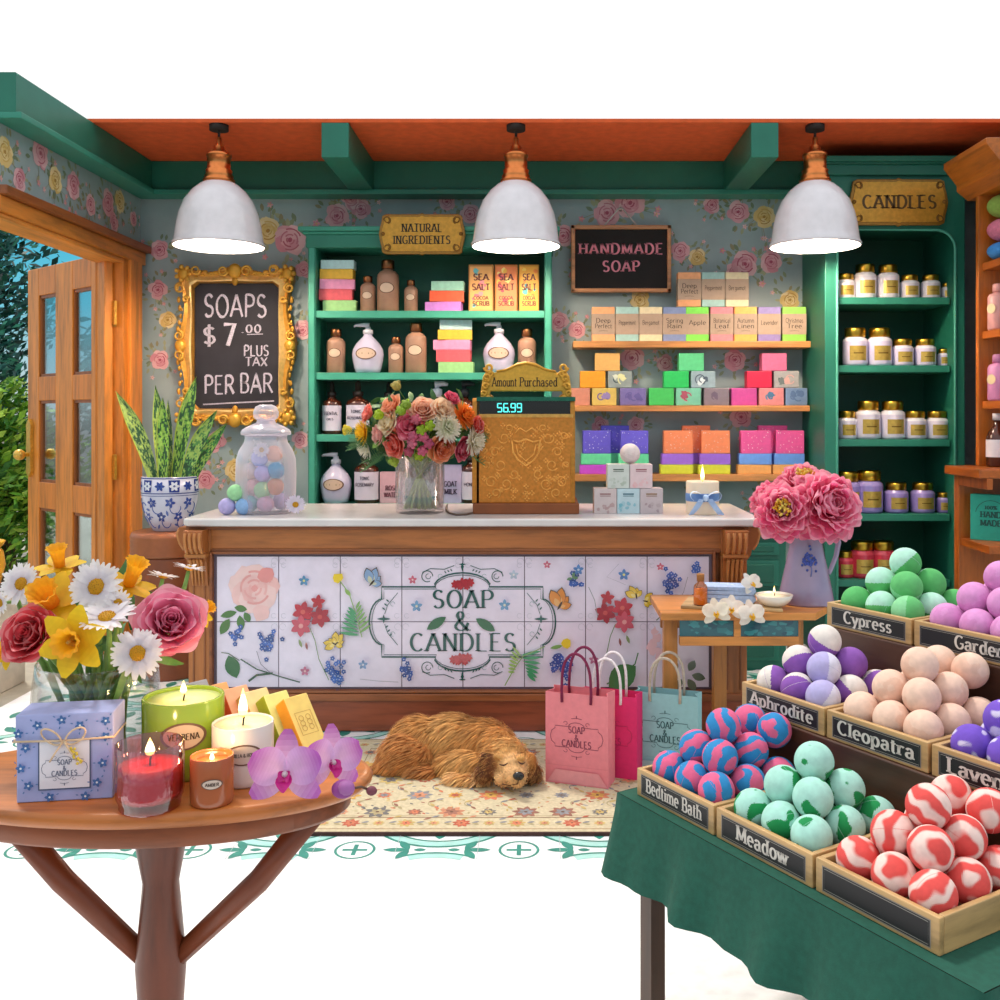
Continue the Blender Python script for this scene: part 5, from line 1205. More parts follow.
for i, (kind, px, py, r_, c0, c1, lab) in enumerate(FLW):
    loc, ax = bpos(px, py); nm = 'rose' if kind == 'rose' else 'chrysanthemum' if 'chrys' in lab else 'gerbera'
    t = thing(nm, lab, 'flower', loc, 'flowers in the cut glass vase'); oriented(t, ax, i)
    rr = r_ * loc.y / 1000 * 1.18
    m = rose_mesh(rr, c0, c1, i + 11, 6, .95) if kind == 'rose' else mum_mesh(rr, c0, c1, i)
    part('petals', m, 'petal', t)
    stem_part(t, [(0, 0, -rr * .4), local(t, loc, ax, bc.lerp(loc, .55), i), local(t, loc, ax, Vector((vx, vd, CT + hv * 1.05)), i)], .003)
BUDS = [(414, 436, 'd86a8a', 'small pink bud above the others just under the bright pink rose'), (424, 437, 'd86a8a', 'small pink bud below the two lime buds in the bouquet middle'), (413, 443, 'dc7a94', 'small pink bud beside the coral rose in the bouquet middle'), (429, 443, 'cc5a7e', 'small pink bud touching the orange rose of the bouquet'),
 (410, 451, 'c85a74', 'dusky pink bud hanging lowest by the coral rose'), (423, 450, 'd86a8a', 'small pink bud hanging lowest by the orange rose'), (417, 420, 'd86a80', 'small pink bud next to the peach rose of the counter bouquet'), (422, 430, 'a8c42a', 'lime green bud cluster in the centre of the counter bouquet'),
 (430, 426, 'a8c42a', 'lime green bud beside the big white chrysanthemum'), (420, 455, 'a8bc2a', 'lime green bud over the middle of the vase rim'), (395, 461, 'b4c84a', 'lime green bud hanging at the outer left of the vase rim'), (380, 415, 'b8d02a', 'lime green bud between small coral rose and ivory rose'), (402, 411, 'a8c83a', 'lime green bud beside the apricot rose'),
 (407, 405, '9ab83a', 'green bud at the top between apricot and peach roses'), (348, 430, 'f0e04a', 'lone yellow bud sticking out left of the bouquet'), (397, 386, 'c0b060', 'straw coloured bud standing highest above the bouquet')]
for i, (px, py, c, w) in enumerate(BUDS):
    loc, ax = bpos(px, py); loc.y -= .02
    t = thing('flower_bud', w, 'flower', loc, 'buds in the cut glass vase'); oriented(t, ax)
    m = MB(); rr = random.Random(i)
    m.sphere((0, 0, 0), .021, jit(C(c), .1), 12, 8, (1, 1, 1.1)); [m.sphere((.016 * cos(a), .016 * sin(a), .01), .01, jit(C(c), .2, rr), 8, 6) for a in (0, 1.25, 2.5, 3.75, 5)]
    part('bud', m, 'petal', t); stem_part(t, [(0, 0, -.015), local(t, loc, ax, bc.lerp(loc, .6))], .002)

# ------------------------------------------------------------------ cash register
rd = 4.60; rk = rd / 1000; w2 = 52 * rk; cxr = xx(526, rd)
t = thing('cash_register', 'antique embossed brass cash register with display reading 56.99', 'cash register', (cxr, rd + .16, CT))
def ry(py): return zz(py, rd)
W3 = w2 * .99
m = MB(); m.box((cxr - w2 * 1.02, rd - .02, CT + .0005), (cxr + w2 * 1.02, rd + .34, ry(503)), C('8a4a22')); part('base', m, 'satin', t, True, bevel=.005)
m = MB(); m.box((cxr - W3 + .02, rd + .01, ry(503)), (cxr + W3 - .02, rd + .32, ry(416)), C('b87428')); part('body', m, 'brass', t, True)
for s in (-1, 1):
    m = MB(); x0 = cxr + s * W3; m.prism([(0, ry(503)), (-.005, ry(470)), (.004, ry(430)), (.018, ry(401)), (.03, ry(398)), (.33, ry(398)), (.33, ry(503))], .022, C('c98434'), (x0 - .011 + (.022 if s < 0 else 0), rd - .008, 0), (0, 1, 0), (0, 0, 1)); part('side_frame', m, 'brass', t, True, bevel=.003)
m = MB(); m.box((cxr - W3 + .02, rd - .008, ry(503)), (cxr + W3 - .02, rd + .02, ry(417)), C('d8893a')); fp_ = part('front_panel', m, 'brass', t, True, bevel=.004)
m = MB(); gold = C('eba650')
def emb(pts, r_=.005): m.tube([(cxr + (p[0] - 526) * rk, rd - .009, ry(p[1])) for p in pts], r_, gold, 6)
emb([(512, 440), (513, 452), (518, 460), (526, 466), (534, 460), (539, 452), (540, 440), (533, 442), (526, 439), (519, 442), (512, 440)], .006); emb([(516, 444), (518, 454), (526, 461), (534, 454), (536, 444)], .004)
emb([(514, 434), (520, 428), (526, 432), (532, 428), (538, 434)], .005)
for s in (-1, 1):
    for cx_, cy_, r_, a0 in ((22, 438, 6, 0), (17, 428, 4, 90), (31, 452, 5, 180), (26, 465, 6, 30), (35, 482, 6, 200), (20, 484, 6, 40), (38, 435, 4, 0), (40, 465, 4, 120), (12, 474, 5, 20), (30, 493, 5, 100)):
        emb([(526 + s * (cx_ + r_ * (1 - i / 24) * cos(rad(a0 + 400 * i / 14))), cy_ + r_ * (1 - i / 24) * sin(rad(a0 + 400 * i / 14))) for i in range(15)], .0035)
rr = random.Random(2)
for i in range(70):
    px_, py_ = rr.uniform(482, 570), rr.uniform(424, 499)
    for k in range(4): a = k * PI / 2; m.sphere((cxr + (px_ - 526) * rk + .008 * cos(a), rd - .008, ry(py_) + .008 * sin(a)), .0055, gold, 6, 5, (1, .6, 1))
part('embossing', m, 'brass', fp_, True)
m = MB(); m.box((cxr - W3 + .02, rd - .012, ry(417.5)), (cxr + W3 - .02, rd + .02, ry(414)), C('e0a858')); m.box((cxr - W3 + .01, rd - .012, ry(401)), (cxr + W3 - .01, rd + .34, ry(397)), C('2c6a54')); part('rail', m, 'brass', t, True)
m = MB(); m.box((cxr - W3 + .022, rd + .012, ry(414)), (cxr + W3 - .022, rd + .05, ry(401)), C('140c0a')); dw_ = part('display_window', m, 'gloss', t, True)
m = MB(); dc = C('5ae6e0')
SEG = {'5': 'acdfg', '6': 'acdefg', '9': 'abcdfg'}
def seg7(px_, ch):
    w, h, x, y = 4.2, 8.2, px_, 403.6
    ln = {'a': (0, 0, w, 0), 'b': (w, 0, w, h / 2), 'c': (w, h / 2, w, h), 'd': (0, h, w, h), 'e': (0, h / 2, 0, h), 'f': (0, 0, 0, h / 2), 'g': (0, h / 2, w, h / 2)}
    for s in SEG[ch]: x0, y0, x1, y1 = ln[s]; ribbon(m, [(cxr + (x + x0 - 526) * rk, rd + .0105, ry(y + y0)), (cxr + (x + x1 - 526) * rk, rd + .0105, ry(y + y1))], 1.15 * rk, dc)
for x, ch in ((497.5, '5'), (503.7, '6'), (511, '9'), (517.2, '9')): seg7(x, ch)
m.box((cxr + (509 - 526) * rk, rd + .010, ry(412.4)), (cxr + (510 - 526) * rk, rd + .0115, ry(411.2)), dc); part('digits', m, 'screen', dw_, True)
for s in (-1, 1):
    m = MB(); m.tube([(cxr + s * 40 * rk, rd + .08, ry(398)), (cxr + s * 40 * rk, rd + .08, ry(388))], .012, C('c9963f'), 10); m.lathe([(.03, 0), (.03, .008), (.015, .02)], C('c9963f'), 16, (cxr + s * 40 * rk, rd + .08, ry(397.6))); part('sign_post', m, 'brass', t, True)
top = [(-46, 396), (-46, 391), (-44, 376), (-40, 370), (-32, 372), (-20, 368), (-10, 362.5), (0, 360.5), (10, 362.5), (20, 368), (32, 372), (40, 370), (44, 376), (46, 391), (46, 396), (38, 396), (36, 391), (-36, 391), (-38, 396)]
m = MB(); m.prism([(p[0] * rk, ry(p[1]) - CT) for p in reversed(top)], .025, C('e0a83e'), (cxr, rd + .06, CT)); sp_ = part('sign_plate', m, 'gilt', t, True, bevel=.004)
m = MB(); g2 = C('c98f2c')
m.tube([(cxr + p[0] * rk, rd + .058, ry(p[1])) for p in ((-30, 371), (-20, 369), (-10, 364.5), (0, 362.5), (10, 364.5), (20, 369), (30, 371))], .006, C('d0962e'), 6)
for s in (-1, 1):
    for cx_, cy_, r_, a0 in ((38, 367, 4.5, 0), (40, 377, 4, 90), (41, 386, 3.5, 180), (36, 373, 3, 0), (43, 393, 3, 90)):
        m.tube([(cxr + s * (cx_ + r_ * (1 - i / 22) * cos(rad(a0 + 420 * i / 14))) * rk, rd + .055, ry(cy_ + r_ * (1 - i / 22) * sin(rad(a0 + 420 * i / 14)))) for i in range(15)], .007, C('dca23a'), 6)
part('scrolls', m, 'gilt', sp_, True)
m = MB()
text(m, 'Amount', (cxr - 22 * rk, rd + .0585, ry(386)), (1, 0, 0), (0, 0, 1), 9 * rk, C('3a2410'), .16, .08, .09, .07, 25 * rk); text(m, 'Purchased', (cxr + 12.5 * rk, rd + .0585, ry(386)), (1, 0, 0), (0, 0, 1), 9 * rk, C('3a2410'), .16, .08, .09, .07, 38 * rk); part('lettering', m, 'print', sp_, True)
m = MB(); m.tube([(xx(474, rd), rd + .0, CT + .006), (xx(466, 4.5), 4.52, CT + .006), (xx(456, 4.48), 4.5, CT + .006), (xx(449, 4.55), 4.58, CT + .006), (xx(445, 4.7), 4.75, CT + .006), (xx(447, 5.0), 5.0, CT + .006)], .005, C('5a4438'), 8); single('power_cord', m, 'satin', 'thin brown power cord curling from the register across the marble', 'cord', (xx(456, 4.5), 4.6, CT), world=True)

# ------------------------------------------------------------------ little boxes, bath bomb, bow candle
d = 4.62; k = d / 1000
for i, (a, b, z0, h, c, c2, ac, lab) in enumerate(((594, 616.7, 0, 25, 'cfc0c0', 'b89a9a', '9a6a6a', 'pale pink gift box, bottom row nearest the register'), (617.2, 639.7, 0, 25, 'bcd4dc', '6fb4c4', '3a6a7a', 'pale blue gift box in the middle of the bottom row'), (640.2, 663, 0, 25, 'c6b8bc', 'a8949a', '8a6a4a', 'mauve gift box at the outer end of the bottom row'), (607.5, 629.5, 25.2, 24, 'ccd2cc', 'b0bcae', '5a6a5a', 'grey-green gift box in the upper row of two'), (630, 652.5, 25.2, 24, 'dcc4c8', 'e0a8ac', '9a5a62', 'rosy gift box in the upper row of two'))):
    w = (b - a) * k; t = thing('gift_box', lab + ' on the counter', 'box', (xx((a + b) / 2, d), d, CT + z0 * k), 'little gift boxes on the counter'); H = h * k - .0005
    m = MB(); m.box((-w / 2, 0, 0), (w / 2, w, H), C(c)); part('carton', m, 'paper', t, bevel=.002)
    m = MB(); f = Flat(m, (0, 0, 0)); r = random.Random(i)
    for j in range(8): f.blob(r.uniform(-.36, .36) * w, r.uniform(.06, .4) * H, w * r.uniform(.04, .1), mix(C(c), C(c2), r.uniform(.3, 1)), 9, .35, rnd=r)
    for z in (.78, .7): f.line([(-w * .24, H * z), (w * .24, H * z)], .006 if z > .75 else .003, C(ac))
    part('print', m, 'print', t)
bomb('bath_bomb', 'cream bath bomb crowning the pyramid of little gift boxes', (xx(631, d), d + .05, CT + 49.4 * k + 10.2 * k), 10.2 * k, halves('e2d4d2', 'd8c8c8', (0, 0, 1), 1, .4))

def flame(t, z, h, r=.007, parent_name='flame'):
    m = MB(); m.lathe([(.001, 0), (r * .8, h * .1), (r, h * .28), (r * .75, h * .55), (r * .35, h * .8), (.0005, h)], [C('ffb84a'), C('ffd878'), C('fff0c0'), C('ffe9a8'), C('ffd070')], 14, (0, 0, z)); part('flame', m, 'flame', LASTW[t.name])
LASTW = {}
def wick(t, z, h):
    m = MB(); m.tube([(0, 0, z), (.001, 0, z + h * .6), (.002, 0, z + h)], .0017, C('2a1a14'), 6); LASTW[t.name] = part('wick', m, 'matte', t)
d = 4.58; k = d / 1000; r, h = 16.5 * k, 33 * k
t = thing('bow_candle', 'lit cream pillar candle tied with a blue satin bow on the counter', 'candle', (xx(703.5, d), d + .03, CT))
m = MB(); m.lathe([(r * .96, 0), (r, .006), (r, h * .95), (r * .97, h), (r * .86, h), (r * .8, h * .94), (r * .2, h * .92), (.001, h * .92)], C('f0dcc4'), 36); part('wax', m, 'wax', t)
m = MB(); m.lathe([(r * 1.01, h * .4), (r * 1.03, h * .42), (r * 1.03, h * .62), (r * 1.01, h * .64)], C('6a92cc'), 36, cap=False); part('band', m, 'satin', t)
m = MB(); bl = C('a8c4ea')
for s in (1, -1):
    for q in range(9):
        pass
    g = []
    for i in range(13):
        a = 2 * PI * i / 12; lx = s * (.006 + .032 * (1 - cos(a))); lz = .022 * sin(a) * (1 - .25 * cos(a)) + .012 * (1 - cos(a)) / 2
        g.append([(lx, -r - .006 + .008 * sin(a), h * .53 + lz), (lx, -r - .034 + .006 * sin(a), h * .53 + lz * .9)])
    m.sheet(g, lambda a, b: mix(bl, C('dfeaf8'), abs(sin(a * 6))))
    g = []
    for i in range(8):
        u = i / 7; g.append([(s * (.006 + .05 * u ** 1.3 - .012 * (1 - u) * 0), -r - .012 - .01 * sin(u * PI) , h * .5 - (h * .5 - .004) * u), (s * (.03 + .052 * u), -r - .016 - .02 * u, h * .5 - (h * .5 - .004) * u)])
    m.sheet(g, lambda a, b: mix(bl, C('7fa4d8'), b))
m.sphere((0, -r - .018, h * .53), .014, C('c4d8f2'), 12, 8, (1, .8, 1.1)); part('bow', m, 'satin', t)
wick(t, h * .92, .02); flame(t, h * .99, 17 * k, .009)

# ================================================================== plant on its hamper
hd = 5.45; hk = hd / 1000; hx = xx(170, hd); hz = zz(530, hd); hr = 36.5 * hk
t = thing('round_hamper', 'round brown wicker hamper with lid beside the counter', 'hamper', (hx, hd, 0))
m = MB(); pr = []; nn = 44
for i in range(nn + 1):
    z = .0 + (hz - .13) * i / nn; pr.append((hr * (.94 + .03 * sin(PI * i / nn)) + (.0035 if i % 2 else 0), z))
m.lathe(pr, C('8a4a2c'), 60, rib=.012, nrib=30); part('basket', m, 'satin', t)
m = MB(); pr = [(hr * .97, hz - .13)] + [(hr * 1.0 + (.004 if i % 2 else 0), hz - .128 + .11 * i / 10) for i in range(11)] + [(hr * .97, hz - .004), (hr * .9, hz), (.001, hz)]
m.lathe(pr, C('a05c36'), 60, rib=.008, nrib=30); part('lid', m, 'satin', t)
t = thing('snake_plant', 'variegated snake plant growing in the blue and white pot', 'plant', (hx, hd, hz + .2))
LV = [(116, 391, 158, 0, 14, '7f9a50'), (152, 385, 163, .03, 14, '6f9a48'), (161, 400, 166, .06, 9, '3f6a44'), (169.5, 398, 166, -.05, 14.5, '8ac244'), (199, 377, 175, -.02, 16, '7aae44'), (222, 410, 182, -.04, 14, '5f9a4e'), (228, 423, 186, .0, 13, '4a9a44')]
for i, (tx, ty, bx_, dy, w, c) in enumerate(LV):
    m = MB(); b0 = Vector((xx(bx_, hd) - hx, dy * .6, -.03)); t0 = Vector((xx(tx, hd) - hx, dy * 1.8, zz(ty, hd) - hz - .2)); g = []; n = 120; rr = random.Random(i)
    ctr = b0.lerp(t0, .5) + Vector(((b0.x - t0.x) * .25, 0, .03)); 
    for j in range(n + 1):
        u = j / n; p = b0 * (1 - u) ** 2 + ctr * 2 * u * (1 - u) + t0 * u * u; wd = w * hk / 2 * (.55 + .9 * u if u < .5 else 1) * (1 if u < .62 else max(.02, 1 - ((u - .62) / .38) ** 1.7))
        tg = (t0 - b0).normalized(); sx = Vector((tg.z, 0, -tg.x)); tw = sin(u * 3 + i) * .3
        g.append([p + (sx * cos(tw) + Vector((0, 1, 0)) * sin(tw)) * (v * wd) + Vector((0, abs(v) * -.008, 0)) for v in (-1, -.84, -.7, -.5, -.3, -.1, .1, .3, .5, .7, .84, 1)])
    offs = rr.random() * 9
    def lc(a, b, c=c, offs=offs):
        if b < .08 or b > .92: return C('b9c84a')
        k = noise.noise(Vector((a * 24 + 1.2 * sin(b * 11 + a * 9), b * 2.2, offs))); return C('2f5a34') if k > .12 else C(c) if k > -.12 else mix(C(c), C('c4dc6a'), .6)
    m.sheet(g, lc); part('leaf', m, 'leaf', t)
pz = 54 * hk; pr_ = 27.5 * hk
t2 = thing('plant_pot', 'blue and white porcelain pot standing on the wicker hamper', 'plant pot', (hx, hd, hz))
prof = [(pr_ * .55, 0), (pr_ * .6, .004), (pr_ * .82, .07), (pr_ * .97, .16), (pr_, .22), (pr_ * .98, pz), (pr_ * .9, pz), (pr_ * .88, pz - .04)]
m = MB(); m.lathe(prof, C('d5d6ea'), 48, cap=True); part('body', m, 'gloss', t2)
m = MB(); NV = C('2a3d8c')
def prad(z):
    for (r0, z0), (r1, z1) in zip(prof[:6], prof[1:6]):
        if z0 <= z <= z1: return r0 + (r1 - r0) * (z - z0) / (z1 - z0 + 1e-9)
    return pr_
def pot(a, z): r = prad(z) + .0015; return (r * sin(a), -r * cos(a), z)
class Pot(Flat):
    def __init__(s, mb): s.mb = mb; s.k = 0; s.n = Vector((0, -1, 0))
    def p(s, a, b): return Vector(pot(a / pr_, b)) + Vector((sin(a / pr_), -cos(a / pr_), 0)) * (s.k * .00003)
f = Pot(m); rp = random.Random(6)
for z, hh in ((pz * .97, .006), (pz * .7, .005), (pz * .66, .003)):
    for i in range(24): a0, a1 = -1.7 + 3.4 * i / 24, -1.7 + 3.4 * (i + 1) / 24; f.shape([(a0 * pr_, z), (a1 * pr_, z), (a1 * pr_, z + hh), (a0 * pr_, z + hh)], NV); f.k = 1
for i in range(7):
    a = -1.5 + i * .5; f.k = 2
    if i % 2 == 0: f.shape([((a - .17) * pr_, pz * .73), ((a) * pr_, pz * .73), ((a + .17) * pr_, pz * .73), ((a + .2) * pr_, pz * .95), (a * pr_, pz * .95), ((a - .2) * pr_, pz * .95)], NV)
    f.k = 20; f.flower(a * pr_, pz * .84, .028, C('e6e8f4') if i % 2 == 0 else C('3a50a0'), NV, 6)
for i in range(9):
    a = -1.35 + i * .34; z = pz * (.28 + .26 * (i % 2)); f.k = 5
    f.flower(a * pr_, z, .03, jit(C('3a52a4'), .2, rp), C('dfe2f2'), 5, i); f.ring(a * pr_ + .03, z - .03, .03, .005, C('4a60ac'), 30 * i, 30 * i + 230, 12); f.leaf(a * pr_ - .02, z - .04, .035, .014, i, C('5a70b8'))
part('blue_pattern', m, 'gloss', t2)
m = MB(); m.lathe([(pr_ * .89, pz - .03), (.001, pz - .025)], C('3a2a1c'), 32, cap=False); part('soil', m, 'matte', t2)
# ================================================================== rug, dog, bags
rx0, rx1, ry0, ry1 = -.83, .86, 3.335, 4.3; RZ = .012
m = MB(); m.box((rx0, ry0, .0006), (rx1, ry1, RZ), C('4a2f2a')); m.box((rx0 + .008, ry0 + .008, RZ - .004), (rx1 - .008, ry1 - .008, RZ + .0006), C('cdbf9f'))
f = Flat(m, (0, 0, RZ + .0006), (1, 0, 0), (0, 1, 0), .0003); rr = random.Random(12)
RC = [C(x) for x in ('b8604a', 'c98a6a', '8a8a8e', 'c2a86a', '9a6a5a', 'cc7a5a', 'b0a07a', '74706e', 'd0a050')]
def rugframe(g, w, c):
    a, b, e, h = rx0 + g, rx1 - g, ry0 + g, ry1 - g; f.line([(a, e), (b, e), (b, h), (a, h), (a, e)], w, c)
rugframe(.03, .006, C('a8896a')); rugframe(.125, .007, C('8f7458')); rugframe(.14, .003, C('b09a78'))
def rosette(x, y, s, c, c2, n=8):
    f.k = 2; f.flower(x, y, s, c, None, n, rr.random(), .5); f.k = 12; f.flower(x, y, s * .6, c2, C('6a4a3a'), 6, .3, .55); f.k = 20
for i in range(17):
    for yy in (ry0 + .077, ry1 - .077):
        x = rx0 + .09 + (rx1 - rx0 - .18) * i / 16; rosette(x, yy, .034 if i % 2 else .022, RC[0] if i % 4 == 1 else RC[3], RC[5] if i % 2 else RC[1])
        if i < 16: f.leaf(x + .035, yy, .03, .012, .5, RC[2]); f.leaf(x + .035, yy, .03, .012, -.5, RC[6])
for j in range(9):
    for xx_ in (rx0 + .077, rx1 - .077): rosette(xx_, ry0 + .17 + (ry1 - ry0 - .34) * j / 8, .03 if j % 2 else .02, RC[0] if j % 2 else RC[3], RC[1])
cxr_, cyr = (rx0 + rx1) / 2, (ry0 + ry1) / 2
for i in range(6):
    for j in range(5):
        x, y = (i + .5) * .13, (j - 2) * .155
        c = RC[(i * 3 + abs(j - 2) * 2) % len(RC)]; c2 = RC[(i + abs(j - 2) * 4 + 3) % len(RC)]
        for s in (1, -1):
            rosette(cxr_ + s * x, cyr + y, .05 if (i + j) % 2 == 0 else .03, c, c2)
            for a in range(4): f.leaf(cxr_ + s * (x + .065), cyr + y + .05 * (1 if a % 2 else -1), .032, .012, a * PI / 2 + .6, RC[(a + i) % len(RC)])
            f.k = 8; f.ring(cxr_ + s * (x + .06), cyr + y + .077, .03, .004, RC[2 if j % 2 else 6], 20 * i, 20 * i + 220, 12)
for i in range(420):
    x, y = rr.uniform(rx0 + .16, rx1 - .16), rr.uniform(ry0 + .16, ry1 - .16); f.k = 1; f.leaf(x, y, rr.uniform(.01, .024), .008, rr.random() * 6, jit(rr.choice(RC), .2, rr))
single('floral_rug', m, 'cloth', 'cream oriental rug with rust and grey flower motifs on the tiled floor', 'rug', ((rx0 + rx1) / 2, (ry0 + ry1) / 2, 0), world=True)

def dog():
    """one sleeping spaniel, head towards the pink bag, chin on the rug"""
    def B(px, py, d, a, b, c, rz=0, tilt=0, col='c27a3c'): return (P(px, py, d), (a * d / 1000, c * d / 1000, b * d / 1000), rz, tilt, C(col))
    G1, G2, G3, DK, LT = 'c4803c', 'd69c58', 'b66a30', '6e3818', 'e2b078'
    bl = [B(420, 748, 4.02, 32, 30, 30, 0, 0, G1), B(452, 743, 4.02, 40, 27, 28, 0, 0, G2), B(484, 748, 3.98, 33, 28, 28, .3, .15, G1), B(408, 757, 3.93, 28, 21, 22, 0, .2, G3), B(396, 763, 3.90, 20, 12, 14, 0, 0, G3), B(384, 768, 3.9, 12, 6, 9, 0, 0, DK),
          B(425, 772, 3.86, 18, 6, 9, .2, 0, G3), B(468, 768, 3.86, 26, 17, 18, 0, 0, G2), B(452, 766, 3.87, 16, 12, 12, 0, 0, G1), B(470, 781, 3.78, 17, 6.5, 9, 0, 0, G2), B(456, 779, 3.79, 10, 6, 8, 0, 0, LT), B(482, 781, 3.76, 10, 5.5, 8, 0, 0, LT),
          B(498, 750, 3.88, 21, 21, 20, 0, .2, G1), B(508, 756, 3.78, 19, 17, 18, 0, .25, G2), B(513, 766, 3.73, 15, 13, 15, 0, .3, LT), B(515, 774, 3.69, 12.5, 9.5, 14, 0, .1, LT), B(506, 778, 3.71, 12, 8, 10, 0, 0, LT), B(517, 781, 3.69, 9, 5.5, 11, 0, 0, LT),
          B(500, 757, 3.72, 6, 3, 5, 0, .4, G2), B(521, 758, 3.70, 5, 3, 5, 0, -.2, G2),
          B(489, 764, 3.73, 8, 13, 5, 0, -.25, DK), B(484, 773, 3.73, 9, 8, 6, 0, 0, DK), B(491, 755, 3.76, 8, 9, 7, 0, 0, G1), B(528, 763, 3.76, 8, 11, 9, 0, .35, G1), B(532, 772, 3.76, 10, 9, 8, 0, .3, DK), B(535, 772, 3.78, 6, 6, 8, 0, 0, G2), B(534, 777, 3.82, 7, 5, 10, 0, 0, G1)]
    base = MB()
    for c, s, rz, ti, col in bl:
        base.M = Matrix.Translation(c) @ Matrix.Rotation(rz, 4, 'Z') @ Matrix.Rotation(ti, 4, 'Y'); base.sphere((0, 0, 0), 1, col, 24, 16, s)
    base.M = Matrix()
    me = base.mesh('tmp'); o = bpy.data.objects.new('tmp', me); COL.objects.link(o)
    r = o.modifiers.new('r', 'REMESH'); r.mode = 'VOXEL'; r.voxel_size = .0055
    sm = o.modifiers.new('s', 'SMOOTH'); sm.factor = .6; sm.iterations = 7
    dg = bpy.context.evaluated_depsgraph_get(); ev = o.evaluated_get(dg); em = ev.to_mesh()
    vs = [v.co.copy() for v in em.vertices]; fs = [tuple(p.vertices) for p in em.polygons]; ns = [p.normal.copy() for p in em.polygons]; ar = [p.area for p in em.polygons]
    ev.to_mesh_clear(); bpy.data.objects.remove(o)
    for v in vs: v.z = max(v.z, RZ + .0026)
    inv = []
    for c, s, rz, ti, col in bl: inv.append(((Matrix.Translation(c) @ Matrix.Rotation(rz, 4, 'Z') @ Matrix.Rotation(ti, 4, 'Y') @ Matrix.Diagonal((*s, 1))).inverted(), col))
    def colour(p):
        w, acc = 0, Vector((0, 0, 0))
        for Mi, col in inv:
            k = 1 / (.05 + max(0, (Mi @ p).length - .55)) ** 5; w += k; acc += Vector(col) * k
        return acc / w
    rr = random.Random(77); ctr = [sum((vs[i] for i in f), Vector()) / len(f) for f in fs]; cc = [colour(c) for c in ctr]
    root = thing('dog', 'golden brown spaniel asleep on the rug with its chin down', 'dog', P(455, 783, 3.9).xy.to_3d() + Vector((0, 0, RZ)))
    b = MB(); b.add(vs, fs, [tuple(c * (1 + .25 * noise.noise(p * 30))) for c, p in zip(cc, ctr)], True); part('body', b, 'fur', root, True)
    # coat of fine hair
    fur = MB(); head = P(512, 768, 3.7); eyes = [P(503.5, 763.5, 3.66), P(521.5, 762, 3.64)]; nose = P(519, 776, 3.6); nh = 0
    tot = sum(ar); V = []
    for p, n, c, a in zip(ctr, ns, cc, ar):
        k = a / tot * 15000
        if n.y > .55: continue
        nn = int(k) + (rr.random() < k % 1)
        dh = (p - head).length; face = dh < .085
        for _ in range(nn):
            if min((p - e).length for e in eyes) < .02 or (p - nose).length < .032: continue
            q = p + Vector((rr.gauss(0, .003), rr.gauss(0, .003), rr.gauss(0, .003)))
            if face: d = (q - Vector((nose.x, nose.y, nose.z)) ); d = d - n * d.dot(n); ln = .012
            else:
                wv = noise.noise(q * 9) * 1.2; d = Vector((-.75 + wv * .5, -.1, -.75 - .3 * wv)); d = d - n * d.dot(n); ln = .04 + .02 * rr.random()
                if q.x > P(478, 0, 3.8).x: ln *= .65
            if d.length < 1e-4: continue
            d.normalize(); sd = n.cross(d).normalized(); w = .0016 if face else .0022
            tip = q + d * ln + n * ln * (.12 if not face else .08); mid = q + d * ln * .5 + n * ln * .16
            tip.z = max(tip.z, RZ + .003); mid.z = max(mid.z, RZ + .003)
            col = jit(tuple(c * (1 + .55 * noise.noise(Vector((q.x * 60, q.y * 60, q.z * 60))))), .28, rr); col2 = mix(col, C('e0a860'), .3)
            fur.add([q - sd * w, q + sd * w, mid + sd * w * .8, mid - sd * w * .8, tip], [(0, 1, 2, 3), (3, 2, 4)], [col, col2], True)
    part('coat', fur, 'fur', root, True)
    m = MB(); n0 = P(518.5, 776, 3.635); m.sphere(n0, .0185, C('17120f'), 18, 12, (1.15, .75, .85)); 
    for s in (-1, 1): m.sphere(n0 + Vector((s * .009, -.013, -.002)), .0045, C('050404'), 8, 6)
    part('nose', m, 'gloss', root, True, label='black nose')
    m = MB()
    for e, k in zip(eyes, (1, .8)):
        m.tube([e + Vector(((-.017 + .034 * i / 8) * k, -.002 - .006 * sin(PI * i / 8) + .004, -.005 * sin(PI * i / 8) + (.002 if k == 1 else -.002) * (i / 4 - 1))) for i in range(9)], [.0008 + .0022 * sin(PI * i / 8) for i in range(9)], C('3a1a0c'), 6)
    part('eyelids', m, 'fur', root, True)
    m = MB(); m.tube([P(518.5, 780, 3.64), P(517.5, 784, 3.645), P(510, 785.5, 3.655), P(502, 784, 3.67)], .0016, C('4a2414'), 6); part('mouth', m, 'fur', root, True)
dog()

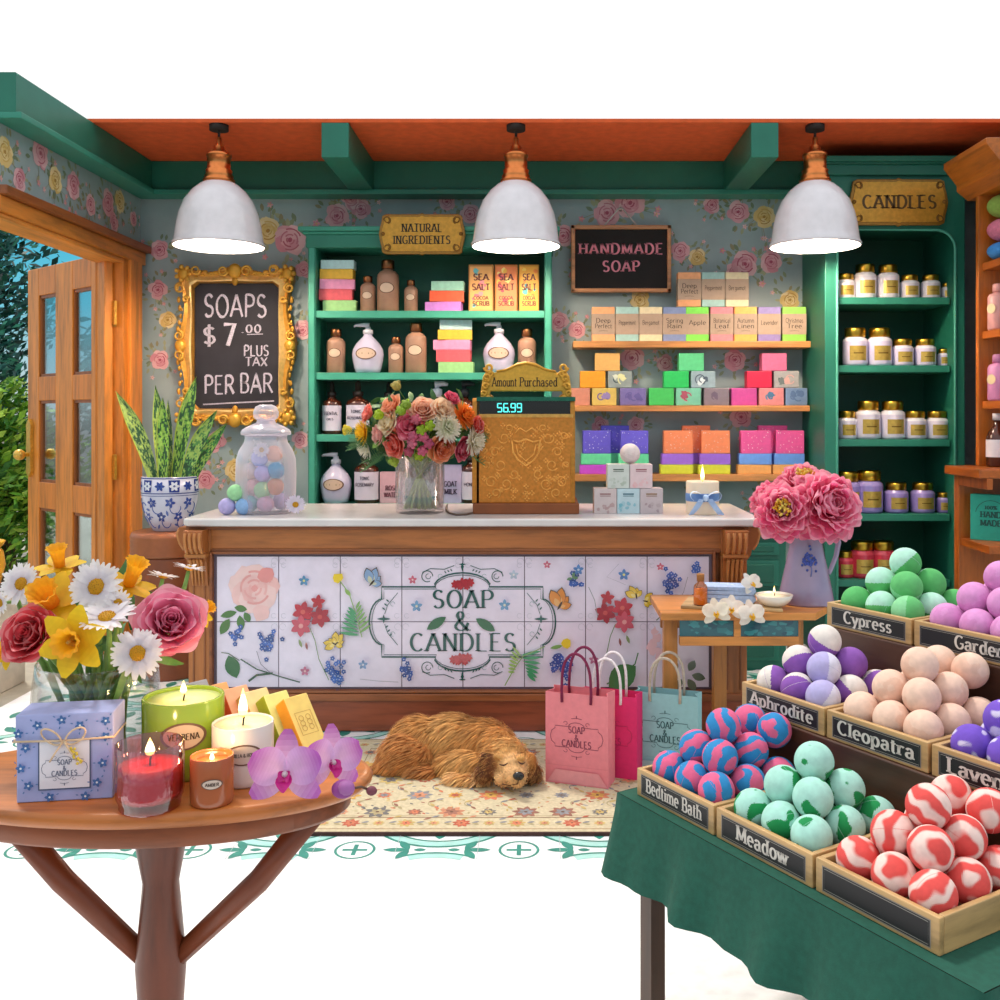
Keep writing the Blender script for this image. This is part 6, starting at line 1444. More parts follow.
def logo(m, c, w, col, lw=.0022, e=0):
    """the shop's cartouche with its two words, centred on c in the local xz plane (front is -y)"""
    y = c[1] - .0006; a = w / 2; b = w * .19
    def ln(pts, k=1): ribbon(m, [(c[0] + p[0], y, c[2] + p[1]) for p in pts], lw * k, col)
    tp = [(-a * .82, b), (-a * .3, b)] + [(a * .3 * cos(rad(q)), b + a * .16 * sin(rad(q))) for q in range(165, 14, -15)] + [(a * .3, b), (a * .82, b), (a * .82, b * .75), (a * .95, b * .5), (a, 0)]
    full = tp + [(x, -z) for x, z in reversed(tp[:-1])] + [(-a * .82, -b * .75), (-a * .95, -b * .5), (-a, 0), (-a * .95, b * .5), (-a * .82, b * .75), (-a * .82, b)]
    ln(full)
    for s in (1, -1):
        for sx in (1, -1): ln([(sx * (a * .42 + a * .07 * cos(rad(q))), s * (b * 1.32 + a * .06 * sin(rad(q)))) for q in range(0, 300, 30)], .7)
        ln([(0, s * b * 1.8), (0, s * b * 2.1)], 1.6); ln([(-a * .2, s * b * 1.78), (0, s * b * 1.86), (a * .2, s * b * 1.78)], .8)
    for s_, z, hh, ww in (('SOAP', b * .42, b * .62, a * .62), ('&', -b * .22, b * .5, a * .13), ('CANDLES', -b * .92, b * .62, a * 1.12)): text(m, s_, (c[0], y, c[2] + z), (1, 0, 0), (0, 0, 1), hh, col, .2, .11, .05, .1, ww)

def bag(label, loc, rz, w, h, dp, c, hc, lc, fold=True, crease=0):
    t = thing('shopping_bag', label, 'bag', loc, rz=rz); col = C(c); dk = C(c, .97); m = MB()
    x = w / 2; th = .002; n = 6
    def wall(a, b, k):
        pass
    m.add([(-x, 0, 0), (x, 0, 0), (x, 0, h), (-x, 0, h), (-x, dp, 0), (x, dp, 0), (x, dp, h), (-x, dp, h), (x * .985, dp / 2, h * .33), (x * .86, dp / 2, h), (-x * .985, dp / 2, h * .33), (-x * .86, dp / 2, h), (x, dp / 2, 0), (-x, dp / 2, 0)],
          [(0, 1, 2, 3), (5, 4, 7, 6), (1, 12, 8), (12, 5, 8), (1, 8, 9, 2), (8, 5, 6, 9), (4, 13, 10), (13, 0, 10), (4, 10, 11, 7), (10, 0, 3, 11), (0, 13, 4, 5, 12, 1)], [col] * 11)
    o = part('body', m, 'paper', t); sd = o.modifiers.new('t', 'SOLIDIFY'); sd.thickness = .0022; sd.offset = -1
    if fold:
        m = MB(); m.add([(-x * .93, -.001, .006), (x * .97, -.001, .004), (x * .72, -.007, h * .155), (-x * .66, -.007, h * .16)], [(0, 1, 2, 3)], mix(col, (1, 1, 1), .12)); m.add([(-x, -.0008, .2 * h), (x, -.0008, .2 * h), (x, -.0008, .204 * h), (-x, -.0008, .204 * h)], [(0, 1, 2, 3)], mix(col, (0, 0, 0), .12)); part('base_fold', m, 'paper', t)
    for yy, s in ((-.0035, 1), (dp - .009, 1)):
        m = MB(); pts = [(-w * .23, yy, h * .9), (-w * .235, yy, h + .01)] + [(-w * .23 * cos(rad(q)) , yy - .012 * sin(rad(q)) * (1 if yy < .02 else -1), h + .03 + h * .36 * sin(rad(q)) ** .8) for q in range(6, 175, 12)] + [(w * .235, yy, h + .01), (w * .23, yy, h * .9)]
        pts = [Vector(p) + Vector((0, (p[2] - h) * .02, 0)) if p[2] > h else Vector(p) for p in pts]
        m.tube(pts, .0055, C(hc), 8); part('handle', m, 'cloth', t)
    m = MB(); logo(m, (0, -.0005, h * .52), w * .84, C(lc), .0022); part('printed_logo', m, 'print', t)
    return t
bag('pink paper bag with maroon cord handles printed with the shop cartouche', P(576.5, 0, 3.76).xy.to_3d() + Vector((0, 0, RZ + .001)), rad(-19), .246, .343, .1, 'e8848e', '7a1f48', '8a3a52')
bag('hot pink paper bag with white cord handles behind the pale pink bag', P(607, 0, 3.848).xy.to_3d() + Vector((0, 0, RZ + .001)), rad(-19), .235, .314, .094, 'e0266c', 'f0e4e8', 'b81a55', False)
bag('pale teal paper bag with beige cord handles standing under the side table', P(665, 0, 3.872).xy.to_3d() + Vector((0, 0, RZ + .001)), rad(-19), .256, .311, .085, '8fbcc2', 'b9a99a', '2f5a60')

# ================================================================== side table with bath things
tz = .633; ty0, ty1 = 3.9, 4.3; tx0, tx1 = xx(661, 3.9), xx(830, 3.92)
t = thing('side_table', 'small oak side table with teal tiled apron beside the counter', 'table', ((tx0 + tx1) / 2, 4.1, 0))
OK_ = C('c8823e')
m = MB(); m.prism([(tx0, ty0), (tx1 - .06, ty0), (tx1 + .02, ty0 + .13), (tx1 + .02, ty1), (tx0, ty1)], .03, OK_, (0, 0, tz), (1, 0, 0), (0, 1, 0)); part('table_top', m, 'wood_x', t, True, bevel=.004)
for a, b, y in ((666, 680, ty0 + .085), (799, 806, ty0 + .085)):
    m = MB(); m.box((xx(a, 3.92), y, RZ + .002 if a < 700 else .0005), (xx(b, 3.92), y + .055, tz - .03), C('b87838')); part('leg', m, 'wood_z', t, True, bevel=.003)
m = MB(); m.box((.735, ty1 - .07, RZ + .002), (.79, ty1 - .015, tz - .03), C('b87838')); part('leg', m, 'wood_z', t, True, bevel=.003)
m = MB(); m.box((1.06, ty1 - .07, 0), (1.115, ty1 - .015, tz - .03), C('b87838')); part('leg', m, 'wood_z', t, True, bevel=.003)
za, zb_ = zz(637, 3.91), zz(646, 3.91)
m = MB(); m.box((xx(680, 3.91), ty0 + .012, zb_), (xx(799, 3.91), ty0 + .05, za), C('c8823e')); m.box((xx(734, 3.91), ty0 + .012, za), (xx(741, 3.91), ty0 + .05, tz - .03), C('c8823e')); m.box((tx0 + .04, ty1 - .06, zb_), (1.1, ty1 - .03, tz - .03), C('a86a30')); part('apron', m, 'wood_x', t, True, bevel=.002)
for a, b in ((680, 734), (741, 799)):
    m = MB(); m.box((xx(a, 3.91), ty0 + .02, za), (xx(b, 3.91), ty0 + .03, tz - .03), C('1f5a66')); rr = random.Random(a); f = Flat(m, (0, ty0 + .02, 0))
    for i in range(16): f.blob(rr.uniform(xx(a + 5, 3.91), xx(b - 5, 3.91)), rr.uniform(za + .008, tz - .038), rr.uniform(.004, .012), C(rr.choice(['2a7078', '17485a', '2f7f86'])), 8, .4, sx=1.8, rnd=rr)
    part('tile_panel', m, 'gloss', t, True)
tw = thing('bamboo_tray', 'thin bamboo board carrying oil, towels and candle on the side table', 'tray', (xx(740, 4.02), 4.04, tz), rz=rad(-7))
m = MB(); m.prism([(-.235, -.085), (.16, -.115), (.165, .09), (-.2, .12)], .012, C('c2a070'), (0, 0, .0125), (1, 0, 0), (0, 1, 0)); part('board', m, 'wood_x', tw, bevel=.002)
trz = tz + .0128
d = 4.0; k = d / 1000
t = thing('oil_bottle', 'corked glass bottle of amber oil on the bamboo board', 'bottle', (xx(700.5, d), d, trz))
m = MB(); m.lathe([(.026, 0), (.028, .003), (.028, .07), (.024, .08), (.013, .088), (.013, .1)], C('f0d8b0'), 28); part('glass', m, 'glass_amber', t)
m = MB(); m.lathe([(.025, .003), (.026, .006), (.026, .066), (.001, .066)], C('e0982a'), 24); part('oil', m, 'gloss', t)
m = MB(); m.lathe([(.0145, .096), (.016, .12), (.015, .124)], C('a06a38'), 16); part('cork', m, 'matte', t)
for i, (z, lab) in enumerate(((0, 'folded pale blue towel lying on the bamboo board'), (.034, 'upper folded pale blue towel with a white orchid on it'))):
    m = MB(); W_ = .102
    m.prism([(-W_, 0), (W_ - .014, 0), (W_, .016), (W_ - .014, .032), (-W_, .032), (-W_, .018), (W_ - .03, .0165), (-W_, .015)], .11, jit(C('a9bfe6'), .05), (0, -.055, 0), (1, 0, 0), (0, 0, 1))
    single('folded_towel', m, 'cloth', lab, 'towel', (xx(731, 4.06), 4.08, trz + z + .0005), 'folded towels', .006, rz=rad(-9))
def orchid(label, loc, ax, Rr, c0, c1, lip, roll=0, group=None, spots=True):
    t = thing('orchid', label, 'flower', loc, group); oriented(t, ax, roll); r = random.Random(int(abs(loc[0]) * 999)); m = MB()
    for az, l, w in ((90, 1.0, .62), (212, .95, .6), (328, .95, .6)): petal(m, Matrix.Translation((0, 0, -.03 * Rr)) @ rot(rad(az), .05), Rr * l * 1.08, Rr * w, C(c1), C(c0), .12, .15, .95, 8, 6)
    part('sepals', m, 'petal', t); m = MB()
    for az in (24, 156): petal(m, Matrix.Translation((0, 0, .03 * Rr)) @ rot(rad(az), .16), Rr * .98, Rr * .98, C(c1), C(c0), .22, .2, 1, 12, 10)
    part('petals', m, 'petal', t); m = MB()
    for az, l, w, ti in ((270, .5, .42, .5), (235, .34, .3, .9), (305, .34, .3, .9)): petal(m, Matrix.Translation((0, 0, .05 * Rr)) @ rot(rad(az), ti), Rr * l, Rr * w, C(lip[0]), C(lip[1]), .5, .5, .8, 5, 4)
    m.sphere((0, -.02 * Rr, .14 * Rr), .085 * Rr, C('f6e8f0'), 12, 8); m.sphere((0, -.16 * Rr, .12 * Rr), .07 * Rr, C(lip[2]), 10, 6); part('lip', m, 'petal', t); return t
wl = ('f0d24a', 'e8a820', 'd88a10')
orchid('white orchid lying at the front edge of the side table near the oil bottle', P(716, 613, 3.885), (-.2, -1, .5), 14.5 * .0039, 'f4eedc', 'f6f2ea', wl, .2, 'white orchids on the side table')
orchid('white orchid in the middle of the side table front edge', P(731, 609, 3.9), (.1, -1, .6), 14 * .0039, 'f6f2ea', 'faf8f4', wl, -.2, 'white orchids on the side table')
orchid('white orchid in front of the candle dish on the side table', P(751, 615, 3.885), (.05, -1, .4), 14.5 * .0039, 'f4eee6', 'f8f6f2', wl, .1, 'white orchids on the side table')
orchid('white orchid resting on top of the folded towels', P(751, 584, 4.03), (.2, -1, .6), 12 * .0039, 'f4f0e6', 'faf8f2', wl, .4, 'white orchids on the side table')
t = thing('candle_dish', 'shallow white dish candle on the bamboo board', 'candle', (xx(774.5, 3.98), 3.985, trz))
m = MB(); m.lathe([(.035, 0), (.046, .004), (.066, .024), (.074, .044), (.071, .045), (.064, .034)], C('e8ded2'), 36); part('dish', m, 'gloss', t)
m = MB(); m.lathe([(.062, .03), (.067, .038), (.001, .039)], C('f4e4c2'), 32); part('wax', m, 'wax', t); wick(t, .038, .014); flame(t, .05, .028, .004)

pd = 4.12; pk = pd / 1000; pc = Vector((xx(806, pd), pd, tz))
t = thing('enamel_pitcher', 'lilac enamel pitcher with blue flower print holding pink peonies', 'pitcher', pc)
hp = 77 * pk
m = MB(); m.lathe([(27 * pk, 0), (27.5 * pk, .008), (25 * pk, hp * .2), (20 * pk, hp * .5), (16.5 * pk, hp * .72), (15.5 * pk, hp * .82), (17 * pk, hp * .95), (18.5 * pk, hp), (17.5 * pk, hp), (15 * pk, hp * .9), (14.5 * pk, hp * .8)], C('9686a2'), 40)
m.prism([(-17 * pk, hp * .93), (-22 * pk, hp * .985), (-16 * pk, hp)], .03, C('9686a2'), (0, -.015, 0)); part('body', m, 'gloss', t)
m = MB(); m.tube([(16 * pk, 0, hp * .93), (22 * pk, 0, hp * .985), (30 * pk, 0, hp * .93), (32.5 * pk, 0, hp * .78), (30 * pk, 0, hp * .6), (24.5 * pk, 0, hp * .42), (22 * pk, 0, hp * .38)], [.012, .012, .012, .011, .01, .009, .012], C('a090ac'), 10); part('handle', m, 'gloss', t)
m = MB(); rr = random.Random(3)
def pitch(a, z):
    r = (27 - 13 * (z / hp) ** .8) * pk + .006; return (r * sin(a), -r * cos(a), z)
for i in range(46):
    a, z = rr.gauss(-.12, .17), hp * (.58 + rr.gauss(0, .055)); p = Vector(pitch(a, z)); n = Vector((sin(a), -cos(a), .2)).normalized(); m.sphere(p, .0055, jit(C('34489a'), .3, rr), 7, 5, (1, .35, 1))
m.tube([pitch(-.05, hp * .55), pitch(0, hp * .45), pitch(-.05, hp * .38)], .002, C('5a68a8'), 5); part('flower_print', m, 'print', t)
def peony_mesh(Rr, seed, open_=False):
    m = MB(); r = random.Random(seed); c0, c1, c2 = C('ea3c82'), C('f672a4'), C('fdb8cc')
    for k in range(8):
        u = k / 7; n = 6 + k
        for i in range(n):
            az = 2 * PI * (i + r.random() * .5) / n; tilt = 3 + 92 * u ** 1.15 + r.uniform(-8, 8)
            M = Matrix.Translation((0, 0, -Rr * .42)) @ Matrix.Rotation(az, 4, 'Z') @ Matrix.Translation((Rr * (.1 + .2 * u), 0, Rr * .25 * (1 - (2 * u - 1) ** 2))) @ Matrix.Rotation(-rad(90 - tilt), 4, 'Y')
            ca = mix(c0, c1, r.random()); broad(m, M, Rr * r.uniform(.72, .92), Rr * r.uniform(.5, .8), mix(ca, c0, .4), mix(c1, c2, r.random() * .8), .4, .02, .55, 7, 6, .025, r)
    if open_:
        for i in range(50):
            a, q = r.random() * 2 * PI, r.random() * Rr * .3; m.tube([(q * cos(a) * .5, q * sin(a) * .5, Rr * .1), (q * cos(a) * 1.2, q * sin(a) * 1.2, Rr * (.52 + .1 * r.random()))], [.002, .005], C(r.choice(['f2c030', 'f8da6a', 'e8a020'])), 5)
    return m
pb = pc + Vector((0, 0, hp))
for i, (px, py, dd, rr_, op, ax, lab) in enumerate(((768, 500, 4.08, 20, False, (-.8, -.6, .5), 'pink peony at the outer left of the pitcher'), (803, 483, 4.1, 25, True, (0, -.7, .9), 'pink peony at the top of the pitcher with yellow centre'), (783, 510, 3.96, 27, True, (-.25, -1, .35), 'open pink peony low on the left with golden stamens'), (829, 505, 3.98, 35, False, (.3, -1, .3), 'largest full pink peony at the right of the pitcher'))):
    loc = P(px, py, dd); t = thing('peony', lab, 'flower', loc, 'peonies in the lilac pitcher'); oriented(t, ax, i); part('petals', peony_mesh(rr_ * dd / 1000 * 1.02, i, op), 'petal', t)
    stem_part(t, [(0, 0, -.03), local(t, loc, ax, pb + Vector((0, 0, .0)), i), local(t, loc, ax, pb - Vector((0, 0, .06)), i)], .004)
# ================================================================== oval table in front
TZ = .75; tcx, tcy, ta, tb = -.716, 1.836, .408, .2
t = thing('oval_table', 'polished oval wooden table with curved apron and pedestal legs', 'table', (tcx, tcy, 0))
m = MB(); m.lathe([(.90, TZ - .028), (.975, TZ - .026), (.995, TZ - .018), (1.0, TZ - .009), (.985, TZ - .002), (.96, TZ), (.001, TZ)], C('b86a2c'), 96, sx=ta, sy=tb); part('table_top', m, 'wood_x', t)
m = MB(); m.lathe([(.86, TZ - .028), (.9, TZ - .028), (.9, TZ - .06), (.885, TZ - .066), (.86, TZ - .066)], C('86441f'), 96, sx=ta, sy=tb, cap=False); part('apron', m, 'wood_x', t, bevel=.001)
m = MB(); m.lathe([(.05, .1), (.055, .16), (.035, .25), (.045, .4), (.032, .55), (.05, TZ - .1), (.075, TZ - .04), (.09, TZ - .028)], C('6a3018'), 24, (.02, 0, 0)); part('pedestal', m, 'wood_z', t)
for a in (20, 160, 270):
    m = MB(); ca, sa = cos(rad(a)), sin(rad(a)) * .6; m.tube([(.02 + .03 * ca, .03 * sa, .16), (.02 + .14 * ca, .14 * sa, .12), (.02 + .26 * ca, .26 * sa, .04), (.02 + .3 * ca, .3 * sa, .012)], [.03, .027, .02, .012], C('6a3018'), 10); part('foot', m, 'satin', t)
for s in (-1, 1):
    m = MB(); m.tube([(.02 + s * .3, -.01, TZ - .05), (.02 + s * .18, 0, TZ - .2), (.02 + s * .03, 0, TZ - .34)], [.024, .022, .018], C('7a3a1e'), 10); part('brace', m, 'satin', t)
def fdep(py, z=TZ): return (CAMH - z) / ((py - 415) / 1000)

# blue gift box with raffia bow
bxp = Vector((xx(18, 1.69), 1.685, TZ + .0006)); t = thing('blue_gift_box', 'pale blue floral gift box tied with raffia on the oval table', 'gift box', bxp, rz=rad(9)); w = .154; H = .148; dp = .075
bl_ = C('a3abdc')
m = MB(); m.box((0, 0, 0), (w, dp, H - .03), bl_); m.box((-.0015, -.0015, H - .045), (w + .0015, dp + .0015, H), bl_); part('carton', m, 'paper', t, bevel=.002)
m = MB(); f = Flat(m, (0, -.0015, 0)); 
for a, b in ((.22, .88), (.47, .93), (.66, .86), (.93, .9), (.93, .72), (.1, .63), (.05, .4), (.13, .2), (.9, .42), (.84, .2), (.35, .06), (.72, .05), (.03, .8)):
    f.flower(a * w, b * H, .0085, C('3f6aa8'), C('dfe4f0'), 5, a * 9, .6)
    for q in (0, 2.2, 4): f.leaf(a * w + .011 * cos(q + a), b * H + .011 * sin(q + a), .005, .002, q + a, C('4f78b4'))
part('floral_print', m, 'print', t)
m = MB(); f = Flat(m, (w * .5, -.0018, H * .42)); g = .028 * 1.5
f.shape([(-g, -g), (g, -g), (g, g), (-g, g)], C('4a5878')); f.shape([(-g * .95, -g * .95), (g * .95, -g * .95), (g * .95, g * .95), (-g * .95, g * .95)], C('e4e0ea'))
logo(m, (w * .5, -.0025, H * .38), g * 1.75, C('6a7088'), .0009); part('label', m, 'print', t)
m = MB(); rf = C('dcc0a0')
m.tube([(-.004, -.004, H * .71), (w * .5, -.006, H * .7), (w + .003, -.004, H * .715)], .0018, rf, 6); m.tube([(w + .003, -.004, H * .715), (w + .003, dp, H * .715)], .0018, rf, 6); m.tube([(-.004, -.004, H * .71), (-.004, dp, H * .71)], .0018, rf, 6)
for s in (1, -1):
    m.tube([(w * .5 + s * (.003 + .026 * (1 - cos(2 * PI * i / 14)) / 1.6), -.009 - .004 * sin(2 * PI * i / 14), H * .7 + .013 * sin(2 * PI * i / 14) + .008 * (1 - cos(2 * PI * i / 14))) for i in range(15)], .0016, rf, 6)
    m.tube([(w * .5, -.008, H * .7), (w * .5 + s * .012, -.011, H * .58), (w * .5 + s * .022, -.009, H * .47)], .0016, rf, 6)
rr = random.Random(3)
for i in range(16): m.sphere((w * .5 + .012 + .02 * i / 16 + rr.gauss(0, .004), -.01, H * (.62 - .012 * i)), .0025, jit(C('d8c04a'), .2, rr), 6, 4)
part('raffia_bow', m, 'cloth', t)

def candle_label(m, r, z, w, h, words, c='c4b09a', edge='6a5040', tc='3a2a20', t_=.2):
    put = medal(m, w, h, 0, z, C(c), C(edge), curve=r)
    s, hh, ww = words; n0 = len(m.v); text(m, s, (0, 0, -hh / 2), (1, 0, 0), (0, 0, 1), hh, C(tc), t_, .11, .06, .09, ww)
    for i in range(n0, len(m.v)): p = m.v[i]; m.v[i] = Vector(put(p.x, p.z, .0026))
def cyl_candle(name, label, px, pbase, r, h, col, wax, wd_, lab, mat='gloss', wl_=.8, flame_h=.03, flame_r=.006, wickh=.012, fill=.9):
    d = fdep(pbase) ; c = (xx(px, d), d, TZ + .0003); t = thing(name, label, 'candle', c, rz=math.atan2(-c[0], d))
    m = MB(); m.lathe([(r * .93, 0), (r * .98, .004), (r, .012), (r, h * .985), (r * .985, h), (r * .93, h), (r * .92, h * .97), (r * .92, h * .86)], C(col), 48); part('vessel', m, mat, t)
    m = MB(); m.lathe([(r * .5, h * fill - .02), (r * .915, h * fill - .02), (r * .915, h * fill), (r * .3, h * fill - .003), (.001, h * fill - .003)], C(wax), 40); part('wax', m, 'wax', t)
    wick(t, h * fill - .003, wickh); flame(t, h * fill + wickh * .7, flame_h, flame_r)
    m = MB(); candle_label(m, r + .0006, *lab); part('label', m, 'print', t)
    l = bpy.data.lights.new('flame_light', 'POINT'); l.energy = .25; l.color = (1, .62, .25); l.shadow_soft_size = .01
    o = bpy.data.objects.new('flame_light', l); COL.objects.link(o); o.location = (c[0], c[1], TZ + h * fill + wickh + flame_h * 1.3)
    return t
cyl_candle('verbena_candle', 'large green candle jar labelled VERBENA at the back of the oval table', 183.5, 770, .0725, .138, '84a030', 'd4dc90', 0, (.083, .078, .046, ('VERBENA', .011, .055)), flame_h=.025, fill=.95)
cyl_candle('white_candle', 'tall flamed cream candle in white glass with ornate label', 243, 779, .054, .104, 'e6dcd2', 'f4e2b4', 0, (.06, .062, .034, ('VANILLA & HONEY', .006, .05), 'cfbfae'), flame_h=.052, flame_r=.0085, fill=.96, wickh=.016)
cyl_candle('amber_candle', 'small amber brown glass candle before the cream candle', 212, 802, .036, .08, 'a85a34', 'e89a5a', 0, (.042, .034, .016, ('AMBER', .005, .022), 'd8c0b0'), flame_h=.016, fill=.8, wickh=.008, flame_r=.004)
d = 1.672; c = (xx(150, d), d, TZ + .0003); r, h = .0545, .108
t = thing('red_candle', 'red candle burning in clear ribbed pink glass beside the gift box', 'candle', c)
m = MB(); m.lathe([(r * .86, 0), (r * .9, .004), (r * .9, .012), (r * .97, .02), (r, .03), (r, h), (r * .96, h), (r * .95, .03), (r * .85, .016)], C('e8b8c8'), 72, rib=.012, nrib=24); part('glass', m, 'glass_red', t)
m = MB(); m.lathe([(r * .8, .016), (r * .93, .026), (r * .93, h * .66), (r * .5, h * .645), (.001, h * .64)], C('c00f1e'), 40); part('wax', m, 'wax', t); wick(t, h * .64, .02); flame(t, h * .64 + .016, .03, .008)
l = bpy.data.lights.new('flame_light', 'POINT'); l.energy = .3; l.color = (1, .6, .25); l.shadow_soft_size = .01; o = bpy.data.objects.new('flame_light', l); COL.objects.link(o); o.location = (c[0], c[1], TZ + h * 1.25)

# row of leaning soap bars on a white dish
t = thing('soap_dish', 'narrow white dish under the leaning soap bars on the oval table', 'dish', (xx(262, 1.93), 1.935, TZ + .0003), rz=rad(-28))
m = MB(); m.box((-.13, -.03, 0), (.135, .045, .012), C('e8e2e6')); part('dish', m, 'gloss', t, bevel=.004)
wx = Vector((.62, .78, 0)).normalized(); lx = (Vector((-.78, .62, 0)) * .6 + Vector((0, 0, .82))).normalized(); nx = wx.cross(lx).normalized()
rr = random.Random(5)
for i, (px, c, c2, w) in enumerate(((226, '6f7380', 'a0a4ac', 'slate grey'), (243, 'f0801e', 'f4b070', 'orange'), (257, 'f0501e', 'f0b08a', 'orange-red'), (275, 'e8a868', 'f4d49a', 'peach'), (296, '98a428', 'dfe088', 'olive green'), (318, 'eca030', 'f4d070', 'honey yellow'))):
    d = 1.975 - .02 * i; bot = Vector((xx(206 + 20.5 * i, d), d, TZ + .0128)); hl, hw, th = .112, .055, .033
    t = thing('soap_bar', '%s soap bar leaning on the white dish, %s in the row of six' % (w, ORD[i] if i < 5 else 'last'), 'soap', bot, 'leaning soap bars on the oval table')
    low = min((lx * a + wx * b + nx * e).z for a in (0, hl) for b in (-hw / 2, hw / 2) for e in (0, th)); off = Vector((0, 0, -low))
    m = MB(); vs = [off + lx * a + wx * b + nx * e for a in (0, hl) for b in (-hw / 2, hw / 2) for e in (0, th)]
    m.add(vs, [(1, 3, 7, 5), (0, 4, 6, 2), (0, 1, 5, 4), (2, 6, 7, 3), (4, 5, 7, 6), (0, 2, 3, 1)], [C(c2), C(c), C(c), C(c), mix(C(c), C(c2), .5), C(c)]); part('bar', m, 'soap', t, bevel=.0025)  # broad face coloured paler, end face midway: light put into the bar's colours
    if i == 5:
        m = MB(); f = Flat(m, off + nx * th + lx * hl * .5, wx * -1, lx, .0008)
        if f.n.dot(nx) < 0: f = Flat(m, off + nx * th + lx * hl * .5, wx, lx, .0008)
        f.line([(-.018, -.022), (.018, -.022), (.018, .022), (-.018, .022), (-.018, -.022)], .0012, C('b8883a'))
        for z in (-.01, 0, .01): f.ring(-.008, z, .005, .001, C('b8883a')); f.ring(.008, z, .005, .001, C('b8883a'))
        part('stamp', m, 'print', t)
# purple orchids
pl = ('c01a80', 'd83a9a', 'e8a040')
orchid('large magenta orchid bloom on the oval table facing out', P(286, 773, 1.66) , (.05, -1, .25), 39 * .00166, 'ac4cb8', 'f0d2f2', pl, 0, 'purple orchids')
orchid('second purple orchid bloom turned sideways behind the large one', P(331, 762, 1.72), (.75, -.8, .3), 34 * .00172, 'ac4cb8', 'f2d6f4', pl, -.15, 'purple orchids')
t = thing('orchid_bud', 'closed purple orchid bud on a twig at the table edge', 'flower', P(343, 789, 1.69))
m = MB(); m.sphere((0, 0, 0), .017, C('b05cb0'), 16, 10, (1.15, 1, .9)); m.sphere((.006, -.006, .004), .014, C('c884c8'), 12, 8, (1.1, 1, .9)); part('bud', m, 'petal', t)
m = MB(); m.tube([(.012, 0, .0), (.03, .005, .002), (.042, .008, -.004)], .0022, C('7a5a4a'), 6); m.sphere((.047, .008, -.006), .008, C('9a5a6a'), 10, 8, (1.2, 1, 1)); part('twig', m, 'petal', t)

# glass bowl of spring flowers
vd = 1.895; vx = xx(97, vd); vc = Vector((vx, vd, TZ + .0003)); hv = .19
t = thing('glass_bowl_vase', 'clear glass bowl vase full of spring flowers on the oval table', 'vase', vc)
m = MB(); pr = [(.055, 0), (.075, .006), (.1, .04), (.112, .08), (.1135, .12), (.111, .155), (.106, hv), (.103, hv), (.108, .155), (.1105, .12), (.109, .08), (.096, .042), (.07, .012)]
m.lathe(pr, C('ffffff'), 56); m.lathe([(.1045 + .002 * cos(q * PI / 4), hv + .002 * sin(q * PI / 4)) for q in range(9)], C('ffffff'), 56, cap=False); part('glass', m, 'glass', t)
m = MB(); rr = random.Random(14)
def daffodil(label, px, py, d, ax, Rr, roll=0, tl=.62, c='f2cc22', tc='f0a01a'):
    loc = P(px, py, d); t = thing('daffodil', label, 'flower', loc, 'spring flowers in the glass bowl'); oriented(t, ax, roll); m = MB()
    for k in range(2):
        for i in range(3): petal(m, Matrix.Translation((0, 0, -.004 * k)) @ rot(2 * PI * (i + .5 * k) / 3 + .2, .1), Rr, Rr * .62, C('d8a818'), C(c), .12, .1, .55, 7, 5)
    part('petals', m, 'petal', t); m = MB(); n = 40; vs = []; prof = [(.1, 0), (.2, .05), (.22, .25), (.25, .45), (.33, .6), (.4, .64)]
    g = []
    for r_, z in prof: g.append([Vector((Rr * r_ * cos(2 * PI * j / n) * (1 + (.1 * cos(10 * 2 * PI * j / n) if z > .4 else .02 * cos(20 * PI * j / n))), Rr * r_ * sin(2 * PI * j / n) * (1 + (.1 * cos(10 * 2 * PI * j / n) if z > .4 else 0)), Rr * z * tl / .62)) for j in range(n + 1)])
    m.sheet(g, lambda a, b: mix(C(tc), C('f6b428'), a))
    for j in range(4): m.tube([(0, 0, 0), (.03 * Rr * cos(j * 1.6), .03 * Rr * sin(j * 1.6), Rr * .34)], .0016, C('e8c060'), 5)
    part('trumpet', m, 'petal', t); return t, loc, ax, roll
def stalk(t, loc, ax, roll, i):
    a = i * 2.4; b = vc + Vector((.05 * cos(a), .04 * sin(a), .012)); nk = vc + Vector((max(-.085, min(.085, (loc.x - vc.x) * .6)), max(-.07, min(.07, (loc.y - vc.y) * .6)), hv))
    axv = Vector(ax).normalized(); pts = [local(t, loc, ax, q, roll) for q in (loc - axv * .004, loc - axv * .035, loc.lerp(nk, .5) - axv * .01, nk, b)]
    m = MB(); m.tube(pts, [.0035, .0045, .005, .0055, .0055], jit(C('6f9a4a'), .2, rr), 8); part('stem', m, 'leaf', t)
def bdaisy(label, px, py, d, ax, Rr, seed, n=17):
    loc = P(px, py, d); t = thing('daisy', label, 'flower', loc, 'spring flowers in the glass bowl'); oriented(t, ax); daisy_parts(t, Rr, seed, n=n); return t, loc, ax, 0
def brose(label, px, py, d, ax, Rr, ci, co, seed):
    loc = P(px, py, d); t = thing('rose', label, 'flower', loc, 'spring flowers in the glass bowl'); oriented(t, ax); part('petals', rose_mesh(Rr, ci, co, seed, 7, .92), 'petal', t); return t, loc, ax, 0
K = .00183
